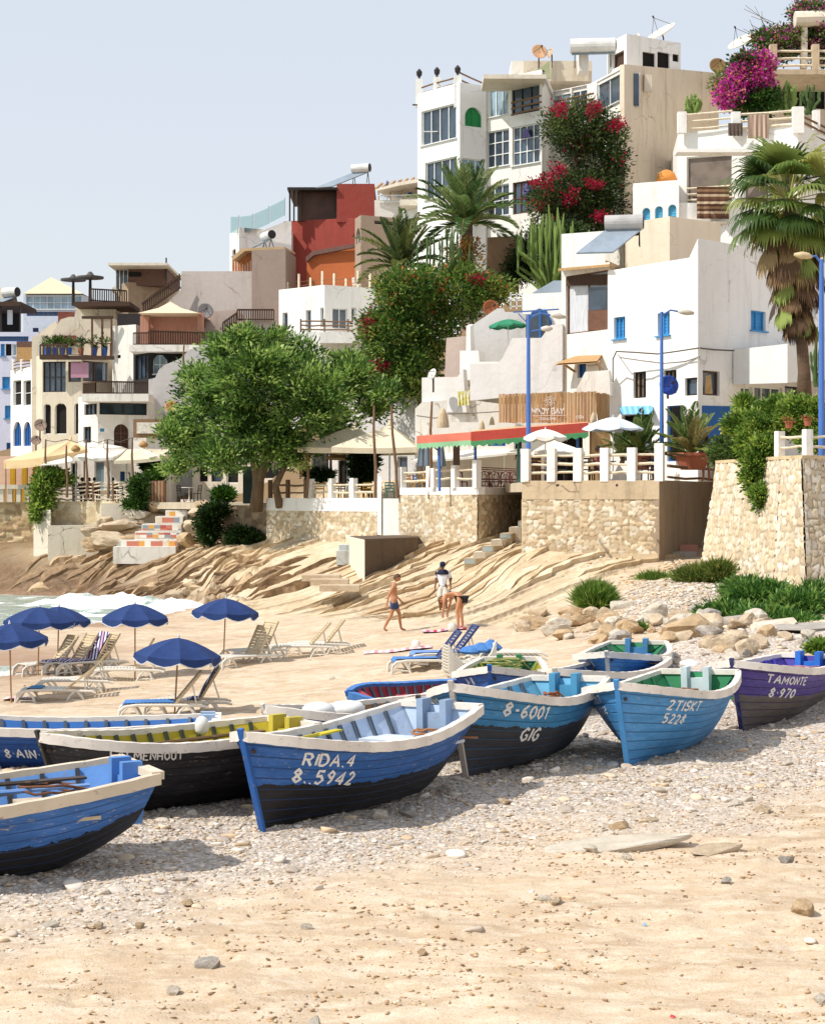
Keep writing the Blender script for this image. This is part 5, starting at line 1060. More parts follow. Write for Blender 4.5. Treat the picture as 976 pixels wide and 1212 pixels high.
    for (a, d, nn, u0, u1, z0, z1, wi) in W:
        st = wi[5]; nx = wi[6] if len(wi) > 6 else 1; ny = wi[7] if len(wi) > 7 else 1; gm, fm = STY[st]; q = lambda u, z, o=0: Vector((a[0]+d[0]*u-nn[0]*o, a[1]+d[1]*u-nn[1]*o, z)); o1 = th-.02
        nm = wi[9] if len(wi) > 9 else ('door' if (z1-z0) > 2.2 and (u1-u0) < 1.8 and st in ('voidd', 'blue', 'wood') else 'window')
        pm_ = MB(); pm_.quad(q(u0, z0, o1), q(u1, z0, o1), q(u1, z1, o1), q(u0, z1, o1)); pane = pm_.build(nm, gm, t)
        fw = .05 if st in ('void', 'voidd') else .06; f = MB(); D3 = Vector((d[0], d[1], 0)); N3 = Vector((nn[0], nn[1], 0)); o2 = o1-.035
        def bar(ua, ub, za, zb_): f.obox(q((ua+ub)/2, (za+zb_)/2, o2), D3*(ub-ua), N3*.06, Vector((0, 0, zb_-za)))
        bar(u0, u1, z0, z0+fw); bar(u0, u1, z1-fw, z1); bar(u0, u0+fw, z0+fw, z1-fw); bar(u1-fw, u1, z0+fw, z1-fw)
        for i in range(1, nx): uu = u0+(u1-u0)*i/nx; bar(uu-fw*.45, uu+fw*.45, z0+fw, z1-fw)
        for i in range(1, ny):
            zz = z0+(z1-z0)*i/ny
            for jx in range(nx): ua = u0+(u1-u0)*jx/nx+fw*.46; ub = u0+(u1-u0)*(jx+1)/nx-fw*.46; bar(ua, ub, zz-fw*.4, zz+fw*.4)
        if st in ('blue', 'sky', 'dblue', 'green') and nm == 'window':
            for i in range(int((z1-z0)/.14)): f.obox(q((u0+u1)/2, z0+.1+i*.14, o1-.012), D3*(u1-u0-.12), N3*.02, Vector((0, 0, .05)))
        f.build('frame', fm, pane)
        if sill and z0 > zb+.4 and st in ('win', 'blue', 'winb', 'sky'): MB().obox(q((u0+u1)/2, z0-.03, -.04), D3*(u1-u0+.16), N3*.14, Vector((0, 0, .05))).build('sill', WFR if st != 'blue' else BLU, pane)
    return t
def dbox(t, name, px0, px1, py0, py1, D, dp, m_): return MB().box(X(px0, D), X(px1, D), D, D+dp, Z(py1, D), Z(py0, D)).build(name, m_, t)
def bars(t, name, A, B, z0, z1, n, m_, w_=.03, top=.05, bot=True):
    m = MB(); A = Vector((*A, 0)); B = Vector((*B, 0))
    for i in range(n+1): p = A.lerp(B, i/n); m.bar(p+Vector((0, 0, z0)), p+Vector((0, 0, z1)), w_)
    m.bar(A+Vector((0, 0, z1)), B+Vector((0, 0, z1)), top)
    if bot: m.bar(A+Vector((0, 0, z0+.08)), B+Vector((0, 0, z0+.08)), top*.8)
    return m.build(name, m_, t)
def logs(t, A, B, z0, n, zs, m_=LOG, r=.04, pw=.0, h=0, pm=None, name='railing_log'):
    A = Vector((*A, 0)); B = Vector((*B, 0)); rr_ = random.Random(int(A.x*10)+n)
    for i in range(n):
        for z in zs: MB().tube([A.lerp(B, (i+f)/n)+Vector((0, 0, z0+z+rr_.uniform(-.03, .03))) for f in (0, .5, 1)], r, 6).build(name, m_, t)
    if pw:
        for i in range(n+1): p = A.lerp(B, i/n); MB().box(p.x-pw/2, p.x+pw/2, p.y-pw/2, p.y+pw/2, z0-.02, z0+h).build('railing_post', pm, t)
def silwall(name, label, pts, D0, D1, mt, th=.3, cat='wall', parent=None):
    """wall whose outline (px,py) lies on the vertical plane running from depth D0 (left end) to D1 (right end)."""
    x0 = min(p[0] for p in pts); x1 = max(p[0] for p in pts); a, b = xy(x0, D0), xy(x1, D1); Lf = math.hypot(b[0]-a[0], b[1]-a[1]); d = ((b[0]-a[0])/Lf, (b[1]-a[1])/Lf)
    V = []
    for px, py in pts: u, D = pxu(a, b, px); V.append(Vector((a[0]+d[0]*u, a[1]+d[1]*u, Z(py, D))))
    n = len(V); nb = Vector((-d[1], d[0], 0))*th; m = MB(); m.add(V+[v+nb for v in V], [tuple(range(n-1, -1, -1)), tuple(range(n, 2*n))]+[(i, (i+1) % n, n+(i+1) % n, n+i) for i in range(n)])
    me = m.build(name, mt, parent) if parent else m.build(name, mt, label=label, cat=cat)
    import bmesh; bm = bmesh.new(); bm.from_mesh(me.data); bmesh.ops.recalc_face_normals(bm, faces=bm.faces); bm.to_mesh(me.data); bm.free(); return me
LIL = plaster('lilac_plaster', 'cfd0e2', .25, '9c9aac'); BEI = plaster('beige_plaster', 'd8cbb6', .6, '9a8468'); GREY = plaster('grey_plaster', 'b9aea6', .5, '8a7e74'); PINKG = plaster('pinkish_plaster', 'c4b0a4', .5, '96806f')
REDP = plaster('red_plaster', '9c4a40', .35, '6b332c'); ORP = plaster('orange_plaster', 'b8683f', .4, '8a4a30'); TAN = plaster('tan_plaster', 'a8876a', .5, '7c6048'); CBRN = plaster('brown_concrete', '8d7d72', .8, '6a5c52'); DRK = mat('dark_cladding', '2a2727', .8, .3); BRK = mat('brown_brick', '6b5044', .9, .4, 6, .6, 30, stretch=(1, 1, 4))
YEL = mat('yellow_roof', 'd3c4a2', .8, .15, 2); CRC = mat('cream_canvas', 'd8cbb0', .85, .12, 2, .3, 30); WCV = mat('white_canvas', 'e2dccf', .85, .12, 2, .3, 30); YCV = mat('yellow_canvas', 'dfc092', .85, .12, 2, .3, 30, trans=0)
# --- far left
t = house('lilac_house', 'tall pale lilac house with blue shutters at the left edge', [(-70, 118), (46, 118)], 393, 3, LIL, [(0, 1, 6, 407, 421, 'blue'), (0, 7, 14, 407, 421, 'voidd'), (0, 15, 20, 407, 421, 'winb'), (0, 3, 12, 446, 460, 'blue'), (0, 6, 13, 480, 495, 'blue'), (0, 8, 14, 524, 537, 'dblue'), (0, -2, 34, 398, 404, 'bluew', 12, 1)], 9)
t2 = thing('roof_terrace', 'dark open roof storey with a slanting tarp on the lilac house', 'terrace', Vector((*xy(0, 121), Z(393, 121))))
dbox(t2, 'back_wall', -60, 24, 362, 393, 124, .3, DRK); dbox(t2, 'roof_slab', -60, 25, 357, 362, 119, 5, WOODD); dbox(t2, 'curtain', 9, 15, 367, 384, 119.5, .1, CURT)
for px in (-20, 0, 23): dbox(t2, 'post', px, px+1.5, 361, 393, 119.2, .15, DFR)
silwall('tarp', None, [(-60, 357), (-30, 345), (12, 340), (20, 357)], 122, 121, CRC, .1, parent=t2)
t = house('hotel', 'white hotel with a yellow pyramid roof over a glazed lattice storey', [(28, 133), (98, 133), (112, 136)], 349, 4, plaster('blue_white', 'd5dce8', .2), [(0, 31, 97, 350, 366, 'winb', 8, 2), (0, 32, 70, 369, 374, 'bluew', 7, 1), (0, 39, 46, 388, 396, 'bluew'), (0, 54, 60, 388, 396, 'bluew')], 9)
za = Z(348, 133); ap = P(61, 328, 137.5); m = MB(); c4 = [Vector((X(29, 133), 132.7, za)), Vector((X(99, 133), 132.7, za)), Vector((X(103, 133), 143, za)), Vector((X(33, 133), 143, za))]
m.add(c4+[ap], [(0, 1, 4), (1, 2, 4), (2, 3, 4), (3, 0, 4), (3, 2, 1, 0)]); m.build('roof', YEL, t)
def lamp_mush(label, px, y0, y1, D):
    t = thing('street_lamp', label, 'street lamp', P(px, y1, D), 'mushroom lamps on the far roofs'); b = P(px, y1, D); tp = P(px, y0, D)
    MB().tube([b, tp], [.14, .09], 8).build('pole', DFR, t); m = MB(); m.lathe(tp-Vector((0, 0, .35)), [(.3, 0), (.95, .08), (.95, .2), (.3, .3), (.1, .55)], 14); m.build('lamp_head', mat('lamp_grey', '55504c', .6), t)
lamp_mush('paler mushroom lamp on a roof right of the yellow pyramid', 87, 328, 362, 126); lamp_mush('darker mushroom lamp, right of the pale one, over the brown fence', 107, 325, 360, 118)
t = house('white_house', 'narrow white house with stacked balconies and blue arched windows', [(13, 109), (39, 106)], 438, 3, WP, [(0, 16, 25.5, 450, 480, 'void', 1, 2), (0, 28, 37, 450, 480, 'void', 1, 2), (0, 16, 25.5, 499, 528, 'dblue', 3, 1, True), (0, 28, 37, 499, 528, 'dblue', 3, 1, True)], 7)
for px in (14, 24, 36): dbox(t, 'balcony_pillar', px, px+2.5, 425, 438, 108.3-(px-13)*.09, .3, WP)
logs(t, xy(14, 108.5), xy(38, 106.3), Z(438, 107.5), 2, (.15, .35, .55), LOGB)
dbox(t, 'wicker_screen', 20, 40, 411, 428, 110, .15, mat('wicker', 'b08a5c', .9, .3, 8, .6, 30)); dbox(t, 'roof_parapet', 20, 40, 404, 411, 110.2, .2, BRK)
t = house('beige_house', 'beige house with dark framed glazing, pink curtained balcony and three white arches', [(39, 106), (50, 104.5), (97, 104), (133, 106)], 423, 3, BEI, [(1, 51, 78, 428, 464, 'dark', 4, 2), (1, 81, 96, 428, 452, 'brown', 1, 1), (2, 98.5, 128, 428, 452, 'brown', 2, 1), (1, 52, 60.5, 478, 514, 'void', 1, 1, True), (1, 65, 79, 477, 514, 'void', 1, 1, True), (1, 88, 96.5, 477, 514, 'void', 1, 1, True), (2, 98.5, 104, 477, 500, 'void')], 8)
dbox(t, 'stair_tower', 38, 50, 398, 545, 105.4, 2.5, BEI); dbox(t, 'terrace_beam', 47, 134, 421, 425, 103.4, .5, WOODD)
dbox(t, 'pink_curtain', 84, 105, 429, 447, 103.7, .05, mat('pink_cloth', 'b98a9c', .9)); dbox(t, 'blue_board', 108, 125, 429, 450, 105.6, .05, mat('pale_board', 'a9bccf', .7))
bars(t, 'terrace_railing', xy(48, 103.6), xy(80, 103.4), Z(422, 103.5), Z(408, 103.5), 8, WOODD, .09, .1); bars(t, 'terrace_railing', xy(80, 103.4), xy(131, 105), Z(422, 104), Z(405, 104), 3, WOODD, .06, .05)
for px in (109, 121, 132): dbox(t, 'pergola_post', px-1, px+1, 376, 421, 104.6, .16, BRF)
for i in range(5): dbox(t, 'pergola_beam', 97+i*3, 134, 374+i*.2, 377, 104.2+i*.9, .2, WOODD)
silwall('upper_wall', None, [(50, 423), (61, 397), (72, 378), (82, 375), (132, 375), (132, 423)], 108, 108, BEI, 5, parent=t); dbox(t, 'red_shutter', 63, 90, 397, 407, 107.8, .15, mat('red_boards', '7a4436', .8, .3))
silwall('step_wall', None, [(39, 400), (58, 386), (66, 380), (70, 388), (60, 400), (56, 423), (39, 423)], 112, 112, BEI, .4, parent=t)
def potted(label, px, y, D, col='2f5fae', h=.5, ph=.7, cat='potted plant', name='potted_plant', group='potted plants on the far terrace'):
    b = P(px, y, D); t = thing(name, label, cat, b, group); MB().lathe(b, [(.14, 0), (.2, h), (.17, h)], 10).build('pot', mat('pot_'+col, col, .6), t, smooth=False)
    V, Fq, c = crown([((b.x, b.y, b.z+h+ph*.5), (.22*ph/.5, .22*ph/.5, ph*.6))], 14, 9, .1, .3, .07, GREENS, up=.6); np_mesh('leaves', V, Fq, LEAF, t, cols=c)
for px, lb in ((56, 'first potted plant from the left on the far wooden terrace'), (65, 'second potted plant from the left on the far wooden terrace'), (74, 'third potted plant on the far wooden terrace, before the red shutter'), (82, 'potted plant at the corner post of the far wooden terrace'), (96, 'potted plant in the middle of the far wooden terrace'), (112, 'potted plant left of the pergola post'), (124, 'potted plant right of the pergola post')): potted(lb, px, 421, 104.8, '2f5fae' if px not in (96,) else 'a0674a')
# brown rooftop house
t = house('rooftop_house', 'brown brick rooftop house with a thin slab roof and tall glazing', [(136, 119), (152, 117), (199, 119)], 338, 8, plaster('tan_brick', 'a59078', .5), [], 7)
dbox(t, 'brick_storey', 152, 198, 313, 338, 117.4, 6, BRK); dbox(t, 'roof_slab', 128, 198, 311, 314, 115.5, 8, CREAM); dbox(t, 'chimney_pipe', 196, 197.6, 305, 330, 117.2, .1, DFR); dbox(t, 'high_window', 152.5, 167, 322, 327, 117.3, .12, VOID)
pn = dbox(t, 'window', 138, 151.5, 315, 342, 118, 1.2, GL1)
for px in (137, 141.5, 146, 151): dbox(pn, 'frame', px, px+.8, 314, 342, 117.9, .12, WFR)
dbox(t, 'lower_wall', 90, 137, 360, 392, 112, 3, BEI); dbox(t, 'terrace_slab', 87, 154, 357, 362, 110, 4, WOODD); bars(t, 'terrace_railing', xy(108, 110.5), xy(150, 111.5), Z(357, 110.5), Z(342, 110.5), 16, WOODD, .07, .09)
dbox(t, 'red_door', 69, 88, 369, 384, 113, .2, mat('red_boards', '7a4436', .8, .3)); dbox(t, 'planter', 133, 142, 340, 346, 118.6, .5, GREENS is None or CREAM)
t = house('white_tower', 'slim white block with a black lattice top beside the pink curtained pavilion', [(133, 105), (161, 104)], 386, 5, WP2, [(0, 138.5, 143, 420, 424, 'dark')], 5)
dbox(t, 'lattice', 139, 166, 371, 388, 106, .3, mat('black_lattice', '332f2f', .9, .4, 12, .6, 40))
# pavilion and dark storey
t = house('pavilion', 'pavilion with pink curtains and a cream tent roof above a black glazed storey', [(158, 103), (176, 101.5), (252, 103)], 415, 5, DRK, [(0, 160.5, 175, 420, 449, 'dark', 3, 1), (1, 181.5, 199, 420, 443, 'winb', 2, 2, True)], 6)
dbox(t, 'fascia', 153, 252, 408, 416, 100.6, 3, WP2); bars(t, 'railing', xy(158, 100.9), xy(176, 100.7), Z(409, 100.8), Z(394, 100.8), 9, WOODD, .05, .08); bars(t, 'railing', xy(176, 100.7), xy(251, 102), Z(409, 101.3), Z(393, 101.3), 26, WOODD, .07, .09)
dbox(t, 'curtain_wall', 176, 238, 370, 409, 104, .4, mat('pink_curtain', 'b5836f', .9, .25, 3, .5, 12, stretch=(4, 4, .4))); dbox(t, 'curtain_wall', 166, 176, 374, 409, 103, .8, mat('pink_curtain', 'b5836f')); dbox(t, 'tied_curtain', 234, 241, 371, 392, 102.6, .4, mat('pink_curtain', 'b5836f'))
ap = P(202, 357, 105); za = Z(373, 103); m = MB(); c4 = [Vector((X(164, 102), 101.8, za)), Vector((X(236, 102), 101.8, za)), Vector((X(240, 102), 107, za)), Vector((X(170, 102), 107, za))]; mid = [c.lerp(Vector((ap.x, ap.y, za)), .62)+Vector((0, 0, (ap.z-za)*.5)) for c in c4]
m.add(c4+mid+[ap], [(0, 1, 5, 4), (1, 2, 6, 5), (2, 3, 7, 6), (3, 0, 4, 7), (4, 5, 8), (5, 6, 8), (6, 7, 8), (7, 4, 8), (3, 2, 1, 0)]); m.build('tent_roof', mat('tent_cream', 'dcc3a6', .85, .1), t)
# white house with black balcony
t = house('balcony_house', 'white house with a black balcony railing, dark window band and arched wooden door', [(93, 99), (116, 97.5), (176, 98.5)], 470, 3, WP2, [(0, 99, 108, 505, 524, 'dark', 2, 1), (1, 135, 152.5, 502, 534, 'wood', 2, 3, True, 'door'), (1, 118, 174, 477, 491, 'dark', 4, 1), (0, 100, 115, 478, 491, 'dark', 3, 1), (1, 118.5, 124, 507, 511, 'sky')], 5)
dbox(t, 'fascia', 97, 176, 466, 475, 96.4, 2, WP2); bars(t, 'balcony_railing', xy(114, 96.6), xy(175, 97.4), Z(467, 97), Z(452, 97), 26, WOODD, .06, .09); bars(t, 'balcony_railing', xy(99, 97.6), xy(114, 96.6), Z(467, 97), Z(453, 97), 12, WOODD, .06, .09)
t = silwall('wavy_wall', 'tall pale grey wall with a curving top edge behind the broad tree', [(176, 600), (176, 449), (184, 447), (188, 438), (194, 432), (205, 428), (214, 424), (224, 414), (240, 408), (330, 408), (330, 600)], 100, 101, plaster('pale_grey_plaster', 'd2cdc9', .3), .4)
t = house('terrace_kiosk', 'small white kiosk with a brown framed hatch left of the tree', [(158, 96), (193, 95.5)], 518, 4, WP2, [], 3)
fr = dbox(t, 'notice_frame', 158, 194, 496, 518, 95.3, .2, mat('frame_brown', '80654c', .8)); dbox(fr, 'board', 162, 191, 500, 513, 95.2, .12, mat('pale_notice', 'cfc9bd', .8, .4, 5)) 
# grey gable, concrete tower
t = silwall('gable_house', 'big plain grey gable wall with a satellite dish on it', [(166, 400), (170, 385), (214, 343), (215, 321), (299, 321), (299, 400)], 114, 112, GREY, 7, cat='house')
t2 = thing('stair_fence', 'dark slatted fence climbing the edge of the grey gable', 'fence', Vector((*xy(170, 112), Z(370, 112)))); m = MB()
for i in range(18): px = 170+i*2.5; m.bar(P(px, 371-i*1.75*1.0-1, 112.5), P(px, 357-i*1.95, 112.5), .09, .04)
m.bar(P(168, 372, 112.5), P(214, 340, 112.5), .12); m.bar(P(168, 360, 112.5), P(214, 326, 112.5), .12); m.build('slats', WOODD, t2)
t = silwall('stair_house', 'low pinkish wall stepping up under the short dark railing', [(238, 412), (238, 370), (281, 366), (281, 380), (326, 380), (330, 412)], 106, 106, PINKG, 4)
t2 = thing('short_railing', 'short dark railing on the low pinkish wall', 'fence', Vector((*xy(281, 106), Z(381, 106)))); bars(t2, 'bars', xy(281, 105.8), xy(324, 105.8), Z(380, 106), Z(367, 106), 16, WOODD, .07, .1); m = MB(); m.bar(P(264, 393, 105.6), P(281, 381, 105.6), .12)
for i in range(7): m.bar(P(264+i*2.6, 393-i*1.8, 105.6), P(264+i*2.6, 382-i*1.8, 105.6), .08)
m.bar(P(264, 382, 105.6), P(281, 370, 105.6), .1); m.build('stair_rail', WOODD, t2)
house('concrete_tower', 'raw brown concrete tower in front of the orange timber pergola', [(298, 111), (338, 110)], 297, 6, CBRN, [], 4)
t = house('glass_terrace_house', 'white house with a glass balustrade left of the red house', [(272, 121), (283, 118), (345, 120)], 277, 6, WP, [(0, 275, 279, 295, 303, 'brown')], 7)
silwall('raised_wall', None, [(300, 300), (300, 277), (338, 262), (345, 262), (345, 300)], 118.6, 119, WP, 1, parent=t)
kk = NT('clear_glass'); kk.b.inputs['Transmission Weight'].default_value = .85; kk.b.inputs['IOR'].default_value = 1.02; CLG = kk.out(srgb('cfe6e4'), .05, .5)
for (x0, y0, x1, y1) in ((273, 276, 283, 276), (284, 276, 299, 274), (300, 273, 318, 265), (319, 264, 337, 255)):
    D0 = 118.2; m = MB(); a_, b_ = P(x0, y0, D0), P(x1, y1, D0); m.add([a_, b_, b_+Vector((0, 0, 1.15)), a_+Vector((0, 0, 1.15))], [(0, 1, 2, 3)]); m.add([a_+Vector((0, .02, 0)), b_+Vector((0, .02, 0)), b_+Vector((0, .02, 1.15)), a_+Vector((0, .02, 1.15))], [(3, 2, 1, 0)]); gp = m.build('glass_panel', CLG, t); m = MB(); m.bar(b_, b_+Vector((0, 0, 1.25)), .05); m.build('edge', mat('steel', '9aa5a5', .3), gp)
t = thing('timber_pergola', 'orange timber pergola with a brown roof in front of the white glass terrace house', 'pergola', Vector((*xy(300, 112), Z(322, 112)))); ORW = mat('orange_wood', 'b8713c', .8, .25, 4)
for i in range(8): dbox(t, 'timber_panel', 275+i*3.1, 277.4+i*3.1, 303-i*.9, 322, 113.6-i*.05, .15, ORW)
silwall('pergola_roof', None, [(274, 305), (286, 294), (336, 292), (337, 295), (290, 297), (276, 308)], 112.6, 111.8, mat('tan_board', 'b79a74', .8), 2.5, parent=t)
t = house('red_house', 'dark red house with a glazed black roof box', [(336, 121), (443, 119)], 262, 8, REDP, [], 8, parapet=.2)
dbox(t, 'upper_block', 398.5, 443, 217.5, 263, 119.6, 7, REDP); pv = dbox(t, 'roof_box', 352, 398.5, 224, 262, 120.5, 5, mat('bronze_glass', '4e3526', .4, .5, 1, .1)); dbox(pv, 'box_roof', 340, 399, 221.5, 224.5, 119.4, 7, DFR)
for px in (342, 347, 355, 397): dbox(pv, 'frame', px, px+1.5, 224, 262, 119.9, .3, DFR)
t = silwall('orange_wall', 'orange house wall with a dark tiled sloping edge in front of the red house', [(363, 346), (363, 309), (370, 300), (432, 289), (452, 296), (462, 306), (462, 346)], 114, 112, ORP, 4, cat='house'); silwall('tile_edge', None, [(362, 310), (362, 304), (370, 297), (432, 286), (432, 290), (371, 302)], 113.7, 112, mat('dark_tile', '6a5048', .9, .3, 6), .3, parent=t)
t = post_rail('stick and wire fence in front of the orange wall', xy(340, 110.5), xy(452, 108), 8, Z(344, 109), .95, .12, (.25, .5, .75), LOG, LOGB, rr=.02, wav=.06, heads=[.8, 1.3, 1, 1.4, 1.2, .8, 1.3, 1.1, 1])
t = house('white_house', 'low white house with a log balcony railing behind the broad tree', [(330, 107), (384, 104.5), (470, 107)], 343, 4, WP, [(0, 334.5, 340.5, 370, 399, 'win', 1, 1), (0, 362, 368, 367, 394, 'win'), (0, 379, 383, 364, 388, 'win'), (1, 393.5, 411, 365, 389, 'win', 2, 1), (1, 416, 421, 364, 381, 'win'), (1, 437, 442.5, 361, 376, 'win'), (1, 380, 386, 423, 428, 'dark')], 7)
dbox(t, 'balcony', 362, 440, 393, 450, 102.6, 2, WP); dbox(t, 'balcony_box', 378, 420, 393, 406, 101.6, 1, WP); logs(t, xy(356, 102.8), xy(440, 103), Z(393, 102.8), 3, (.15, .4, .65), LOGB, .05, .1, .8, LOGB); dbox(t, 'pier', 418, 423, 374, 450, 101.9, .6, WP2)
# pergola terrace and grey house under the hill tower
t = thing('roof_pergola', 'tan roof pergola with white railing left of the tall white tower', 'pergola', Vector((*xy(470, 112), Z(262, 112))))
dbox(t, 'floor_slab', 443, 500, 237, 262, 112, 5, WP2)
for px in (447, 461, 476, 492): dbox(t, 'post', px, px+1.6, 222, 240, 112.2, .2, WOOD)
for i in range(7): m = MB(); a_, b_ = P(445+i*8, 223-i*1.6, 111.5), P(452+i*7.5, 217-i*1.3, 116); m.bar(a_, b_, .14, .12); m.build('beam', WOOD, t)
silwall('canopy', None, [(444, 224), (470, 216), (498, 211), (498, 215), (470, 220), (446, 226)], 111.3, 110.5, CREAM, 5, parent=t); bars(t, 'railing', xy(447, 111.9), xy(495, 111.5), Z(241, 112), Z(232, 112), 20, WFR, .04, .06)
for i, px in enumerate((458, 472, 485)): 
    b = P(px, 240, 113.5); tt = thing('closed_parasol', ['folded blue parasol at the left of the pergola roof', 'folded blue parasol in the middle of the pergola roof', 'folded blue parasol at the right of the pergola roof'][i], 'parasol', b, 'folded blue parasols'); MB().tube([b, b+Vector((0, 0, .6))], .03, 6).build('pole', WFR, tt); MB().lathe(b+Vector((0, 0, .4)), [(.16, 0), (.14, .5), (.03, 1.1)], 8).build('canopy', DBL, tt)
t = house('grey_house', 'small grey brown house with arched side openings below the pergola', [(420, 110), (427, 108.5), (480, 110)], 259, 9, plaster('taupe_plaster', 'a08c7a', .5), [(0, 421.5, 426, 270, 288, 'void', 1, 1, True), (1, 443, 470, 262, 266, 'voidd', 3, 1)], 5)
t = house('balcony_block', 'white block with a tan balcony at the left foot of the tall tower', [(474, 104), (500, 102), (560, 103)], 243, 10, WP, [(0, 477, 494, 233, 240, 'brown'), (1, 504, 516, 262, 280, 'winb', 2, 1), (0, 484, 492, 258, 278, 'dark')], 6)
dbox(t, 'balcony', 473, 496, 236, 243, 101.4, 2, CREAM)
# --- hill: tall tower
t = house('tall_tower', 'tall white tower house with wide glazed bays and a green arched window', [(494, 100.3), (544, 97.5), (575, 98.3)], 97.5, 12, WP, [(0, 498.5, 539.5, 127, 168, 'win', 4, 1), (0, 503, 540, 189, 233, 'win', 4, 1), (1, 550, 570, 127, 150, 'green', 2, 1, True), (1, 546.5, 572, 188, 209, 'winb', 3, 1)], 7, yref=1, parapet=.2)
for i, (px, D) in enumerate(((496, 100.8), (517, 99.4), (541.5, 97.7))):
    b = P(px, 98, D); m = MB(); m.box(b.x-.22, b.x+.22, b.y, b.y+.44, Z(106, D)-1, Z(93-i*2, D)); pp = m.build('corner_pier', WP, t); m = MB(); m.lathe(Vector((b.x, b.y+.2, Z(93-i*2, D))), [(.12, 0), (.05, .1), (.16, .25), (.18, .45), (.05, .62)], 8); m.build('lantern', DFR, pp)
logs(t, xy(499, 100.5), xy(541, 98), Z(98, 98)-.1, 2, (.1, .45), LOGB, .05); logs(t, xy(544, 98), xy(572, 100.6), Z(97, 98), 1, (.15, .55), LOGB, .05)
for y in (160, 229): dbox(t, 'balcony_bar', 500, 539, y-5+(y > 200)*-6, y-4+(y > 200)*-6, 99.2, .1, WFR)
bars(t, 'balcony_railing', xy(552, 98.4), xy(573, 100), Z(232, 99), Z(209, 99), 14, WFR, .06, .08)
MB().tube([P(488, 124, 100.5), P(500, 124.5, 100.5)], .05, 6).build('pipe', IRON, t)
# hill: long block with colourful windows and beige side
t = house('hill_block', 'long white hilltop block with patterned tall windows, climbing flowers and a beige side wall', [(573, 98.6), (641, 95.8), (652, 101), (699, 99), (738, 95), (850, 103)], 96, 10, plaster('white_plaster_hill', 'eae5dc', .4), [
    (0, 577.5, 601, 102, 137, 'winb', 3, 1), (0, 605, 638, 99, 134, 'dark', 3, 1), (0, 575.5, 602, 154, 197, 'win', 3, 3), (0, 606, 638, 148, 194, 'win', 4, 3), (0, 575, 602, 219, 256, 'win', 3, 2), (0, 606.5, 638, 214, 252, 'brown', 4, 2), (2, 653, 674, 96.8, 130, 'winb', 2, 1), (2, 676, 694, 97, 130, 'win', 2, 1), (3, 706, 733, 90, 126, 'win', 2, 1), (3, 712, 736, 140, 156, 'void', 2, 1)], 9, yref=1, ztop=Z(78, 95), parapet=.3)
silwall('side_wall', None, [(738.3, 330), (738.3, 76), (845, 86), (850, 86), (850, 330)], 94.9, 102.8, plaster('peach_beige_plaster', 'e0d0b8', .55, 'a3835c'), .3, parent=t)
dbox(t, 'slit_window', 749, 755.5, 87, 125, 95.6, .2, GL1); dbox(t, 'slit_frame', 747.5, 757, 86, 127, 95.75, .2, WP2); dbox(t, 'vent_box', 762, 771, 88, 108, 96.2, .3, BEI)
logs(t, xy(605, 96.8), xy(640, 95), Z(134, 96), 1, (.1, .42, .74), LOGB, .06); dbox(t, 'eave', 572, 646, 88, 93, 94.6, 3, CREAM); logs(t, xy(655, 100.4), xy(702, 98.4), Z(134, 99.5), 1, (.3, .6, .9), LOGB, .06)
for px0, y0 in ((583, 155), (617, 150), (617, 216), (584, 221)):   # coloured triangles in the window lights
    a_, b_ = xy(573, 99), xy(641, 95.5); V = []
    for qx, qy in ((px0, y0+12), (px0+11, y0+12), (px0+5.5, y0)): u, D = pxu(a_, b_, qx); V.append(Vector((X(qx, D), D+.08, Z(qy, D))))
    MB().add(V, [(0, 1, 2)]).build('coloured_light', mat('violet_glass', '5c4f86', .2), t)
MB().box(X(619, 101), X(700, 101), 101, 106, Z(96, 101), Z(72, 101)).build('roof_room', BEI, t); silwall('green_gable', None, [(622, 92), (650, 72), (651, 92)], 100.2, 100.2, plaster('green_wall', 'a7ad84', .3), .3, parent=t); dbox(t, 'roof_pier', 685, 696, 58, 84, 99.5, 1.2, WP2); dbox(t, 'roof_room', 605, 640, 72, 92, 102, 3, WP2)
t = house('rooftop_hut', 'white rooftop hut with dark doorways above the beige side wall', [(719, 99.5), (741, 97.5), (805, 99.5)], 51, 20, WP, [(0, 725, 738, 62, 79, 'wood', 1, 1), (1, 760, 775, 62, 81, 'voidd'), (1, 777.5, 792, 62, 81, 'voidd'), (1, 795.5, 803, 64, 73, 'voidd')], 4)
# --- top right house
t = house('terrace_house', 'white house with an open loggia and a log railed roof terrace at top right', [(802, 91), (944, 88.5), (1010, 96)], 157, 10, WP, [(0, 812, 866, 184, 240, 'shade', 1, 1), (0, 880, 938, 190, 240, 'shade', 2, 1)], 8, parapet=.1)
dbox(t, 'cornice', 801, 946, 176, 180, 88, 1, WP)
for px in (802, 866, 938): dbox(t, 'parapet_post', px, px+10 if px != 938 else px+13, 132 if px < 900 else 126, 157, 90.3-(px-802)*.014, .4, WP)
for px in (962,): dbox(t, 'parapet_post', px, px+8, 130, 153, 91, .4, WP)
logs(t, xy(812, 90.6), xy(866, 89.7), Z(157, 90.3), 1, (.25, .65, 1.0), LOG, .06); logs(t, xy(876, 89.5), xy(938, 88.6), Z(157, 89), 1, (.35, .7, 1.05), LOG, .07); logs(t, xy(948, 89.2), xy(985, 93), Z(157, 89), 1, (.2, .6, .95), LOGB, .06)
dbox(t, 'inner_column', 841, 846, 188, 240, 92.5, .4, WP); dbox(t, 'loggia_wall', 812, 830, 210, 240, 93.3, .2, WP); logs(t, xy(812, 90.7), xy(868, 89.8), Z(241, 90.3), 1, (.25, .55, .85), LOG, .06)
dbox(t, 'base_wall', 802, 870, 240, 264, 90.2, 1, WP)
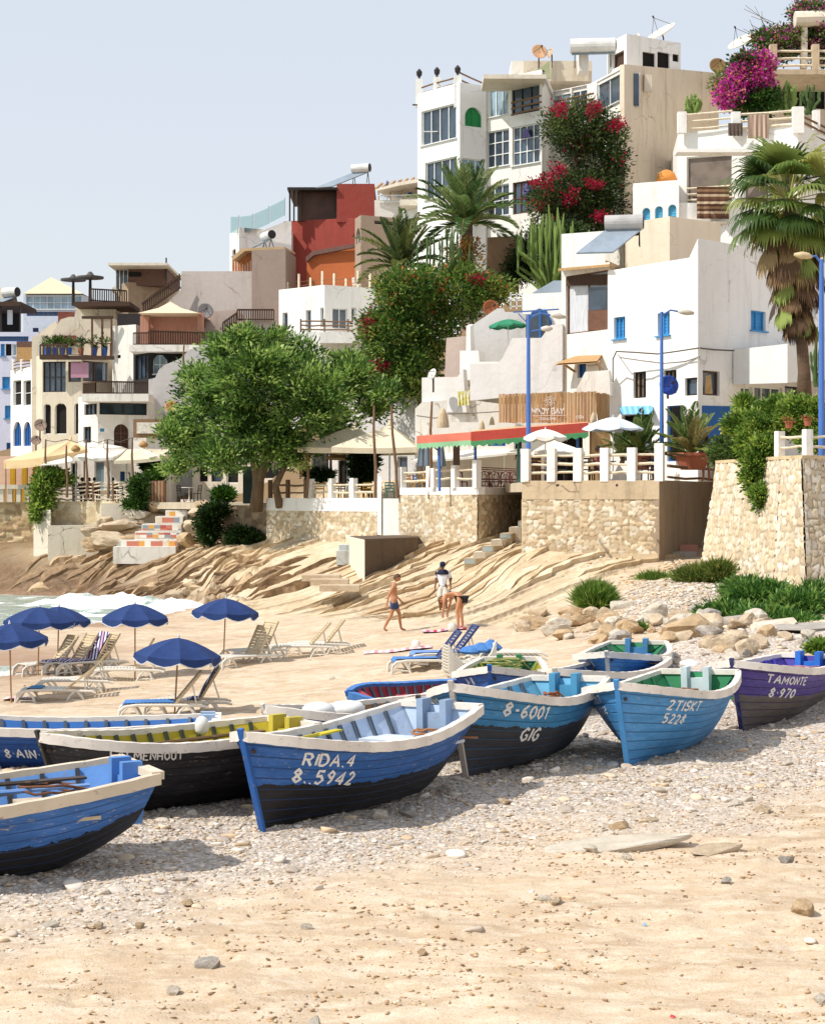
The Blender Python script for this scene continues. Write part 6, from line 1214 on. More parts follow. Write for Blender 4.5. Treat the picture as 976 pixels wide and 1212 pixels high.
dbox(t, 'floor_strip', 800, 872, 262, 265, 89.9, .6, CREAM)
def drape(label, x0, x1, y0, y1, D, mtl, cat='rug', name='hanging_rug'):
    m = MB(); n = 14; rows = 5; vs = []
    for j in range(rows):
        for i in range(n+1): p = P(x0+(x1-x0)*i/n, y0+(y1-y0)*j/(rows-1), D); vs.append(p+Vector((0, -.07-.05*math.sin(i*1.7)*j/(rows-1), 0)))
    m.add(vs+[v+Vector((0, .03, 0)) for v in vs], [(j*(n+1)+i, (j+1)*(n+1)+i, (j+1)*(n+1)+i+1, j*(n+1)+i+1)[::-1] for j in range(rows-1) for i in range(n)]+[((j*(n+1)+i)+rows*(n+1), (j+1)*(n+1)+i+rows*(n+1), (j+1)*(n+1)+i+1+rows*(n+1), j*(n+1)+i+1+rows*(n+1)) for j in range(rows-1) for i in range(n)]); return m.build(name, mtl, label=label, cat=cat)
drape('brown and cream striped rug hanging over the loggia railing', 824, 862, 221, 259, 89.9, stripes('rug1', ['5d4336', '6b4d3c', 'bda88c', '5d4336', '8f7156', '5a4034', 'cbb79a'], 1.1, (0, 0, 1))); drape('faded pink and beige rug hanging over the roof terrace railing', 884, 909, 136, 164, 88.9, stripes('rug2', ['b39a86', 'a3877a', 'c9b39c', '8f786c'], 2.2)); drape('dark cloth tied around the roof terrace post', 861, 878, 146, 161, 89.2, mat('dark_rag', '5f5048', .9, .4, 8), 'cloth', 'hanging_cloth')
t = house('upper_house', 'upper house with a stone railed balcony and dark doorways at the top right corner', [(900, 97), (1030, 99)], 84, 14, BEI, [(0, 905, 925, 92, 128, 'voidd'), (0, 935, 976, 92, 128, 'voidd', 2, 1)], 6)
dbox(t, 'balcony_slab', 908, 1030, 82, 88, 93.6, 4, CONC); 
for px in (911, 961, 1010): dbox(t, 'stone_post', px, px+8, 52, 83, 94, .4, CONC)
logs(t, xy(916, 94.2), xy(1014, 94.2), Z(82, 94), 2, (.25, .65, 1.05), LOG, .07)
dbox(t, 'round_column', 948, 955, 27, 80, 96, .45, CREAM); MB().tube([P(940, 23, 96), P(975, 22, 96)], .45, 10).build('canopy_log', CREAM, t)
t = house('arch_annex', 'small white annex with three pale blue arched windows', [(749, 91), (803, 90)], 217, 12, WP, [(0, 759.5, 769, 246, 264, 'sky', 1, 1, True), (0, 774.5, 784, 244, 264, 'sky', 1, 1, True), (0, 790, 800, 242, 263, 'sky', 1, 1, True)], 3)
MB().lathe(P(788, 215, 92), [(.55, 0), (.58, .12), (.45, .45), (.22, .6), (.04, .66)], 16).build('clay_dome', mat('orange_dome', 'd08a42', .7, .2), smooth=True, label='orange ribbed dome on the wall between the annex and the beige side wall', cat='dome')
house('beige_annex', 'plain cream block with one tiny window below the blue arches', [(742, 83), (792, 81), (852, 83)], 264, 8, plaster('cream_block', 'e0cfb8', .3, 'a88e70'), [(0, 749.5, 757, 272, 279, 'voidd')], 4)
house('low_white_wall', 'white garden wall with leaf shadows behind the solar panel', [(664, 84), (716, 83)], 277, 6, WP, [], 3, cat='wall'); silwall('tan_wall', 'brown tan wall between the palm and the tall cactus', [(575, 350), (577, 281), (612, 279), (614, 350)], 90, 90, TAN, .5)
# --- white front house
t = house('front_house', 'big white house with blue shutters and barred windows behind the potted palms', [(719, 70.5), (828, 66.2), (834, 70)], 303, 4, plaster('white_front', 'f1eee8', .3, 'a8977f', bump=.5), [(0, 726, 739.5, 375, 401, 'blue', 3, 1), (0, 777.5, 792, 370, 397, 'blue', 3, 1), (0, 749, 764, 440, 471, 'grill', 3, 1), (0, 785, 800, 438, 466, 'grill', 3, 1), (0, 810, 827, 447, 468, 'dark', 1, 1), (0, 737, 771, 491, 545, 'voidd', 1, 1), (0, 789, 808, 480, 546, 'bluew', 1, 1, False, 'door')], 7, yref=1, parapet=.1)
aw = MB(); aw.add([P(733, 481, 69.9), P(771.5, 480, 68.3), P(772, 490, 67.8), P(734, 490.5, 69.3), P(733, 481.3, 70), P(771.5, 480.3, 68.4)], [(0, 3, 2, 1)]); aw.build('shop_awning', stripes('awn', ['6aa8d8', '8abbe0'], 5), t)
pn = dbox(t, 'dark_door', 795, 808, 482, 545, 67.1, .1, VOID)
t = house('side_house', 'taller white house wall turned to the right, with one blue shutter, behind the fan palm', [(825.5, 66.0), (1060, 76)], 282, 4, plaster('white_side', 'e9e6e2', .35, '9c928a', bump=.5), [(0, 888, 905.5, 368, 391.5, 'blue', 2, 1), (0, 831, 851, 439, 468, 'brown', 1, 1), (0, 876, 890, 458, 489, 'win', 2, 1), (0, 892, 925, 458, 492, 'win', 3, 1), (0, 928, 960, 458, 492, 'dark', 2, 1)], 6, yref=0, parapet=.1)
a_, b_ = xy(825.5, 66.0), xy(1060, 76); 
def onside(px, py, o=.02): u, D = pxu(a_, b_, px); d = math.hypot(b_[0]-a_[0], b_[1]-a_[1]); n = ((b_[1]-a_[1])/d, -(b_[0]-a_[0])/d); return Vector((X(px, D)+n[0]*o, D+n[1]*o, Z(py, D)))
MB().add([onside(830, 546), onside(871.5, 548), onside(870.5, 481), onside(830, 480)], [(0, 1, 2, 3)]).build('blue_painted_dado', plaster('blue_dado', '33619e', .4, '24486f'), t)
MB().add([onside(833, 466, .03), onside(842, 466, .03), onside(840, 443, .03), onside(834, 445, .03)], [(0, 1, 2, 3)]).build('tan_curtain', mat('tan_cloth', 'b39468', .9, .3), t)
m = MB(); w1 = [onside(866, 412, 2.6), onside(1010, 405, 2.6), onside(866, 457, 2.6), onside(1010, 447, 2.6)]; m.add([onside(866, 414, .05), onside(1010, 405, .05), w1[1], w1[0], onside(866, 455, .05), onside(1010, 447, .05), w1[3], w1[2]], [(0, 1, 2, 3), (3, 2, 6, 7), (7, 6, 5, 4), (0, 3, 7, 4), (1, 5, 6, 2), (0, 4, 5, 1)])
m.build('box_canopy', plaster('canopy_white', 'e8e6e2', .15), t)
for x0, y0, x1, y1 in ((864, 412, 866, 560),): pass
sg = thing('shop_sign', 'white corner panel lettered CASA beside the blue lamp post', 'sign', onside(965, 460, 2.2)); MB().obox(onside(972, 462, 2.2), Vector((1.6, .7, 0)), Vector((.0, .1, 0)), Vector((0, 0, 2.0))).build('panel', WFR, sg)
stroke_text('CASA', .22, .03, lambda u, v: (onside(958, 456, 2.27)+Vector((u*.9, u*.38, v)), Vector((.3, -1, 0)).normalized())).build('lettering', mat('grey_letters', '8c8c8c'), sg)
# --- brown windowed house and stepped white walls
t = house('brown_window_house', 'white house with a huge brown framed window under a tan eave', [(664, 73.6), (721, 71)], 320, 4, WP2, [(0, 669, 719, 323, 393, 'curt', 2, 1), (0, 683, 693, 428, 447, 'dblue')], 6)
a_, b_ = xy(664, 73.6), xy(721, 71)
def onb(px, py, o=.0): u, D = pxu(a_, b_, px); return Vector((X(px, D)-o*.2, D-o, Z(py, D)))
m = MB(); m.add([onb(663, 321, .9), onb(723, 316, .9), onb(723, 312, -.3), onb(663, 317, -.3), onb(663, 324, .9), onb(723, 319, .9)], [(0, 1, 2, 3), (4, 5, 1, 0)]); m.build('eave', WOOD, t)
m = MB(); m.add([onb(695, 367, -.10), onb(718, 366, -.10), onb(718, 390, -.10), onb(695, 391, -.10)], [(3, 2, 1, 0)]); m.build('lower_panel', BRF, t); m = MB(); m.add([onb(670, 326, -.09), onb(718, 324, -.09), onb(718, 337, -.09), onb(670, 338, -.09)], [(3, 2, 1, 0)]); m.build('top_panel', WOODD, t); m = MB(); m.add([onb(696, 340, -.085), onb(717, 339, -.085), onb(717, 366, -.085), onb(696, 367, -.085)], [(3, 2, 1, 0)]); m.build('pane', GL1, t)
m = MB(); m.add([onb(658, 433, 1.1), onb(709, 430, 1.1), onb(712, 420, 0), onb(682, 421, 0), ], [(0, 1, 2, 3)]); m.add([onb(658, 435, 1.1), onb(709, 432, 1.1), onb(712, 421.5, 0), onb(682, 422.5, 0)], [(3, 2, 1, 0)]); m.bar(onb(711, 430, 1), onb(711, 450, .05), .08); m.bar(onb(668, 432, 1), onb(680, 440, .05), .08); m.build('reed_awning', WOOD, t)
silwall('low_gable', None, [(678, 468), (692, 440), (720, 438), (722, 468)], 70.2, 69.6, WP2, .4, parent=t); dbox(t, 'black_door', 648, 664, 433, 463, 73.5, .2, VOID)
silwall('terrace_wall', 'stepped white wall rising right towards the brown framed window', [(556, 474), (556, 431), (589, 430), (594, 424), (606, 400), (640, 400), (651, 385), (665, 383), (665, 463)], 74.5, 73.2, plaster('terrace_white', 'dedad6', .3, 'a59c92'), .35)
silwall('terrace_wall', 'white wall with a slanting top edge behind the green parasol', [(557, 430), (557, 386), (588, 365), (596, 365), (597, 369), (622, 370), (622, 430)], 79, 79, plaster('terrace_white', 'dedad6'), .35); silwall('terrace_wall', 'narrow side wall left of the green parasol terrace', [(556.5, 431), (556.5, 386), (560, 384), (562, 415), (562, 431)], 77.5, 78.8, WP, .2)
silwall('terrace_wall', 'pinkish wall against the flowering hedge', [(526, 448), (528, 400), (557, 397), (557, 448)], 80.5, 80, PINKG, .4); silwall('terrace_wall', 'white box wall below the green parasol terrace', [(544, 450), (544, 415), (566, 415), (567, 428), (592, 428), (592, 450)], 77.2, 76.6, WP, 1)
silwall('terrace_wall', 'low grey wall carrying the small white dish', [(499, 488), (499, 447), (541, 446), (548, 437), (550, 472), (552, 488)], 77.6, 76.5, plaster('terrace_white', 'dedad6'), .35)
silwall('terrace_wall', 'white wall in front of the slanted grey panel, above the blue arched doorway', [(618, 372), (618, 348), (664, 346), (664, 402), (650, 402), (650, 372)], 78, 77.5, WP, .4)
d = silwall('arched_door', 'blue arched doorway on the upper terrace behind the blue lamp post', [(627, 400), (627, 380), (630, 372), (638, 368), (645, 371), (650, 380), (650, 400)], 77.4, 77.3, GL1, .1, cat='door'); silwall('frame', None, [(624, 404), (624, 380), (629, 369), (638, 365), (647, 368), (653, 380), (653, 404)], 77.52, 77.42, DBL, .1, parent=d); silwall('mullion', None, [(637.3, 400), (637.3, 368), (639.3, 368), (639.3, 400)], 77.3, 77.2, DBL, .06, parent=d)
silwall('terrace_wall', 'long low white wall with hanging cables behind the red and green awning', [(491, 545), (491, 484), (499, 476), (548, 472), (592, 478), (705, 478), (705, 545)], 77.2, 76, WP2, .4)
house('arcade', 'white ground floor with little blue windows in the shade behind the awning', [(505, 76.2), (700, 75.2)], 500, 4, WP2, [(0, 577, 598, 517, 528, 'bluew', 5, 1), (0, 536, 543, 530, 544, 'void'), (0, 608, 618, 520, 545, 'void')], 1, cat='house')
# wooden sign
t = thing('restaurant_sign', 'wide plank sign lettered WINDY BAY with a sun emblem', 'sign', P(650, 500, 68))
for i in range(30):
    x0 = 590+i*(706-590)/30; r_ = random.Random(i); m = MB(); m.box(X(x0, 68)+.004, X(x0+3.87, 68)-.012, 67.98+r_.uniform(0, .03), 68.05, Z(501-r_.uniform(0, 1), 68), Z(467-r_.uniform(0, 1.2)-(i*.1), 68)); m.build('plank', [WOOD, mat('plank_wood2', 'c4a074', .85, .4, 3, .6, 20, stretch=(6, 6, .4)), mat('plank_wood3', 'a57f56', .85, .4, 3, .6, 20, stretch=(6, 6, .4))][r_.randrange(3)], t)
m = MB(); cc = Vector((X(713, 68.3), 68.4, 0)); pts = [(X(706, 68), 68.03), (X(711, 68), 68.2), (X(718, 68.3), 68.6), (X(722, 69), 69.6)]
for a_, b_ in zip(pts[:-1], pts[1:]): m.bar((a_[0], a_[1], Z(483, 68.2)), (b_[0], b_[1], Z(482, 68.4)), .06, 1.18)
m.build('curved_end', mat('plank_wood3', 'a57f56'), t)
def sgn(x, y): return lambda u, v: (Vector((X(x, 67.97)+u, 67.965, Z(y, 67.97)+v)), Vector((0, -1, 0)))
LW = mat('white_letter_board', 'e6ddd2', .6)
stroke_text('WINDY BAY', .215, .05, sgn(629.5, 489.5), .0, .085).build('lettering', LW, t); stroke_text('RESTAURANT', .10, .022, sgn(638, 497), 0, .05).build('lettering', LW, t); stroke_text('& DELI', .1, .022, sgn(681, 495), 0, .06).build('lettering', LW, t)
m = MB(); c = P(650, 474.5, 67.95)
for i in range(14): a_ = i*math.pi/7; m.bar(c+Vector((math.cos(a_)*.11, 0, math.sin(a_)*.11)), c+Vector((math.cos(a_)*(.2+.04*(i % 2)), 0, math.sin(a_)*(.2+.04*(i % 2)))), .02)
m.tube([c+Vector((math.cos(a*.5236)*.07, 0, math.sin(a*.5236)*.07)) for a in range(13)], .014, 5); m.bar(P(630, 492, 67.96), P(669, 491.5, 67.96), .02); m.build('sun_emblem', LW, t)
# dishes, heaters
def dish(label, px, py, D, r, face, col='c9a27c', arm=.5, wall=False):
    c = P(px, py, D); t = thing('satellite_dish', label, 'satellite dish', c-Vector((0, 0, r)), 'satellite dishes'); f = Vector(face).normalized(); mm = mat('dish_'+col, col, .6, .2, 3)
    prof = [(.02, -.16*r), (.45*r, -.12*r), (.8*r, -.05*r), (r, .04*r), (r*.985, .06*r), (.78*r, -.02*r), (.4*r, -.09*r), (.02, -.13*r)]; MB().lathe(c, prof, 24, f).build('reflector', mm, t, smooth=True)
    lnb = c+f*r*1.0; m = MB()
    for a_ in (0, 2.1, 4.2): q = Vector((0, 0, 1)).rotation_difference(f); m.bar(c+q @ Vector((math.cos(a_+1.57)*r*.9, math.sin(a_+1.57)*r*.9, .05)), lnb, .022)
    m.lathe(lnb, [(.05, 0), (.05, .14)], 8, f); m.build('feed_horn', DFR, t); MB().tube([c-f*.14*r, c-f*.3*r-Vector((0, 0, .1)), c-f*.3*r-Vector((0, 0, r+arm))], .045, 7).build('mast', IRON, t)
dish('big tan round dish at the left end of the hilltop block roof', 638, 61, 100.5, .48, (.2, -1, .35), 'cfa27c'); dish('small tan dish seen edge-on beside the big tan one', 651, 63, 101, .33, (-1, -.35, .3), 'd4b08c')
dish('very large cream dish tilted to the sky above the rooftop hut', 782, 38, 100, .95, (-.55, -.35, .85), 'e3dcc6', .6); dish('small cream dish left of the very large one', 752, 46, 99, .35, (-.9, -.4, .4), 'dcd4c0'); dish('large cream dish above the pink flowers', 877, 49, 98, .85, (-.5, -.4, .8), 'e0d9c4', .9)
dish('dull brown dish by the end of the beige side wall', 849, 78, 100, .52, (.1, -1, .3), '8f7048'); dish('grey dish on the grey gable wall', 243, 368, 105.3, .5, (.3, -1, .15), '8d8a8a'); dish('orange tan dish on the wavy wall beside the tree', 203, 481, 98.6, .36, (.2, -1, .3), 'd49a5e')
dish('brown dish beside the blue arched windows, upper of two', 48, 503, 101, .38, (.4, -1, .3), 'a58f80'); dish('brown dish beside the blue arched windows, lower of two', 43, 521, 101, .32, (.3, -1, .5), '9c8474'); dish('small white dish on the low grey wall by the hedge', 511, 443, 76.3, .28, (-.8, -.6, .4), 'dcd8d0'); dish('rusty round dish behind the green parasol', 581, 365, 80.5, .42, (.3, -1, .2), 'a5623a'); dish('bright blue dish on the blue lamp post', 791, 456, 63.2, .38, (.2, -1, .15), '2f4fae', .1)
def heater(label, px, py, D, dx, r=.28, l=1.5, panel=None, col='d8d5cf'):
    c = P(px, py, D); t = thing('solar_water_heater', label, 'solar heater', c-Vector((0, 0, 1)), 'roof solar water heaters'); d = Vector((*dx, 0)).normalized(); MB().tube([c-d*l/2, c+d*l/2], r, 18).build('tank', mat('tank_'+col, col, .4), t); MB().tube([c+d*l/2, c+d*(l/2+.03)], r*.96, 18).build('tank_end', mat('tank_end', '2f2c2c', .6) if col != 'dedbd5' else mat('tank_endw', 'c9c4bc'), t)
    n = Vector((d.y, -d.x, 0)); m = MB(); a_ = c-Vector((0, 0, r)); 
    for s in (-.4, .4): m.bar(a_+d*s*l, a_+d*s*l-Vector((0, 0, .8))+n*.2, .05); m.bar(a_+d*s*l, a_+d*s*l-Vector((0, 0, .8))-n*.3, .05)
    m.build('stand', DFR, t)
    if panel: e = Vector(panel); pn_ = MB(); q = d.cross(e).normalized(); pn_.obox(a_+e*.5, d*l*.95, e, q*.08); pn_.build('collector_panel', mat('collector', '8d98a3', .15, .2, 1, 0), t)
heater('white solar tank with a slanting pipe on the red house roof', 427, 199, 118, (1, -.35), .3, 1.3, (-2.6, .2, -1.0)); heater('dark ended solar tank above the orange timber pergola', 317, 279, 113, (.5, -.9), .3, 1.3, (-2.2, .2, -1.0)); heater('long white solar tank on the hilltop block', 701, 54, 99, (1, -.1), .42, 2.6, (0, -.1, -.1), 'dedbd5'); heater('solar tank on the dark roof storey at the far left', 13, 346, 121, (1, -.5), .35, 1.2, (-2, -.1, -.8)); heater('grey solar tank with a big glass collector behind the brown window house', 738, 263, 80, (1, -.2), .35, 1.8, (-1.5, -1.0, -1.25), 'b3afac')
silwall('roof_panel', 'slanted grey roof panel with white rails behind the stepped walls', [(629, 347), (655, 332), (664, 332), (664, 347)], 80, 79, mat('collector', '8d98a3'), .1, cat='roof panel'); t = thing('pipe_rail', 'white pipe railing at the top of the hedge', 'fence', P(610, 365, 80)); m = MB()
for y in (348, 355, 362): m.bar(P(603, y+1, 80), P(619, y, 80), .05)
for px in (604, 611, 618): m.bar(P(px, 366, 80), P(px, 346, 80), .05)
m.build('rails', WFR, t)
# street lamps
BLP = mat('blue_pole', '4a72b8', .5, .1)
def lamp(label, px, y0, y1, D, arm, r=.07, head='cfc6b8', strut=False, cobra=True):
    b = P(px, y1, D); tp = P(px, y0, D); t = thing('street_lamp', label, 'street lamp', b, 'blue street lamps'); MB().tube([b, tp], [r*1.25, r*.8], 10).build('pole', BLP, t); e = tp+Vector(arm); mid = tp+Vector(arm)*.5+Vector((0, 0, .06)); MB().tube([tp-Vector((0, 0, .15)), mid, e], .035, 7).build('arm', BLP, t); d = Vector(arm).normalized()
    m = MB(); m.tube([e-d*.05, e+d*.08, e+d*.3-Vector((0, 0, .03)), e+d*.55-Vector((0, 0, .07))], [.04, .1, .12, .05], 10); m.build('lamp_head', mat('lamp_head_'+head, head, .5), t, smooth=True); return t
lamp('blue street lamp in front of the white house with barred windows', 782.5, 369, 548, 63, (.65, -.05, .0)); lamp('thick blue street lamp at the right edge by the fan palm', 971.5, 307, 560, 53, (-.35, -.05, .08), .085, 'c9b48c')
t = lamp('blue street lamp in front of the plank sign', 625, 372, 553, 65, (.9, .1, -.02), .08); m = MB(); m.bar(P(607, 369.5, 65), P(661, 366, 65.2), .05); m.bar(P(613, 371, 65), P(625, 384, 65), .04); m.tube([P(624, 393, 65), P(634, 391, 65), P(642, 389.5, 65)], .03, 6); m.build('second_arm', BLP, t); MB().lathe(P(646, 389, 65), [(.06, -.2), (.12, 0), (.1, .14), (.04, .25)], 10, (1, 0, 0)).build('lamp_head', mat('lamp_head_cfc6b8', 'cfc6b8', .5), t, smooth=True)
# cables
def cable(label, pts, D0, D1, r=.02, col='5a5048'):
    n = len(pts); MB().tube([P(p[0], p[1], D0+(D1-D0)*i/(n-1)) for i, p in enumerate(pts)], r, 5).build('cable', mat('cable_'+col, col, .8), label=label, cat='cable')
cable('upper black cable looping across the big white house front', [(725, 452), (725, 425), (729, 416), (750, 417), (778, 419), (800, 416), (826, 412)], 70, 66, .03); cable('lower grey cable across the big white house front', [(731, 420), (733, 423), (760, 427), (785, 430), (810, 428), (828, 422)], 69.9, 66, .025, '8a8480'); cable('dark cable running right from the house corner to the white box canopy', [(828, 412), (845, 414), (868, 415)], 65.9, 67.2, .03)
cable('thin pipe along the low white wall behind the awning', [(493, 492), (515, 495), (530, 490), (560, 489), (592, 487)], 76.9, 76.4, .025, '7a7068'); cable('string of lights from the low white house to the tree', [(355, 412), (368, 419), (380, 424), (392, 426), (405, 420)], 100, 99, .03, '6a6058')
# ================================================================ PLANTS
def ell(px, py, D, rx, ry, rz=None):
    s = D/F; return ((X(px, D), D, Z(py, D)), (rx*s, (rz or (rx+ry)*.42)*s, ry*s))
def plant(name, label, cat, base, sets, mt=None, trunk=None, group=None, part='foliage'):
    t = thing(name, label, cat, base, group); V, Fq, c = join(*sets); np_mesh(part, V, Fq, mt or LEAF, t, cols=c)
    if trunk:
        m = MB(); [m.tube(p, r, 9) for p, r in trunk]; m.build('trunk', BARK, t, smooth=True)
    return t
FL_RED = pal(['b8203f', 'c72a52', 'a01a3a']); FL_MIX = pal(['c23b33', 'd98a3a', 'd9b25a', 'b5283f', 'cc5a3a']); FL_MAG = pal(['d030a4', 'e04cbc', 'b8309c', 'e070b0', 'e09a74'])
TREEG = pal(['3a5624', '4e6e30', '64863c', '7d9e48', '98b458', 'b2c872'])
b = Vector((X(303, 82), 82, 4.0))
tb = [(300,440,52,36),(248,475,34,40),(230,528,28,26),(300,502,50,46),(348,428,34,26),(368,470,42,42),(414,450,32,24),(444,480,18,18),(270,410,26,18),(392,500,30,20),(262,540,28,18),(318,403,24,14),(214,500,16,18),(338,530,34,22),(408,426,14,10),(290,398,16,10),(200,515,10,12),(205,552,12,8),(455,462,12,12),(232,445,18,14)]
sets = [crown([ell(px, py, 80+(i*37 % 5)-2, rx, ry)], int(rx*ry*.125)+10, 24, .27, .30, .10, TREEG, up=.5, shell=(.3, 1.16)) for i, (px, py, rx, ry) in enumerate(tb)]
P8 = lambda px, py, D: P(px, py, D)
plant('broad_tree', 'broad leafy green tree standing on the cafe terrace above the beach', 'tree', b, sets, trunk=[([P(303, 604, 82), P(306, 570, 81.6), P(298, 530, 81), P(280, 480, 80.5)], [.34, .28, .2, .1]), ([P(306, 570, 81.6), P(322, 530, 80.5), P(350, 480, 80)], [.24, .18, .08]), ([P(331, 600, 81), P(326, 575, 80.6), P(340, 545, 80), P(380, 500, 79.5)], [.2, .17, .13, .07]), ([P(298, 530, 81), P(262, 510, 80)], [.13, .06])])
hb_ = [(484,345,34,24),(538,345,46,30),(582,345,20,13),(470,395,34,36),(512,388,28,30),(453,438,24,36),(486,446,24,32),(443,392,12,24),(503,425,12,24),(464,342,16,16)]
sets = [crown([ell(px, py, 84+(i % 3), rx, ry, 40)], int(rx*ry*.24)+16, 22, .3, .24, .10, pal(['3a5a24', '4d702c', '648436', '7c9444', '94a04c']), FL_MIX if i < 4 else FL_RED, .09 if i < 3 else (.03 if i < 5 else .01), shell=(.6, 1.15)) for i, (px, py, rx, ry) in enumerate(hb_)]
sets += [crown([ell(px, py, 83.5, rx, ry)], 14, 20, .16, .16, .12, pal(['35561f']), FL_RED, .95) for px, py, rx, ry in ((436, 385, 8, 10), (447, 430, 8, 8), (425, 440, 8, 6), (560, 330, 12, 5))]
plant('flowering_hedge', 'huge hedge of climbing flowers, orange, yellow and red, covering the slope under the palms', 'hedge', P(500, 480, 85), sets)
cb = [(688,148,34,28),(664,152,17,18),(702,188,32,38),(682,230,38,30),(713,236,22,34),(650,240,20,24),(727,180,8,34),(700,260,32,14)]
sets = [crown([ell(px, py, 93.5-(i % 2), rx, ry, 24)], int(rx*ry*.22)+16, 22, .32, .24, .09, pal(['2a3c20', '384c26', '48602e', '5e7038', '74784a']), FL_RED, [.02, .01, .02, .03, .02, .14, .02, .03][i], shell=(.5, 1.18)) for i, (px, py, rx, ry) in enumerate(cb)]
sets += [crown([ell(px, py, 91, rx, ry)], 12, 22, .18, .18, .13, pal(['35561f']), FL_RED, .95) for px, py, rx, ry in ((660, 128, 8, 7), (703, 130, 6, 6), (655, 200, 12, 9), (703, 218, 9, 4), (640, 215, 10, 6), (676, 232, 6, 10), (729, 148, 6, 5), (712, 255, 5, 4))]
plant('climbing_bougainvillea', 'dark climbing bougainvillea with crimson flowers hanging over the hilltop block', 'climbing plant', P(690, 275, 93), sets, trunk=[([P(700, 276, 94), P(690, 230, 93), P(676, 180, 93)], [.14, .1, .06])])
sets = [crown([ell(px, py, 91.5, rx, ry, 26)], int(rx*ry*.6)+16, 26, .2, .22, .17, pal(['35561f', '4d6b2c']), FL_MAG, f) for px, py, rx, ry, f in ((885, 92, 22, 18, 1), (866, 112, 16, 14, 1), (900, 78, 12, 14, 1), (900, 100, 12, 12, 1), (895, 122, 22, 14, .05), (880, 72, 12, 6, .5))]
plant('magenta_bougainvillea', 'bright magenta bougainvillea spilling beside the stone railed balcony', 'climbing plant', P(888, 135, 91.5), sets)
sets = [crown([ell(px, py, 97, rx, ry, 26)], int(rx*ry*.45)+16, 18, .24, .22, .12, pal(['33481f', '4d6b2c', '6d8040', '8a9458']), FL_MAG, f) for px, py, rx, ry, f in ((958, 14, 20, 14, .6), (930, 50, 22, 16, .3), (915, 62, 14, 10, .2), (970, 48, 16, 30, .3), (905, 45, 12, 8, .05))]
tw = []
for i in range(16):
    a = i*.5+.3; tw.append(([P(925, 55, 97), P(915-14*math.sin(a)*1.3, 40-8*math.cos(a*1.7), 97), P(905-26*abs(math.sin(a*1.3)), 28+math.cos(a)*22, 96.5)], [.03, .02, .012]))
plant('upper_bougainvillea', 'straggling pink and green bougainvillea over the top right balcony', 'climbing plant', P(940, 80, 97), sets, trunk=tw)
sets = [crown([ell(857, 97, 94, 14, 14)], 60, 20, .2, .25, .06, pal(['6d7a38', '8a9044', 'a89a4c']), up=.3)]; plant('yellow_shrub', 'yellow green shrub between the brown dish and the magenta flowers', 'shrub', P(857, 112, 94), sets)
# cacti
CAC = mat('cactus_skin', '6f8440', .7, .25, 2, .3, 20, stretch=(3, 3, .3)); CACD = mat('cactus_skin_dark', '4c6234', .7, .25, 2, .3)
def cactus(label, px, yb, D, yt, wpx, n, r, mt=None, seed=1, group=None):
    q = random.Random(seed); b = P(px, yb, D); t = thing('candelabra_cactus', label, 'cactus', b, group); H = Z(yt, D)-b.z; W = wpx*D/F
    for i in range(n):
        fx = (i+.5)/n*2-1+q.uniform(-.1, .1); x1 = b.x+fx*W*.5*q.uniform(.8, 1.1); y0 = b.y+q.uniform(-.8, .8)*W*.3; h = H*(1-abs(fx)*.28)*q.uniform(.72, 1.0); hs = H*q.uniform(.05, .35)
        pts = [Vector((b.x+fx*W*.12, b.y, b.z)), Vector((b.x+fx*W*.28, y0, b.z+hs)), Vector((x1, y0, b.z+hs+.12*H)), Vector((x1+q.uniform(-.15, .15)*r*4, y0, b.z+h*.75)), Vector((x1+q.uniform(-.2, .2)*r*4, y0, b.z+h))]
        pts2 = []
        for k_ in range(4):
            for f in (0, .5): pts2.append(pts[k_].lerp(pts[k_+1], f))
        pts2.append(pts[4]); MB().tube(pts2, [r*(.9+.25*math.sin(j*2.1+i)) for j in range(8)]+[r*.4], 5).build('arm', mt or CAC, t)
cactus('tall many-armed green cactus left of the climbing bougainvillea', 652, 345, 87, 240, 82, 44, .085, seed=2); cactus('slender bare cactus stems around the palm trunk', 528, 345, 85.5, 262, 70, 16, .06, CACD, 3); cactus('small cactus in a pot on the white wall left of the log railing', 820, 135, 91, 108, 22, 9, .1, seed=4, )
cactus('yellow green cactus under the top right balcony', 932, 135, 92, 90, 26, 9, .12, seed=5); cactus('dark cactus at the right under the stone balcony', 958, 135, 93, 92, 26, 8, .09, CACD, 6); cactus('thin dark cactus behind the right edge lamp post', 966, 458, 64, 384, 16, 5, .06, CACD, 7)
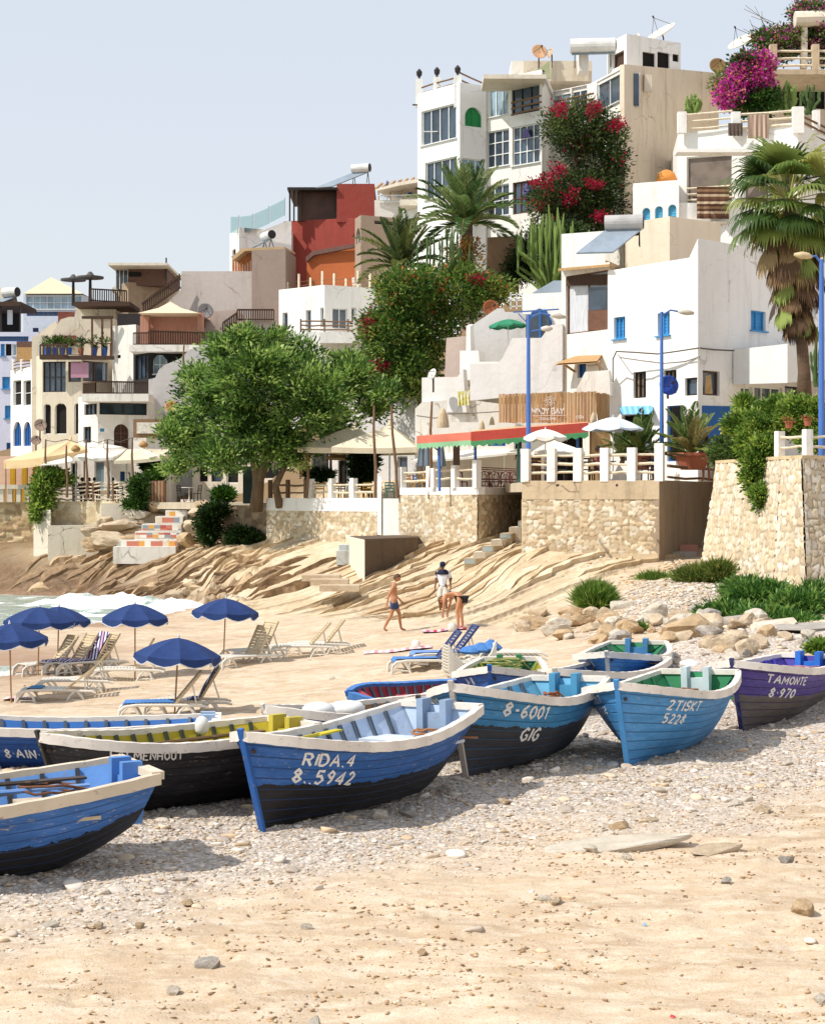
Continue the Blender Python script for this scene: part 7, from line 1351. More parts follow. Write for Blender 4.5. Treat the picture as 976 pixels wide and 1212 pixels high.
# palms
def date_palm(name, label, px, yc, yb, D, R_, n, cols, r=.2, seed=1, up=(10, 85), part_trunk=True, lw=.05, lean=0, droop=1.0, group=None, base=None):
    q = random.Random(seed); c = P(px, yc, D); b = base or P(px+lean, yb, D); t = thing(name, label, 'palm tree', b, group); sets = []
    if part_trunk: MB().tube([b, b.lerp(c, .5)+Vector((.05, 0, 0)), c], [r*1.2, r, r*1.15], 10).build('trunk', PALMBARK, t)
    ra = MB()
    for i in range(n):
        az = i*2.399+q.uniform(-.2, .2); el = R(up[0]+(up[1]-up[0])*((i+.5)/n)**.8); L = R_*q.uniform(.85, 1.08); d = Vector((math.cos(az)*math.cos(el), math.sin(az)*math.cos(el), math.sin(el))); p = c.copy(); pts = [p.copy()]; ns = 9; v = d.copy()
        for k_ in range(ns): v = (v+Vector((0, 0, -.11*droop*(1.1-math.sin(el)*.7)*(1+k_*.12)))).normalized(); p = p+v*L/ns; pts.append(p.copy())
        ra.tube(pts, [.035*(1-.8*j/ns) for j in range(ns+1)], 4); m_ = 54; C_, D_, L_ = [], [], []
        for k_ in range(m_):
            f = .12+.88*k_/m_; x_ = f*ns; j = min(int(x_), ns-1); pp = pts[j].lerp(pts[j+1], x_-j); tg = (pts[j+1]-pts[j]).normalized(); sd = tg.cross(Vector((0, 0, 1))); sd = sd.normalized() if sd.length > .05 else Vector((1, 0, 0)); upv = sd.cross(tg)
            ll = L*.21*math.sin(math.pi*min(1, f*.85+.15))**.6
            for s in (-1, 1): dd = (tg*.75+sd*s*.75+upv*.3+Vector((0, 0, -.1))).normalized(); C_.append(pp+dd*ll*.5); D_.append(dd); L_.append(ll)
        cc = cols[min(len(cols)-1, int(q.random()*len(cols)))]; sets.append(leafset(np.array([tuple(v) for v in C_]), np.array([tuple(v) for v in D_]), np.array(L_), lw, np.tile(cc, (len(C_), 1))*rng.uniform(.8, 1.2, (len(C_), 1)), .1))
    ra.build('frond_ribs', mat('frond_rib', '8a8a4c', .7), t); V, Fq, c_ = join(*sets); np_mesh('fronds', V, Fq, LEAF, t, cols=c_); return t
PG = pal(['3e5a30', '526f3a', '6b8248', '87955a']); PG2 = pal(['4a5c34', '5d6e3c', '7a8048'])
date_palm('date_palm', 'date palm with arching grey green fronds above the flowering hedge', 552, 266, 340, 88, 3.5, 46, PG, .28, 3, lw=.07); date_palm('date_palm', 'second date palm, lower and farther left, half hidden by the hedge', 476, 318, 350, 88.5, 3.0, 34, PG2, .25, 5, lw=.07, up=(15, 88))
o_ = [crown([ell(548, 302, 87.2, 22, 20)], 60, 20, .2, .22, .08, pal(['8a6a3c', 'a87c40', '6f6a34']), pal(['c98a3c', 'd9a24a']), .35)]; plant('orange_climber', 'orange flowered climber wound around the date palm trunk', 'climbing plant', P(548, 325, 87.2), o_)
TER = mat('terracotta', 'a8634a', .8, .2, 3, .3); 
def tpot(label, px, yb, D, r, h, name='plant_pot', mt=None, cat='pot'):
    b = P(px, yb, D); MB().lathe(b, [(r*.65, 0), (r*.95, h*.8), (r*1.08, h*.82), (r*1.08, h), (r*.95, h), (r*.9, h*.85), (.02, h*.85)], 20).build(name, mt or TER, label=label, cat=cat); return b+Vector((0, 0, h*.85))
g = tpot('wide terracotta bowl on the terrace right of the white corner post', 819, 556, 62.5, .68, .62); date_palm('potted_palm', 'young feather palm in the wide terracotta bowl', 818, 538, 545, 62.5, 1.9, 26, pal(['5a7438', '6f8844', '8a9a52', '9a8c5a']), .14, 8, lw=.045, up=(15, 88), base=g, group=None)
g = tpot('terracotta pot behind the railing left of the white corner post', 757, 556, 63.5, .5, .6); date_palm('potted_palm', 'young feather palm in the pot behind the white railing', 757, 540, 545, 63.5, 1.7, 24, pal(['46632e', '5a7438', '7a8c48']), .12, 9, lw=.045, up=(20, 88), base=g); date_palm('potted_palm', 'thin potted palm before the shop window, behind the striped parasol', 735, 538, 550, 65, 1.3, 16, PG, .09, 10, lw=.04, up=(30, 88))
# fan palm
def fan_palm():
    q = random.Random(11); D = 60; b = P(951, 486, D); c = P(932, 238, D); t = thing('fan_palm', 'tall fan palm with drooping green fans and a thick skirt of dead brown fronds', 'palm tree', b)
    MB().tube([b, P(951, 440, D), P(947, 390, D), P(941, 320, D), c], [.30, .22, .19, .2, .2], 14).build('trunk', PALMBARK, t, smooth=True); G_, B_ = [], []; pet = MB()
    def fan(o, d, Rf, col, dro, nseg=22, spread=2.5):
        d = d.normalized(); s = d.cross(Vector((0, 0, 1))); s = s.normalized() if s.length > .1 else Vector((1, 0, 0)); u = s.cross(d); V = []; Fq = []; Cc = []
        for k_ in range(nseg):
            a = -spread/2+spread*k_/(nseg-1); dd = (d*math.cos(a)+s*math.sin(a)+u*.12*math.cos(a*2)).normalized(); w_ = Rf*.085; sd = dd.cross(u).normalized(); L = Rf*q.uniform(.85, 1.05)*(1-.18*abs(a)/1.3); p = o.copy(); v = dd.copy(); row = []
            for j, (f, ww) in enumerate(((0, .25), (.35, 1), (.65, .85), (.85, .45), (1.0, .06))):
                if j: st = L*(f-row[-1][1]); v = (v+Vector((0, 0, -dro*(.10 if j < 3 else .9)))).normalized(); p = p+v*st
                row.append((p.copy(), f, ww))
            base_ = len(V)
            for p_, f, ww in row: V += [p_+sd*w_*ww*.5+u*.02, p_-sd*w_*ww*.5]; Cc += [[x*(1.0+.25*f) for x in col]]*2
            Fq += [(base_+2*j, base_+2*j+1, base_+2*j+3, base_+2*j+2) for j in range(4)]
        return np.array([tuple(v) for v in V]), np.array(Fq), np.array(Cc)
    gc = pal(['3d5526', '4f6a30', '667c3a', '82904a', '9c9e58']); bc = pal(['5a4430', '6e5640', '806649', '4a3a30', '927a56'])
    for i in range(46):
        az = i*2.399; el = R(72-i*2.6); d = Vector((math.cos(az)*math.cos(el), math.sin(az)*math.cos(el), math.sin(el))); L = q.uniform(1.0, 1.5); o = c+d*L+Vector((0, 0, -.12*L*(i/46))); pet.bar(c+d*.1, o, .04); G_.append(fan(o, (d+Vector((0, 0, -.25))).normalized(), q.uniform(1.25, 1.75), gc[q.randrange(5)], .6+.5*i/46))
    for i in range(120):
        az = i*2.399+.5; f = i/120; o0 = c.lerp(P(946, 376, D), f**.9); el = R(-20-55*q.random()); d = Vector((math.cos(az)*math.cos(el), math.sin(az)*math.cos(el), math.sin(el))); L = q.uniform(.6, 1.35)*(1-.62*f); o = o0+d*L; B_.append(fan(o, (d*.6+Vector((0, 0, -1.2))).normalized(), q.uniform(1.1, 1.7)*(1-.4*f), bc[q.randrange(5)] if q.random() < .85 else gc[3], 1.0, 16, 1.5)); pet.bar(o0, o, .03)
    V, Fq, c_ = join(*G_); np_mesh('green_fans', V, Fq, LEAF, t, cols=c_); V, Fq, c_ = join(*B_); np_mesh('dead_skirt', V, Fq, DRY, t, cols=c_); pet.build('leaf_stalks', mat('stalk', '8d8a4a', .7), t)
fan_palm()
# creepers and bushes
IVY = pal(['4a6a28', '5f8030', '7a983c', '94ac48', 'a8b858'])
def bush(name, label, cat, els, dens, ln, wd, pl, sp=.16, fl=None, ff=0, up=.3, per=20, group=None, shell=(.6, 1.05)):
    e0 = els[0]; return plant(name, label, cat, P(e0[0], e0[1]+e0[4], e0[2]), [crown([ell(*e)], int(e[3]*e[4]*dens)+12, per, sp, ln, wd, pl, fl, ff, up=up, shell=shell) for e in els], group=group)
bush('creeper', 'sunlit creeper spilling over the left side of the bastion', 'climbing plant', [(925, 492, 57, 34, 22), (895, 520, 56.5, 22, 30), (893, 555, 53.6, 12, 28), (900, 588, 52.9, 8, 15), (950, 490, 56, 30, 20), (880, 500, 58, 22, 12), (965, 520, 55.5, 20, 14), (902, 535, 53.6, 14, 18)], .45, .16, .08, IVY, .13)
bush('creeper', 'dark trailing creeper over the low wall beside the terracotta bowl', 'climbing plant', [(858, 530, 59.5, 14, 12), (872, 536, 59, 12, 16), (850, 538, 60, 8, 12)], .6, .14, .06, pal(['43582a', '567036', '6e8646']), .12); bush('flower_bush', 'round yellow flowering bush on a thin stem by the blue dado', 'shrub', [(868, 507, 61.5, 10, 8)], .9, .13, .1, pal(['8a9a3a', 'a3a83c']), .1, pal(['d9c23a', 'e0cf52']), .6); bush('small_palm', 'small tufted potted palm beside the blue dado', 'potted plant', [(880, 478, 63, 8, 8)], .6, .5, .06, IVY, .1, up=.7)
bush('creeper', 'green creeper hanging over the left end wall beside the buttress', 'climbing plant', [(60, 566, 90.5, 14, 10), (50, 585, 90, 9, 20), (48, 605, 89.6, 6, 14), (75, 566, 90.6, 8, 6)], .8, .24, .12, IVY, .2); bush('creeper', 'creeper on the pillar at the right end of the wavy log fence', 'climbing plant', [(164, 580, 88.9, 7, 16), (160, 598, 88.6, 10, 7)], .9, .22, .11, pal(['2f4a1c', '41622a', '587a34']), .18)
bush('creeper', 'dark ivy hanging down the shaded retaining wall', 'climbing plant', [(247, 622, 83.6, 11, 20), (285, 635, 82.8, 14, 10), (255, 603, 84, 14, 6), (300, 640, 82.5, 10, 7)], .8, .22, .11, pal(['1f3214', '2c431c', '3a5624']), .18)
bush('grass_tuft', 'round tuft of bright grass on the rock slabs left of the gravel', 'grass tuft', [(704, 709, 49.6, 20, 12), (704, 704, 49.8, 14, 10)], 1.2, .42, .025, BUSHG, .12, up=1.2, per=26); bush('grass_tuft', 'flat green tuft between the round tuft and the bastion', 'grass tuft', [(775, 688, 54.5, 19, 7)], 1.2, .36, .025, BUSHG, .1, up=1.2)
bush('grass_tuft', 'yellowish grass clump at the foot of the bastion', 'grass tuft', [(830, 683, 53, 30, 11), (850, 675, 52.5, 14, 8)], 1.0, .36, .03, pal(['5c7030', '768640', '93994e']), .12, up=1.0); bush('leafy_bushes', 'dense green bushes along the foot of the bastion wall', 'bush', [(900, 712, 46.5, 42, 22), (945, 722, 45, 34, 20), (860, 730, 45.5, 34, 15), (965, 712, 46, 22, 20), (905, 735, 44, 36, 14), (880, 700, 48, 24, 14), (825, 742, 45.5, 18, 7), (940, 740, 43.4, 34, 10)], .45, .22, .05, pal(['3a6028', '4c7632', '5e8a3c', '769c48', '92ae58']), .13, up=.6, per=26)
bush('grass_tuft', 'small green weed at the right edge above the purple boat', 'grass tuft', [(970, 768, 36.8, 12, 8)], 1.3, .16, .05, IVY, .08); bush('grass_tuft', 'tiny tuft among the boulders', 'grass tuft', [(757, 745, 43.6, 6, 6)], 1.5, .14, .03, BUSHG, .06, up=1)
for px, py, D, lb in ((933, 508, 52.3, 'small clay pot with a sprig on the left bastion post'), (955, 505, 51.3, 'small clay pot with a sprig on the right bastion post')):
    g = tpot(lb, px, py-1, D, .13, .22); V, Fq, c = crown([((g.x, g.y, g.z+.06), (.14, .14, .08))], 16, 10, .05, .09, .06, pal(['8a9a3a', 'a86a4a', '6d8a3a'])); o = np_mesh('succulent', V, Fq, LEAF, cols=c, label=lb.replace('small clay pot with a sprig', 'succulent sprig in the pot'), cat='potted plant')
for px, py, D, s, lb in ((176, 548, 92, 9, 'spiky shrub in a pot above the wicker planter'), (186, 556, 91, 7, 'second shrub in a pot above the wicker planter, to the right'), (182, 566, 90.2, 10, 'green cascade over the wicker planter'), (265, 585, 86, 11, 'agave-like plant by the top of the tiled stairs')):
    bush('potted_shrub', lb, 'potted plant', [(px, py, D, s, s*.8)], .9, .34, .07, GREENS, .14, up=.7)
MB().box(X(173, 89.6), X(194, 89.6), 89.6, 90.6, Z(598, 89.6)-.3, Z(569, 89.6)).build('lattice_planter', stripes('lattice', ['b79a7a', '8f6a50', 'c2a888', 'a06a52'], 3), label='square lattice planter box at the top of the tiled stairs', cat='planter')
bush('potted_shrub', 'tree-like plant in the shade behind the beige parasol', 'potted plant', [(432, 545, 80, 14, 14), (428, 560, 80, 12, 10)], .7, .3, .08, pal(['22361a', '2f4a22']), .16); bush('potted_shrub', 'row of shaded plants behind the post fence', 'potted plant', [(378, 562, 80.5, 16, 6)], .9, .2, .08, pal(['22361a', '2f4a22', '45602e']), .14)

bush('shrub', 'dark shrubs crowding behind the many-armed cactus', 'shrub', [(640, 300, 89.5, 28, 34), (672, 285, 89.5, 22, 24), (615, 318, 89.5, 14, 22)], .26, .22, .09, pal(['2a3c20', '3a4e28', '4c6030']), .25)
# ================================================================ CAFE CANVAS, FURNITURE, PEOPLE
def tent(name, label, corners, apex, mt, poles=(), D_=None, valance=.25, group=None, cat='parasol', pm=None, pr_=.045, zf=None):
    """four-sided canvas: corners and apex as points."""
    b = Vector((apex.x, apex.y, zf if zf is not None else min(c.z for c in corners)-2.2)); t = thing(name, label, cat, b, group); m = MB(); n = len(corners); vs = [apex]; N = 6
    for i in range(n):
        a, c = corners[i], corners[(i+1) % n]; V = []
        for j in range(N+1):
            for k_ in range(N+1): e = a.lerp(c, k_/N); f = j/N; p = apex.lerp(e, f); sag = -.10*math.sin(f*math.pi)*math.sin(math.pi*k_/N)-.05*(f*f)*math.sin(math.pi*k_/N); V.append(p+Vector((0, 0, sag)))
        V += [V[N*(N+1)+k_]-Vector((0, 0, valance)) for k_ in range(N+1)]
        m.add(V, [(j*(N+1)+k_, (j+1)*(N+1)+k_, (j+1)*(N+1)+k_+1, j*(N+1)+k_+1) for j in range(N+1) for k_ in range(N)])
    m.build('canvas', mt, t)
    for p in poles: MB().tube([p, Vector((p.x, p.y, b.z))], pr_, 7).build('pole', pm or WFR, t)
    MB().lathe(apex, [(.1, 0), (.07, .12), (.02, .25)], 8).build('finial', mt, t); return t
def rect(px0, px1, ye, D, dp, skew=0): return [Vector((X(px0, D), D, Z(ye, D))), Vector((X(px1, D), D, Z(ye, D))), Vector((X(px1, D)+skew, D+dp, Z(ye, D))), Vector((X(px0, D)+skew, D+dp, Z(ye, D)))]
tent('square_parasol', 'big cream square parasol nearer the broad tree', rect(352, 446, 529, 78.5, 3.6, .5), P(420, 503, 80.3), CRC, [P(411, 525, 80.3)], zf=4.05); tent('square_parasol', 'big cream square parasol, right of the pair, under the tilted poles', rect(392, 492, 529, 76.5, 3.6, .5), P(461, 503, 78.3), CRC, [P(461, 525, 78.3)], zf=4.05)
tent('square_parasol', 'small beige parasol in the shade under the two big ones', rect(385, 440, 541, 80.5, 1.9), P(416, 532, 81.5), mat('beige_canvas', 'b59a72', .85), [P(415, 540, 81.4)], zf=4.05, valance=.08); tent('square_parasol', 'low cream parasol behind the white post railing', rect(632, 692, 534, 63, 2.2), P(653, 520, 64.1), WCV, [P(653, 530, 64.1)], zf=4.8, valance=.1)
GWC = stripes('green_white', ['dfe3dc', '9cc4ae', 'e6e6e0'], 9, (0, 0, 1)); BWC = stripes('blue_white', ['e8ecf2', '8fa8d4', 'e2e6ee', '7d98cc'], 2.6, (0, 0, 1))
parasol('green and white scalloped parasol on the restaurant terrace', 645, 551, 62.3, 1.50, .85, (0, 0), WCV, None, valance=.14, rise=.30, pole=WFR, piping=False, base=P(645, 556, 62.3), rot=.3); parasol('blue and white striped parasol on the restaurant terrace', 725, 556, 62.6, 1.95, 1.15, (0, 0), BWC, None, valance=.08, rise=.42, pole=WFR, piping=False, base=P(725, 556, 62.6), rot=.1)
parasol('green parasol on the upper white terrace', 603, 430, 76.5, 2.0, .88, (-.1, 0), mat('green_canvas', '2f7d5c', .8), None, valance=.1, rise=.28, pole=WFR, piping=False, base=P(603, 430, 76.5))
tent('awning', 'long yellow canvas awning of the beach cafe at far left', [P(5, 545, 91.5), P(52, 541, 90.5), P(104, 531, 93), P(50, 535, 95)], P(84, 521, 94), YCV, [P(7, 548, 91.5), P(50, 545, 90.6), P(100, 535, 93)], zf=4.0, valance=.45, cat='awning', pm=WOOD)
tent('awning', 'white canvas sail left of the log poles of the beach cafe', [P(48, 550, 90), P(90, 545, 90), P(96, 538, 94), P(60, 542, 94)], P(80, 539, 92), WCV, [P(90, 545, 90.4)], zf=4.0, valance=.05, cat='awning'); tent('awning', 'cream square canopy in the middle of the beach cafe', [P(86, 542, 90), P(134, 541, 90), P(150, 531, 95), P(100, 531, 95)], P(122, 530, 92.5), WCV, [P(90, 545, 90.4), P(132, 543, 90.4)], zf=4.0, valance=.15, cat='awning')
tent('awning', 'cream canopy on the right of the beach cafe, touching the tree', [P(135, 545, 90), P(192, 541, 90), P(205, 532, 95), P(150, 532, 95)], P(170, 531, 92.5), CRC, [P(150, 545, 91), P(192, 543, 90.4)], zf=4.0, valance=.18, cat='awning'); tent('awning', 'small white canopy top behind the beach cafe canopies', rect(106, 146, 529, 96, 3), P(123, 525, 97.5), WCV, [], zf=4.0, valance=.1, cat='awning')
tent('awning', 'long cream canvas strip behind the red and green awning', [P(486, 545, 75), P(600, 536, 74), P(640, 530, 76), P(500, 538, 77)], P(560, 532, 75.5), WCV, [P(541, 540, 75), P(596, 538, 75)], zf=4.45, valance=.1, cat='awning')
for px, w_, lb in ((12, 6, 'first'), (26, 6, 'second'), (39, 6, 'third')): MB().box(X(px, 93.6), X(px+6, 93.6), 93.6, 93.9, 4.0, Z(545, 93.6)).build('yellow_curtain', mat('yellow_curtain', 'c79a2e', .9, .3, 4, .5, 12, stretch=(5, 5, .3)), label=lb+' yellow curtain from the left under the yellow awning', cat='curtain', group='yellow curtains of the beach cafe')
MB().box(X(-40, 95.5), X(52, 95.5), 95.5, 95.8, 4.0, Z(540, 95.5)).build('cafe_back_wall', plaster('pink_wall', 'd9b5a0', .3), label='pinkish wall behind the yellow curtains', cat='wall')
# tall thin poles
for px0, y0, px1, y1, D, lb in ((79, 527, 79.5, 589, 89.9, 'log pole left in the wavy fence'), (54.5, 520, 55, 590, 90.2, 'leftmost log pole of the beach cafe'), (102.5, 520, 103, 590, 89.8, 'log pole left of the middle in the wavy fence'), (127.5, 520, 128.5, 590, 89.5, 'log pole right of the middle in the wavy fence'), (157, 518, 157, 590, 89.2, 'log pole at the right end of the wavy fence'),
    (365, 505, 363, 590, 78.9, 'thin brown pole right beside the broad tree'), (442.5, 480, 444, 591, 75.2, 'straight tall pole at the blank gate panel'), (463, 480, 470, 590, 72.9, 'leaning tall pole right of the blank gate panel'), (511, 475, 508, 590, 71, 'crooked tall pole at the left end of the red and green awning'), (218, 407, 217, 470, 98.5, 'thin pole against the wavy grey wall')):
    a_, b_ = P(px0, y0, D), P(px1, y1, D); MB().tube([b_, b_.lerp(a_, .33)+Vector((.04, 0, 0)), b_.lerp(a_, .7)-Vector((.03, 0, 0)), a_], [.075, .07, .06, .045], 7).build('wooden_pole', LOGB, label=lb, cat='pole')
cable('string of lanterns along the beach cafe pole tops', [(54, 521), (66, 523), (79, 520), (91, 524), (103, 520), (116, 524), (128, 520), (142, 523), (157, 518)], 90, 89.2, .02)
for px, py, lb in ((90, 532, 'round wicker lantern in the middle of the beach cafe'), (170, 527, 'round wicker lantern near the tree at the beach cafe')): MB().lathe(P(px, py+3, 90), [(.1, 0), (.24, .08), (.26, .18), (.16, .3), (.03, .38)], 12).build('wicker_lantern', mat('wicker', 'b08a5c'), smooth=True, label=lb, cat='lantern')
# red and green awning
t = thing('fringed_awning', 'long red awning with a green scalloped fringe on blue posts', 'awning', P(600, 575, 68)); 
def awn(A, B, back, hgt, mr, mg, ms):
    n = 28; m = MB(); m.add([A, B, B+back, A+back], [(0, 1, 2, 3)]); m.build('top_canvas', ms, t); m = MB(); dn = Vector((0, 0, -hgt)); m.add([A, A+dn, B+dn, B], [(0, 1, 2, 3)]); m.build('red_front', mr, t); m = MB(); q = [A.lerp(B, i/n)+dn for i in range(n+1)]
    m.add(q+[p-Vector((0, 0, .16+.09*abs(math.sin(i*math.pi/2)))) for i, p in enumerate(q)], [(i, n+1+i, n+2+i, i+1) for i in range(n)]); m.build('green_fringe', mg, t)
RAW = mat('awning_red', 'b0463a', .8, .15, 4); GAW = mat('awning_green', '4a8a5c', .8, .15, 4); OAW = mat('awning_orange', 'd9a27c', .8, .15, 4)
awn(P(493, 516, 70), P(557, 511.5, 67.3), Vector((.8, 2.6, .16)), .32, mat('awning_red_pale', 'c9705c', .8), mat('awning_green_pale', '86b389', .8), OAW); awn(P(557, 511, 67.2), P(696, 500, 66.2), Vector((.3, 3.2, .20)), .38, RAW, GAW, OAW)
for px, y0, D in ((519, 522, 69.4), (562, 519, 68.2), (613, 516, 67.5), (683, 510, 67)): MB().tube([P(px, y0, D), Vector((X(px+1, D), D, 4.5))], .06, 8).build('post', BLP if px != 613 else mat('green_post', '3f6f68', .6), t)
MB().bar(P(508, 524, 69.6), P(519, 534, 69.6), .05).build('brace', DFR, t)
for px, lb in ((505, 'closed grey parasol in the shade right of the tilted pole'), (498.5, 'smaller closed grey parasol beside it, farther left'), (522, 'closed blue grey parasol against the blue post')): b_ = P(px, 566, 73.5); MB().lathe(b_, [(.03, 0), (.03, .5), (.22, .52), (.16, 1.0), (.05, 1.75), (.02, 1.9)], 9).build('closed_parasol', mat('greyblue_cloth', '75828c', .85), label=lb, cat='parasol')
for px, py, D, s, lb in ((524, 503, 74.5, .28, 'stone coloured wicker cone behind the awning, the big one'), (570, 506, 74.5, .14, 'small stone cone on the wall top behind the awning'), (702, 498, 66.5, .14, 'small stone cone at the lower right of the plank sign'), (582, 500, 75, .12, 'white spindle finial left of the plank sign')): MB().lathe(P(px, py+3, D), [(s, 0), (s*.95, s*.8), (s*.8, s*1.6), (s*.65, s*2.2), (s*.3, s*2.9), (.02, s*3.1)], 12).build('stone_cone', CONC, label=lb, cat='ornament')
MB().box(X(612, 70), X(640, 70), 70, 70.8, 4.5, Z(540, 70)).build('bar_counter', WOOD, label='wooden bar counter in the shade under the red awning', cat='counter')
MB().box(X(536, 73), X(544, 73), 73, 73.2, 4.5, Z(527, 73)).build('slatted_door', WOODD, label='brown slatted door under the left end of the awning', cat='door')
MB().box(X(700, 66.5), X(722, 66.5), 66.5, 67.4, 4.8, Z(503, 66.5)).build('wooden_cabin', WOOD, label='brown wooden cabinet under the right end of the plank sign', cat='cabinet')
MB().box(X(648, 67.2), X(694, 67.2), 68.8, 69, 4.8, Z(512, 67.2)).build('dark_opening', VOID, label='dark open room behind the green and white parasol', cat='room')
for px0, px1, y0, y1, D, col, lb in ((354, 366, 535, 562, 81.5, 'd9b23a', 'yellow printed cloth hanging under the tree'), (369, 389, 528, 560, 81.6, '8aa3a8', 'blue and white patterned cloth on the cafe rail'), (390, 393, 531, 558, 81.5, 'c24a5a', 'red cloth strip next to the patterned cloth'), (322, 340, 532, 556, 80.6, 'd8c9cf', 'pale scarves hanging by the tree trunk'), (541.5, 556, 463, 480, 76, 'd9cf5a', 'colourful little poster cloth on the low white wall')):
    k = NT('cloth_'+col); n = k.noise(5, 4, .8); MC['cloth_'+col] = k.out(k.ramp(n, [(.35, srgb('3c4a55')), (.45, srgb(col)), (.6, srgb('e6e2da')), (.7, srgb(col))]), .9); drape(lb, px0, px1, y0, y1, D, k.m, 'cloth', 'hanging_cloth')
MB().box(X(288, 83.4), X(299, 83.4), 83.2, 83.8, Z(596, 83.4), Z(552, 83.4)).build('dark_cabinet', mat('dark_green_box', '23332e', .6), label='dark cabinet with white shelves beside the tree trunk', cat='cabinet')
t = house('tree_shop', 'low shop front in the deep shade behind the broad tree', [(228, 98), (350, 96)], 540, 4, CREAM, [(0, 236, 246, 552, 570, 'voidd'), (0, 250, 262, 550, 570, 'dark'), (0, 268, 282, 550, 572, 'void'), (0, 300, 330, 548, 566, 'voidd')], 3)
house('cafe_back_building', 'white ground floor wall with openings behind the beach cafe', [(52, 97.2), (200, 96.6)], 538, 4, WP2, [(0, 60, 70, 552, 575, 'bluew'), (0, 84, 92, 548, 580, 'void'), (0, 112, 124, 546, 580, 'winb'), (0, 142, 148, 558, 572, 'dblue'), (0, 168, 190, 545, 575, 'voidd')], 2)
house('terrace_back_wall', 'pale wall in the shade behind the cream square parasols', [(388, 87), (492, 84)], 474, 4, plaster('terrace_white', 'dedad6'), [(0, 400, 412, 545, 575, 'voidd', 2, 1), (0, 418, 434, 545, 575, 'voidd', 2, 1), (0, 470, 482, 540, 575, 'win')], 2, cat='wall')
# chairs and tables
def chair(label, loc, rz, m_, arc=False, group='cafe chairs'):
    t = thing('cafe_chair', label, 'chair', loc, group, rz, local=True)
    MB().box(-.21, .21, -.21, .21, .42, .46).build('seat', m_, t)
    for x in (-.19, .19):
        for y in (-.19, .19): MB().bar((x*1.1, y*1.1, 0), (x, y, .43), .035).build('leg', m_, t)
    m = MB()
    if arc: m.tube([(.2*math.cos(a*math.pi/8)*1.1, .2, .62+.26*math.sin(a*math.pi/8)) for a in range(9)], .018, 5); m.tube([(.12*math.cos(a*math.pi/8), .2, .6+.16*math.sin(a*math.pi/8)) for a in range(9)], .014, 5)
    for x in (-.2, .2): m.bar((x, .2, .44), (x, .24, .88), .035)
    for z in ((.6, .72, .85) if not arc else (.55,)): m.bar((-.2, .225, z), (.2, .225, z), .03, .06)
    m.build('backrest', m_, t); return t
def table(label, loc, m_, r=.42, h=.74):
    t = thing('cafe_table', label, 'table', loc, 'cafe tables'); MB().lathe(loc+Vector((0, 0, h)), [(r, 0), (r, .03)], 18).build('tabletop', m_, t); MB().tube([loc, loc+Vector((0, 0, h))], .03, 7).build('leg', m_, t); MB().lathe(loc, [(.24, 0), (.2, .03), (.03, .05)], 12).build('foot', m_, t)
YCH = mat('yellow_chair', 'c99a3a', .6); DCH = mat('dark_chair', '3a302b', .6); RCH = mat('red_chair', '6b3038', .6); BCH = mat('blue_chair', '2f68b0', .6)
cl = [('yellow cafe chair behind the first bay of rails right of the tree', 378, 80, 4.06, YCH, 0), ('yellow cafe chair behind the second bay of rails', 402, 79, 4.06, YCH, .6), ('yellow cafe chair in the third bay of rails by the tall pole', 432, 77.6, 4.06, YCH, -.4), ('yellow cafe chair right of the leaning tall pole', 482, 74.2, 4.46, YCH, .3), ('second yellow cafe chair right of the leaning tall pole', 497, 73.6, 4.46, YCH, -.5),
      ('dark cafe chair under the small beige parasol', 408, 80.8, 4.06, DCH, 2.5), ('dark cafe chair in the shade beside the beige parasol', 424, 81.5, 4.06, DCH, 1), ('blue chair in the shade left of the closed parasols', 496, 75.2, 4.46, BCH, 2), ('teal chair between the pole and the gate panel', 462, 76, 4.06, mat('teal_chair', '4c7a72', .6), .2),
      ('dark red chair, left in the row behind the looped railing', 574, 70.6, 4.46, RCH, .1), ('dark red chair, second in the row behind the looped railing', 586, 71, 4.46, RCH, .2), ('dark red chair, third in the row behind the looped railing', 598, 71.5, 4.46, RCH, -.1), ('dark red chair, right end of the row behind the looped railing', 609, 72, 4.46, RCH, .1), ('dark red chair behind the short white fence', 545, 71.5, 4.46, RCH, .5),
      ('brown chair behind the first bay of the white railing', 636, 62, 4.81, DCH, .4), ('brown chair behind the second bay of the white railing', 662, 61.8, 4.81, DCH, -.3), ('brown chair behind the third bay of the white railing', 692, 61.6, 4.81, DCH, .2), ('brown chair behind the last bay of the white railing', 768, 61.5, 4.81, DCH, .8), ('white plastic chair in front of the orange wall', 422, 108, 13.6, WPL, 1.9),
      ('dark chair among the guests of the beach cafe, left', 92, 91.5, 4.02, DCH, .4), ('dark chair among the guests of the beach cafe, right', 139, 91.3, 4.02, DCH, -.3), ('dark chair in the shade by the top of the tiled stairs', 216, 89, 4.02, DCH, 1.2), ('second dark chair by the top of the tiled stairs', 232, 88.4, 4.02, DCH, -1.0)]
for lb, px, D, z, mm, rz in cl: chair(lb, Vector((X(px, D), D, z if px != 422 else Z(345, D))), rz, mm, arc=mm is RCH)
for lb, px, D, z, mm in (('dark table in the second bay right of the tree', 392, 79.6, 4.06, WOOD), ('table between the yellow chairs near the gate panel', 489, 74, 4.46, WOOD), ('table behind the second bay of the white railing', 650, 62.2, 4.81, WOOD), ('table under the blue and white parasol', 715, 62.3, 4.81, DCH), ('dark table of the beach cafe guests', 118, 91.8, 4.02, DCH), ('white table by the top of the tiled stairs', 224, 88.8, 4.02, WPL)): table(lb, Vector((X(px, D), D, z)), mm)
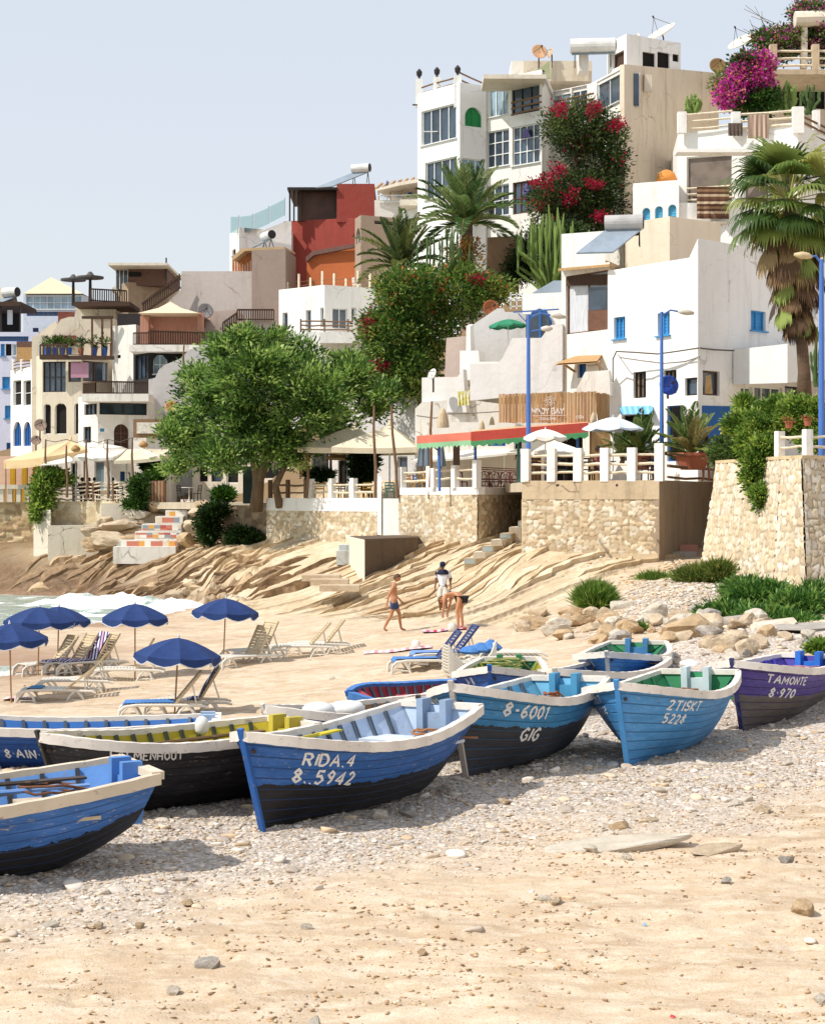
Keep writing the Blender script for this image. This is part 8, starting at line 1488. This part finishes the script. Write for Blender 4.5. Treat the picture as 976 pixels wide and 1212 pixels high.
# ---------------------------------------------------------------- people
def skin_mesh(name, J, E, mt, parent, off, sub=2, root=0):
    """J: list of (x,y,z,r) joints, E: edges; grows one continuous surface."""
    me = bpy.data.meshes.new(name); me.from_pydata([j[:3] for j in J], E, []); o = bpy.data.objects.new(name, me); C.objects.link(o); md = o.modifiers.new('s', 'SKIN'); md.use_smooth_shade = True
    for i, j in enumerate(J):
        sv = me.skin_vertices[0].data[i]; r = j[3] if hasattr(j[3], '__len__') else (j[3], j[3]); sv.radius = r; sv.use_root = (i == root)
    o.modifiers.new('u', 'SUBSURF').levels = sub; dg = bpy.context.evaluated_depsgraph_get(); dg.update(); ev = o.evaluated_get(dg); m2 = bpy.data.meshes.new_from_object(ev); bpy.data.objects.remove(o); m2.materials.clear(); m2.materials.append(mt); m2.name = name
    m2.polygons.foreach_set('use_smooth', [True]*len(m2.polygons)); m2.update(); r = link(name, m2, parent); return r
SKIN = {c: mat('skin_'+c, c, .55, .12, 6, .1) for c in ('b5805e', '8a5f45', 'c08a64', '7a5442')}
def person(label, loc, rz, pose, skin='b5805e', hair='3a2a20', shorts=None, shirt=None, extra=None, sc=1.0):
    """pose gives joint positions (x forward, y left, z up) in metres, feet at z=0."""
    t = thing('person', label, 'person', loc, None, rz, local=True); t.scale = (sc,)*3; p = pose; sk = SKIN[skin]; J = []; E = []; ix_ = {}
    def a(n, r, par=None):
        ix_[n] = len(J); J.append((*p[n], r)); 
        if par: E.append((ix_[par], ix_[n]))
    a('pelvis', (.145, .105)); a('waist', (.125, .09), 'pelvis'); a('chest', (.16, .105), 'waist'); a('neck0', (.075, .07), 'chest'); a('neck', .052, 'neck0'); 
    for s in 'lr':
        a('sh'+s, .062, 'chest'); a('el'+s, .042, 'sh'+s); a('wr'+s, .028, 'el'+s); a('ha'+s, (.034, .02), 'wr'+s); a('hip'+s, .092, 'pelvis'); a('kn'+s, .058, 'hip'+s); a('ca'+s, .054, 'kn'+s); a('an'+s, .036, 'ca'+s); a('to'+s, (.04, .026), 'an'+s)
    # head and fingers belong to the same body mesh: joined below
    body = skin_mesh('body', J, E, sk, t, None)
    N = Vector(p['neck']); Hd = Vector(p['head']); up = (Hd-N).normalized(); fw = Vector(p.get('face', (1, 0, 0))).normalized(); fw = (fw-up*fw.dot(up)).normalized(); sd = up.cross(fw); m = MB(); c = Hd; vs = []; nu, nv = 16, 12
    for j in range(nv+1):
        th_ = math.pi*j/nv
        for i in range(nu):
            ph = 2*math.pi*i/nu; x = math.sin(th_)*math.cos(ph); y = math.sin(th_)*math.sin(ph); z = math.cos(th_); k_ = 1-.22*max(0, -z)*(1 if x < .2 else .6); q = fw*(x*.098*k_)+sd*(y*.076*k_)+up*(z*.118)
            if x > .93 and abs(z+.1) < .3: q += fw*.022
            vs.append(c+q)
    m.add(vs, [(j*nu+i, (j+1)*nu+i, (j+1)*nu+(i+1) % nu, j*nu+(i+1) % nu) for j in range(nv) for i in range(nu)])
    for s in (-1, 1): m.lathe(c+sd*s*.076-fw*.005-up*.01, [(.012, -.01), (.026, 0), (.02, .012)], 8, sd*s)
    for s in 'lr':
        W = Vector(p['wr'+s]); H_ = Vector(p['ha'+s]); d = (H_-W).normalized(); side = d.cross(Vector((0, 1, 0)) if abs(d.y) < .9 else Vector((1, 0, 0))).normalized(); o_ = d.cross(side)
        for k_ in range(4): b0_ = H_+side*(k_-1.5)*.019; L = (.065, .078, .072, .055)[k_]; m.tube([b0_, b0_+d*L*.5+o_*.004, b0_+d*L*.85+o_*.02, b0_+d*L+o_*.034], [.010, .009, .008, .006], 6)
        b0_ = W.lerp(H_, .5)+side*-.03; m.tube([b0_, b0_-side*.025+d*.03, b0_-side*.03+d*.065], [.012, .010, .007], 6)
    me2 = m.build('tmp', sk, t, smooth=True); import bmesh; bm = bmesh.new(); bm.from_mesh(body.data); bm.from_mesh(me2.data); bm.to_mesh(body.data); bm.free(); TREE[t.name].remove(me2); bpy.data.objects.remove(me2); body.data.polygons.foreach_set('use_smooth', [True]*len(body.data.polygons))
    for s in (-1, 1): MB().lathe(c+fw*.088+sd*s*.032+up*.012, [(.008, -.004), (.012, 0), (.006, .008)], 8, fw).build('eye', mat('eye_dark', '2a211d'), t)
    MB().bar(c+fw*.088-up*.055-sd*.02, c+fw*.088-up*.055+sd*.02, .012, .008).build('mouth', mat('lips', '8f5548'), t)
    if hair:
        m = MB(); vs = []
        for j in range(7):
            th_ = math.pi*.52*j/6
            for i in range(nu):
                ph = 2*math.pi*i/nu; lim = 1 if math.cos(ph) < .35 else .68; th2 = th_*lim*(1.25 if math.cos(ph) < -.2 else 1); vs.append(c+fw*(math.sin(th2)*math.cos(ph)*.112-.008)+sd*(math.sin(th2)*math.sin(ph)*.09)+up*(math.cos(th2)*.133)+Vector((0, 0, .004*math.sin(i*3+j))))
        m.add(vs, [(j*nu+i, (j+1)*nu+i, (j+1)*nu+(i+1) % nu, j*nu+(i+1) % nu) for j in range(6) for i in range(nu)]); m.build('hair', mat('hair_'+hair, hair, .7, .3, 20, .5, 60), t, smooth=True)
    V_ = lambda n, r: (*p[n], r)
    if shorts:
        col, f, rr_ = shorts; L_ = lambda a_, b_, f_: tuple(Vector(p[a_]).lerp(Vector(p[b_]), f_)); Jn = [V_('pelvis', (.165, .125)), (*L_('pelvis', 'waist', .55), (.145, .108))]; Ee = [(0, 1)]
        for s in 'lr': k_ = len(Jn); Jn += [V_('hip'+s, .118), (*L_('hip'+s, 'kn'+s, f*.5), rr_), (*L_('hip'+s, 'kn'+s, f), rr_*.96)]; Ee += [(0, k_), (k_, k_+1), (k_+1, k_+2)]
        skin_mesh('shorts', Jn, Ee, mat('cloth_s'+col, col, .85, .2, 5, .4, 30), t, None)
    if shirt:
        col, slv = shirt; L_ = lambda a_, b_, f_: tuple(Vector(p[a_]).lerp(Vector(p[b_]), f_)); Jn = [(*L_('pelvis', 'waist', .1), (.16, .12)), V_('waist', (.15, .115)), V_('chest', (.185, .13)), (*L_('chest', 'neck0', .7), (.10, .09))]; Ee = [(0, 1), (1, 2), (2, 3)]
        for s in 'lr':
            k_ = len(Jn); Jn += [V_('sh'+s, .085)]; Ee += [(2, k_)]
            if slv: Jn += [(*L_('sh'+s, 'el'+s, slv), .068)]; Ee += [(k_, k_+1)]
        skin_mesh('shirt', Jn, Ee, mat('cloth_t'+col, col, .85, .15, 5, .4, 30) if not hasattr(col, 'node_tree') else col, t, None, root=1)
    if extra: extra(t, p, c, fw, sd, up)
    return t
def pose(**kw):
    p = dict(pelvis=(0, 0, .93), waist=(0, 0, 1.08), chest=(0, 0, 1.30), neck0=(0, 0, 1.45), neck=(0, 0, 1.51), head=(.02, 0, 1.635))
    for s, y in (('l', 1), ('r', -1)): p.update({'sh'+s: (0, .19*y, 1.40), 'el'+s: (-.03, .25*y, 1.12), 'wr'+s: (.03, .27*y, .88), 'ha'+s: (.05, .27*y, .80), 'hip'+s: (0, .09*y, .90), 'kn'+s: (.02, .11*y, .50), 'ca'+s: (-.01, .11*y, .36), 'an'+s: (-.02, .11*y, .08), 'to'+s: (.12, .13*y, .03)})
    p.update(kw); return p
lo = gl(466, 745, 51)
person('shirtless man in navy swim shorts walking right with his head bowed', lo, 0, pose(head=(.10, 0, 1.62), neck=(.05, 0, 1.50), chest=(.02, 0, 1.30), face=(1, 0, -.55), hipl=(0, .09, .90), knl=(.18, .1, .50), cal=(.17, .1, .36), anl=(.22, .1, .09), tol=(.36, .1, .03), knr=(-.08, -.1, .50), car=(-.17, -.1, .36), anr=(-.30, -.1, .10), tor=(-.19, -.1, .03), ell=(.02, .26, 1.12), wrl=(.20, .24, .93), hal=(.26, .22, .87), elr=(-.14, -.25, 1.14), wrr=(-.20, -.27, .88), har=(-.20, -.27, .80)), 'b5805e', '5a4030', shorts=('3c4a6b', .62, .098))
def cap(t, p, c, fw, sd, up):
    m = MB(); m.lathe(c+up*.03, [(.102, 0), (.103, .04), (.085, .09), (.04, .115), (.005, .12)], 16, up); m.add([c+up*.035+fw*.07+sd*.07, c+up*.035+fw*.07-sd*.07, c+up*.02+fw*.19-sd*.05, c+up*.02+fw*.19+sd*.05], [(0, 1, 2, 3)]); m.build('cap', mat('navy_cap', '1f2238', .8), t, smooth=False)
    m = MB(); C0 = Vector(p['chest'])
    m.lathe(C0+Vector((0, 0, .03)), [(.17, 0), (.185, .05), (.15, .12), (.09, .17)], 16); o_ = m.build('navy_yoke', mat('navy_cap', '1f2238'), t, smooth=True); o_.scale = (.86, 1.22, 1); o_.location = (0, 0, 0)
    m = MB(); m.tube([C0+Vector((.02, .22, .1)), C0+Vector((-.05, .26, -.12)), C0+Vector((-.05, .24, -.2))], [.03, .055, .05], 8); m.build('shoulder_bag', mat('dark_bag', '3a3440', .8), t)
lo = gl(524, 727, 58)
person('man in a navy cap and white long shorts standing by the rock slabs', lo, R(-100), pose(head=(.05, 0, 1.63), face=(1, 0, -.4), knl=(.06, .1, .5), anl=(.0, .11, .08), anr=(-.08, -.1, .08), tor=(.06, -.12, .03), knr=(.03, -.11, .5)), '7a5442', None, shorts=('d9d4c8', 1.02, .115), shirt=('d4d4d8', .75), extra=cap)
def bikini(t, p, c, fw, sd, up):
    P0 = Vector(p['pelvis']); skin_mesh('bikini_bottom', [(*p['pelvis'], (.158, .125)), (*Vector(p['hipl']).lerp(Vector(p['knl']), .02), .102), (*Vector(p['hipr']).lerp(Vector(p['knr']), .02), .102)], [(0, 1), (0, 2)], mat('black_cloth', '1c1b1e', .8), t, None)
    skin_mesh('bikini_top', [(*Vector(p['chest']).lerp(Vector(p['waist']), .15), (.175, .12)), (*Vector(p['chest']).lerp(Vector(p['waist']), -.1), (.175, .12))], [(0, 1)], mat('navy_print', '3a4668', .8), t, None)
    m = MB(); h = c-up*.02; m.tube([h-fw*.06, h-fw*.08-Vector((0, 0, .1)), h-Vector((-.02, 0, .26))], [.07, .06, .02], 8); m.build('long_hair', mat('hair_6b4a30', '6b4a30', .7), t)
lo = gl(542, 746, 50.6)
person('woman in a black bikini bending down over her towel, seen from behind', lo, R(148), pose(pelvis=(-.12, 0, .95), waist=(.06, 0, 1.06), chest=(.28, 0, 1.02), neck0=(.42, 0, .95), neck=(.47, 0, .91), head=(.57, 0, .84), face=(.4, 0, -1), hipl=(-.12, .1, .90), hipr=(-.12, -.1, .90), knl=(-.02, .12, .50), knr=(.0, -.12, .50), cal=(-.06, .12, .36), car=(-.05, -.12, .36), anl=(-.08, .13, .08), anr=(-.08, -.13, .08), tol=(.06, .14, .03), tor=(.06, -.14, .03),
    shl=(.34, .17, 1.0), shr=(.34, -.17, 1.0), ell=(.38, .2, .72), elr=(.40, -.2, .72), wrl=(.44, .17, .46), wrr=(.46, -.16, .46), hal=(.45, .16, .38), har=(.47, -.15, .38)), 'c08a64', '6b4a30', extra=bikini, sc=1.0)
lo = Vector((X(835, 62.8), 62.8, 4.83)); person('woman in a white vest seen from behind beside the terracotta bowl', lo, R(100), pose(), 'b5805e', '4a3026', shorts=('b9a898', .5, .11), shirt=('d9d4d0', 0), sc=.98)
lo = Vector((X(772, 63.2), 63.2, 4.83)); person('dark haired person in a white t-shirt leaning forward behind the white railing', lo, R(165), pose(chest=(.14, 0, 1.27), neck0=(.24, 0, 1.39), neck=(.29, 0, 1.43), head=(.38, 0, 1.52), face=(1, 0, -.8), shl=(.17, .19, 1.36), shr=(.17, -.19, 1.36), ell=(.22, .24, 1.1), elr=(.22, -.24, 1.1), wrl=(.42, .2, 1.0), wrr=(.42, -.2, 1.0), hal=(.49, .18, .98), har=(.49, -.18, .98)), '8a5f45', '2a1f1c', shorts=('3a4560', 1, .11), shirt=('dcdde2', .6))
sit = lambda **k: pose(pelvis=(0, 0, .50), waist=(-.02, 0, .65), chest=(0, 0, .87), neck0=(.01, 0, 1.02), neck=(.02, 0, 1.08), head=(.04, 0, 1.2), shl=(0, .19, .97), shr=(0, -.19, .97), ell=(.04, .25, .72), elr=(.04, -.25, .72), wrl=(.26, .2, .72), wrr=(.26, -.2, .72), hal=(.34, .18, .74), har=(.34, -.18, .74), hipl=(.02, .1, .50), hipr=(.02, -.1, .50), knl=(.42, .12, .50), knr=(.42, -.12, .50), cal=(.43, .12, .36), car=(.43, -.12, .36), anl=(.44, .12, .08), anr=(.44, -.12, .08), tol=(.58, .13, .03), tor=(.58, -.13, .03), **k)
for px, D, rz, sh, hr, lb in ((97, 91.2, 60, '4a3a36', '241a18', 'dark dressed guest seated at the beach cafe, left of the group'), (112, 91.0, 100, 'b5343a', '2a1c1a', 'guest in a red top seated in the middle of the beach cafe'), (134, 91.1, 120, '3a2d30', '1f1816', 'dark haired guest seated right of the middle pole'), (106, 92.6, -80, 'd4cfc8', '3a2c24', 'guest in a pale top facing the sea at the beach cafe'), (706, 61.9, 20, '7a2f42', '33221d', 'guest in a dark red top seated under the striped parasol'), (430, 80.6, 40, '33373f', '241c1a', 'dark dressed guest seated in the shade right of the beige parasol')):
    z = 4.02 if px < 300 else (4.81 if px > 600 else 4.06); person(lb, Vector((X(px, D), D, z)), R(rz), sit(), '8a5f45', hr, shorts=('3a4050', .95, .1), shirt=(sh, .6))
    chair('chair of the '+lb.replace('seated ', '').replace('the beach cafe, left', 'the left'), Vector((X(px, D), D, z)), R(rz-90+180), DCH)
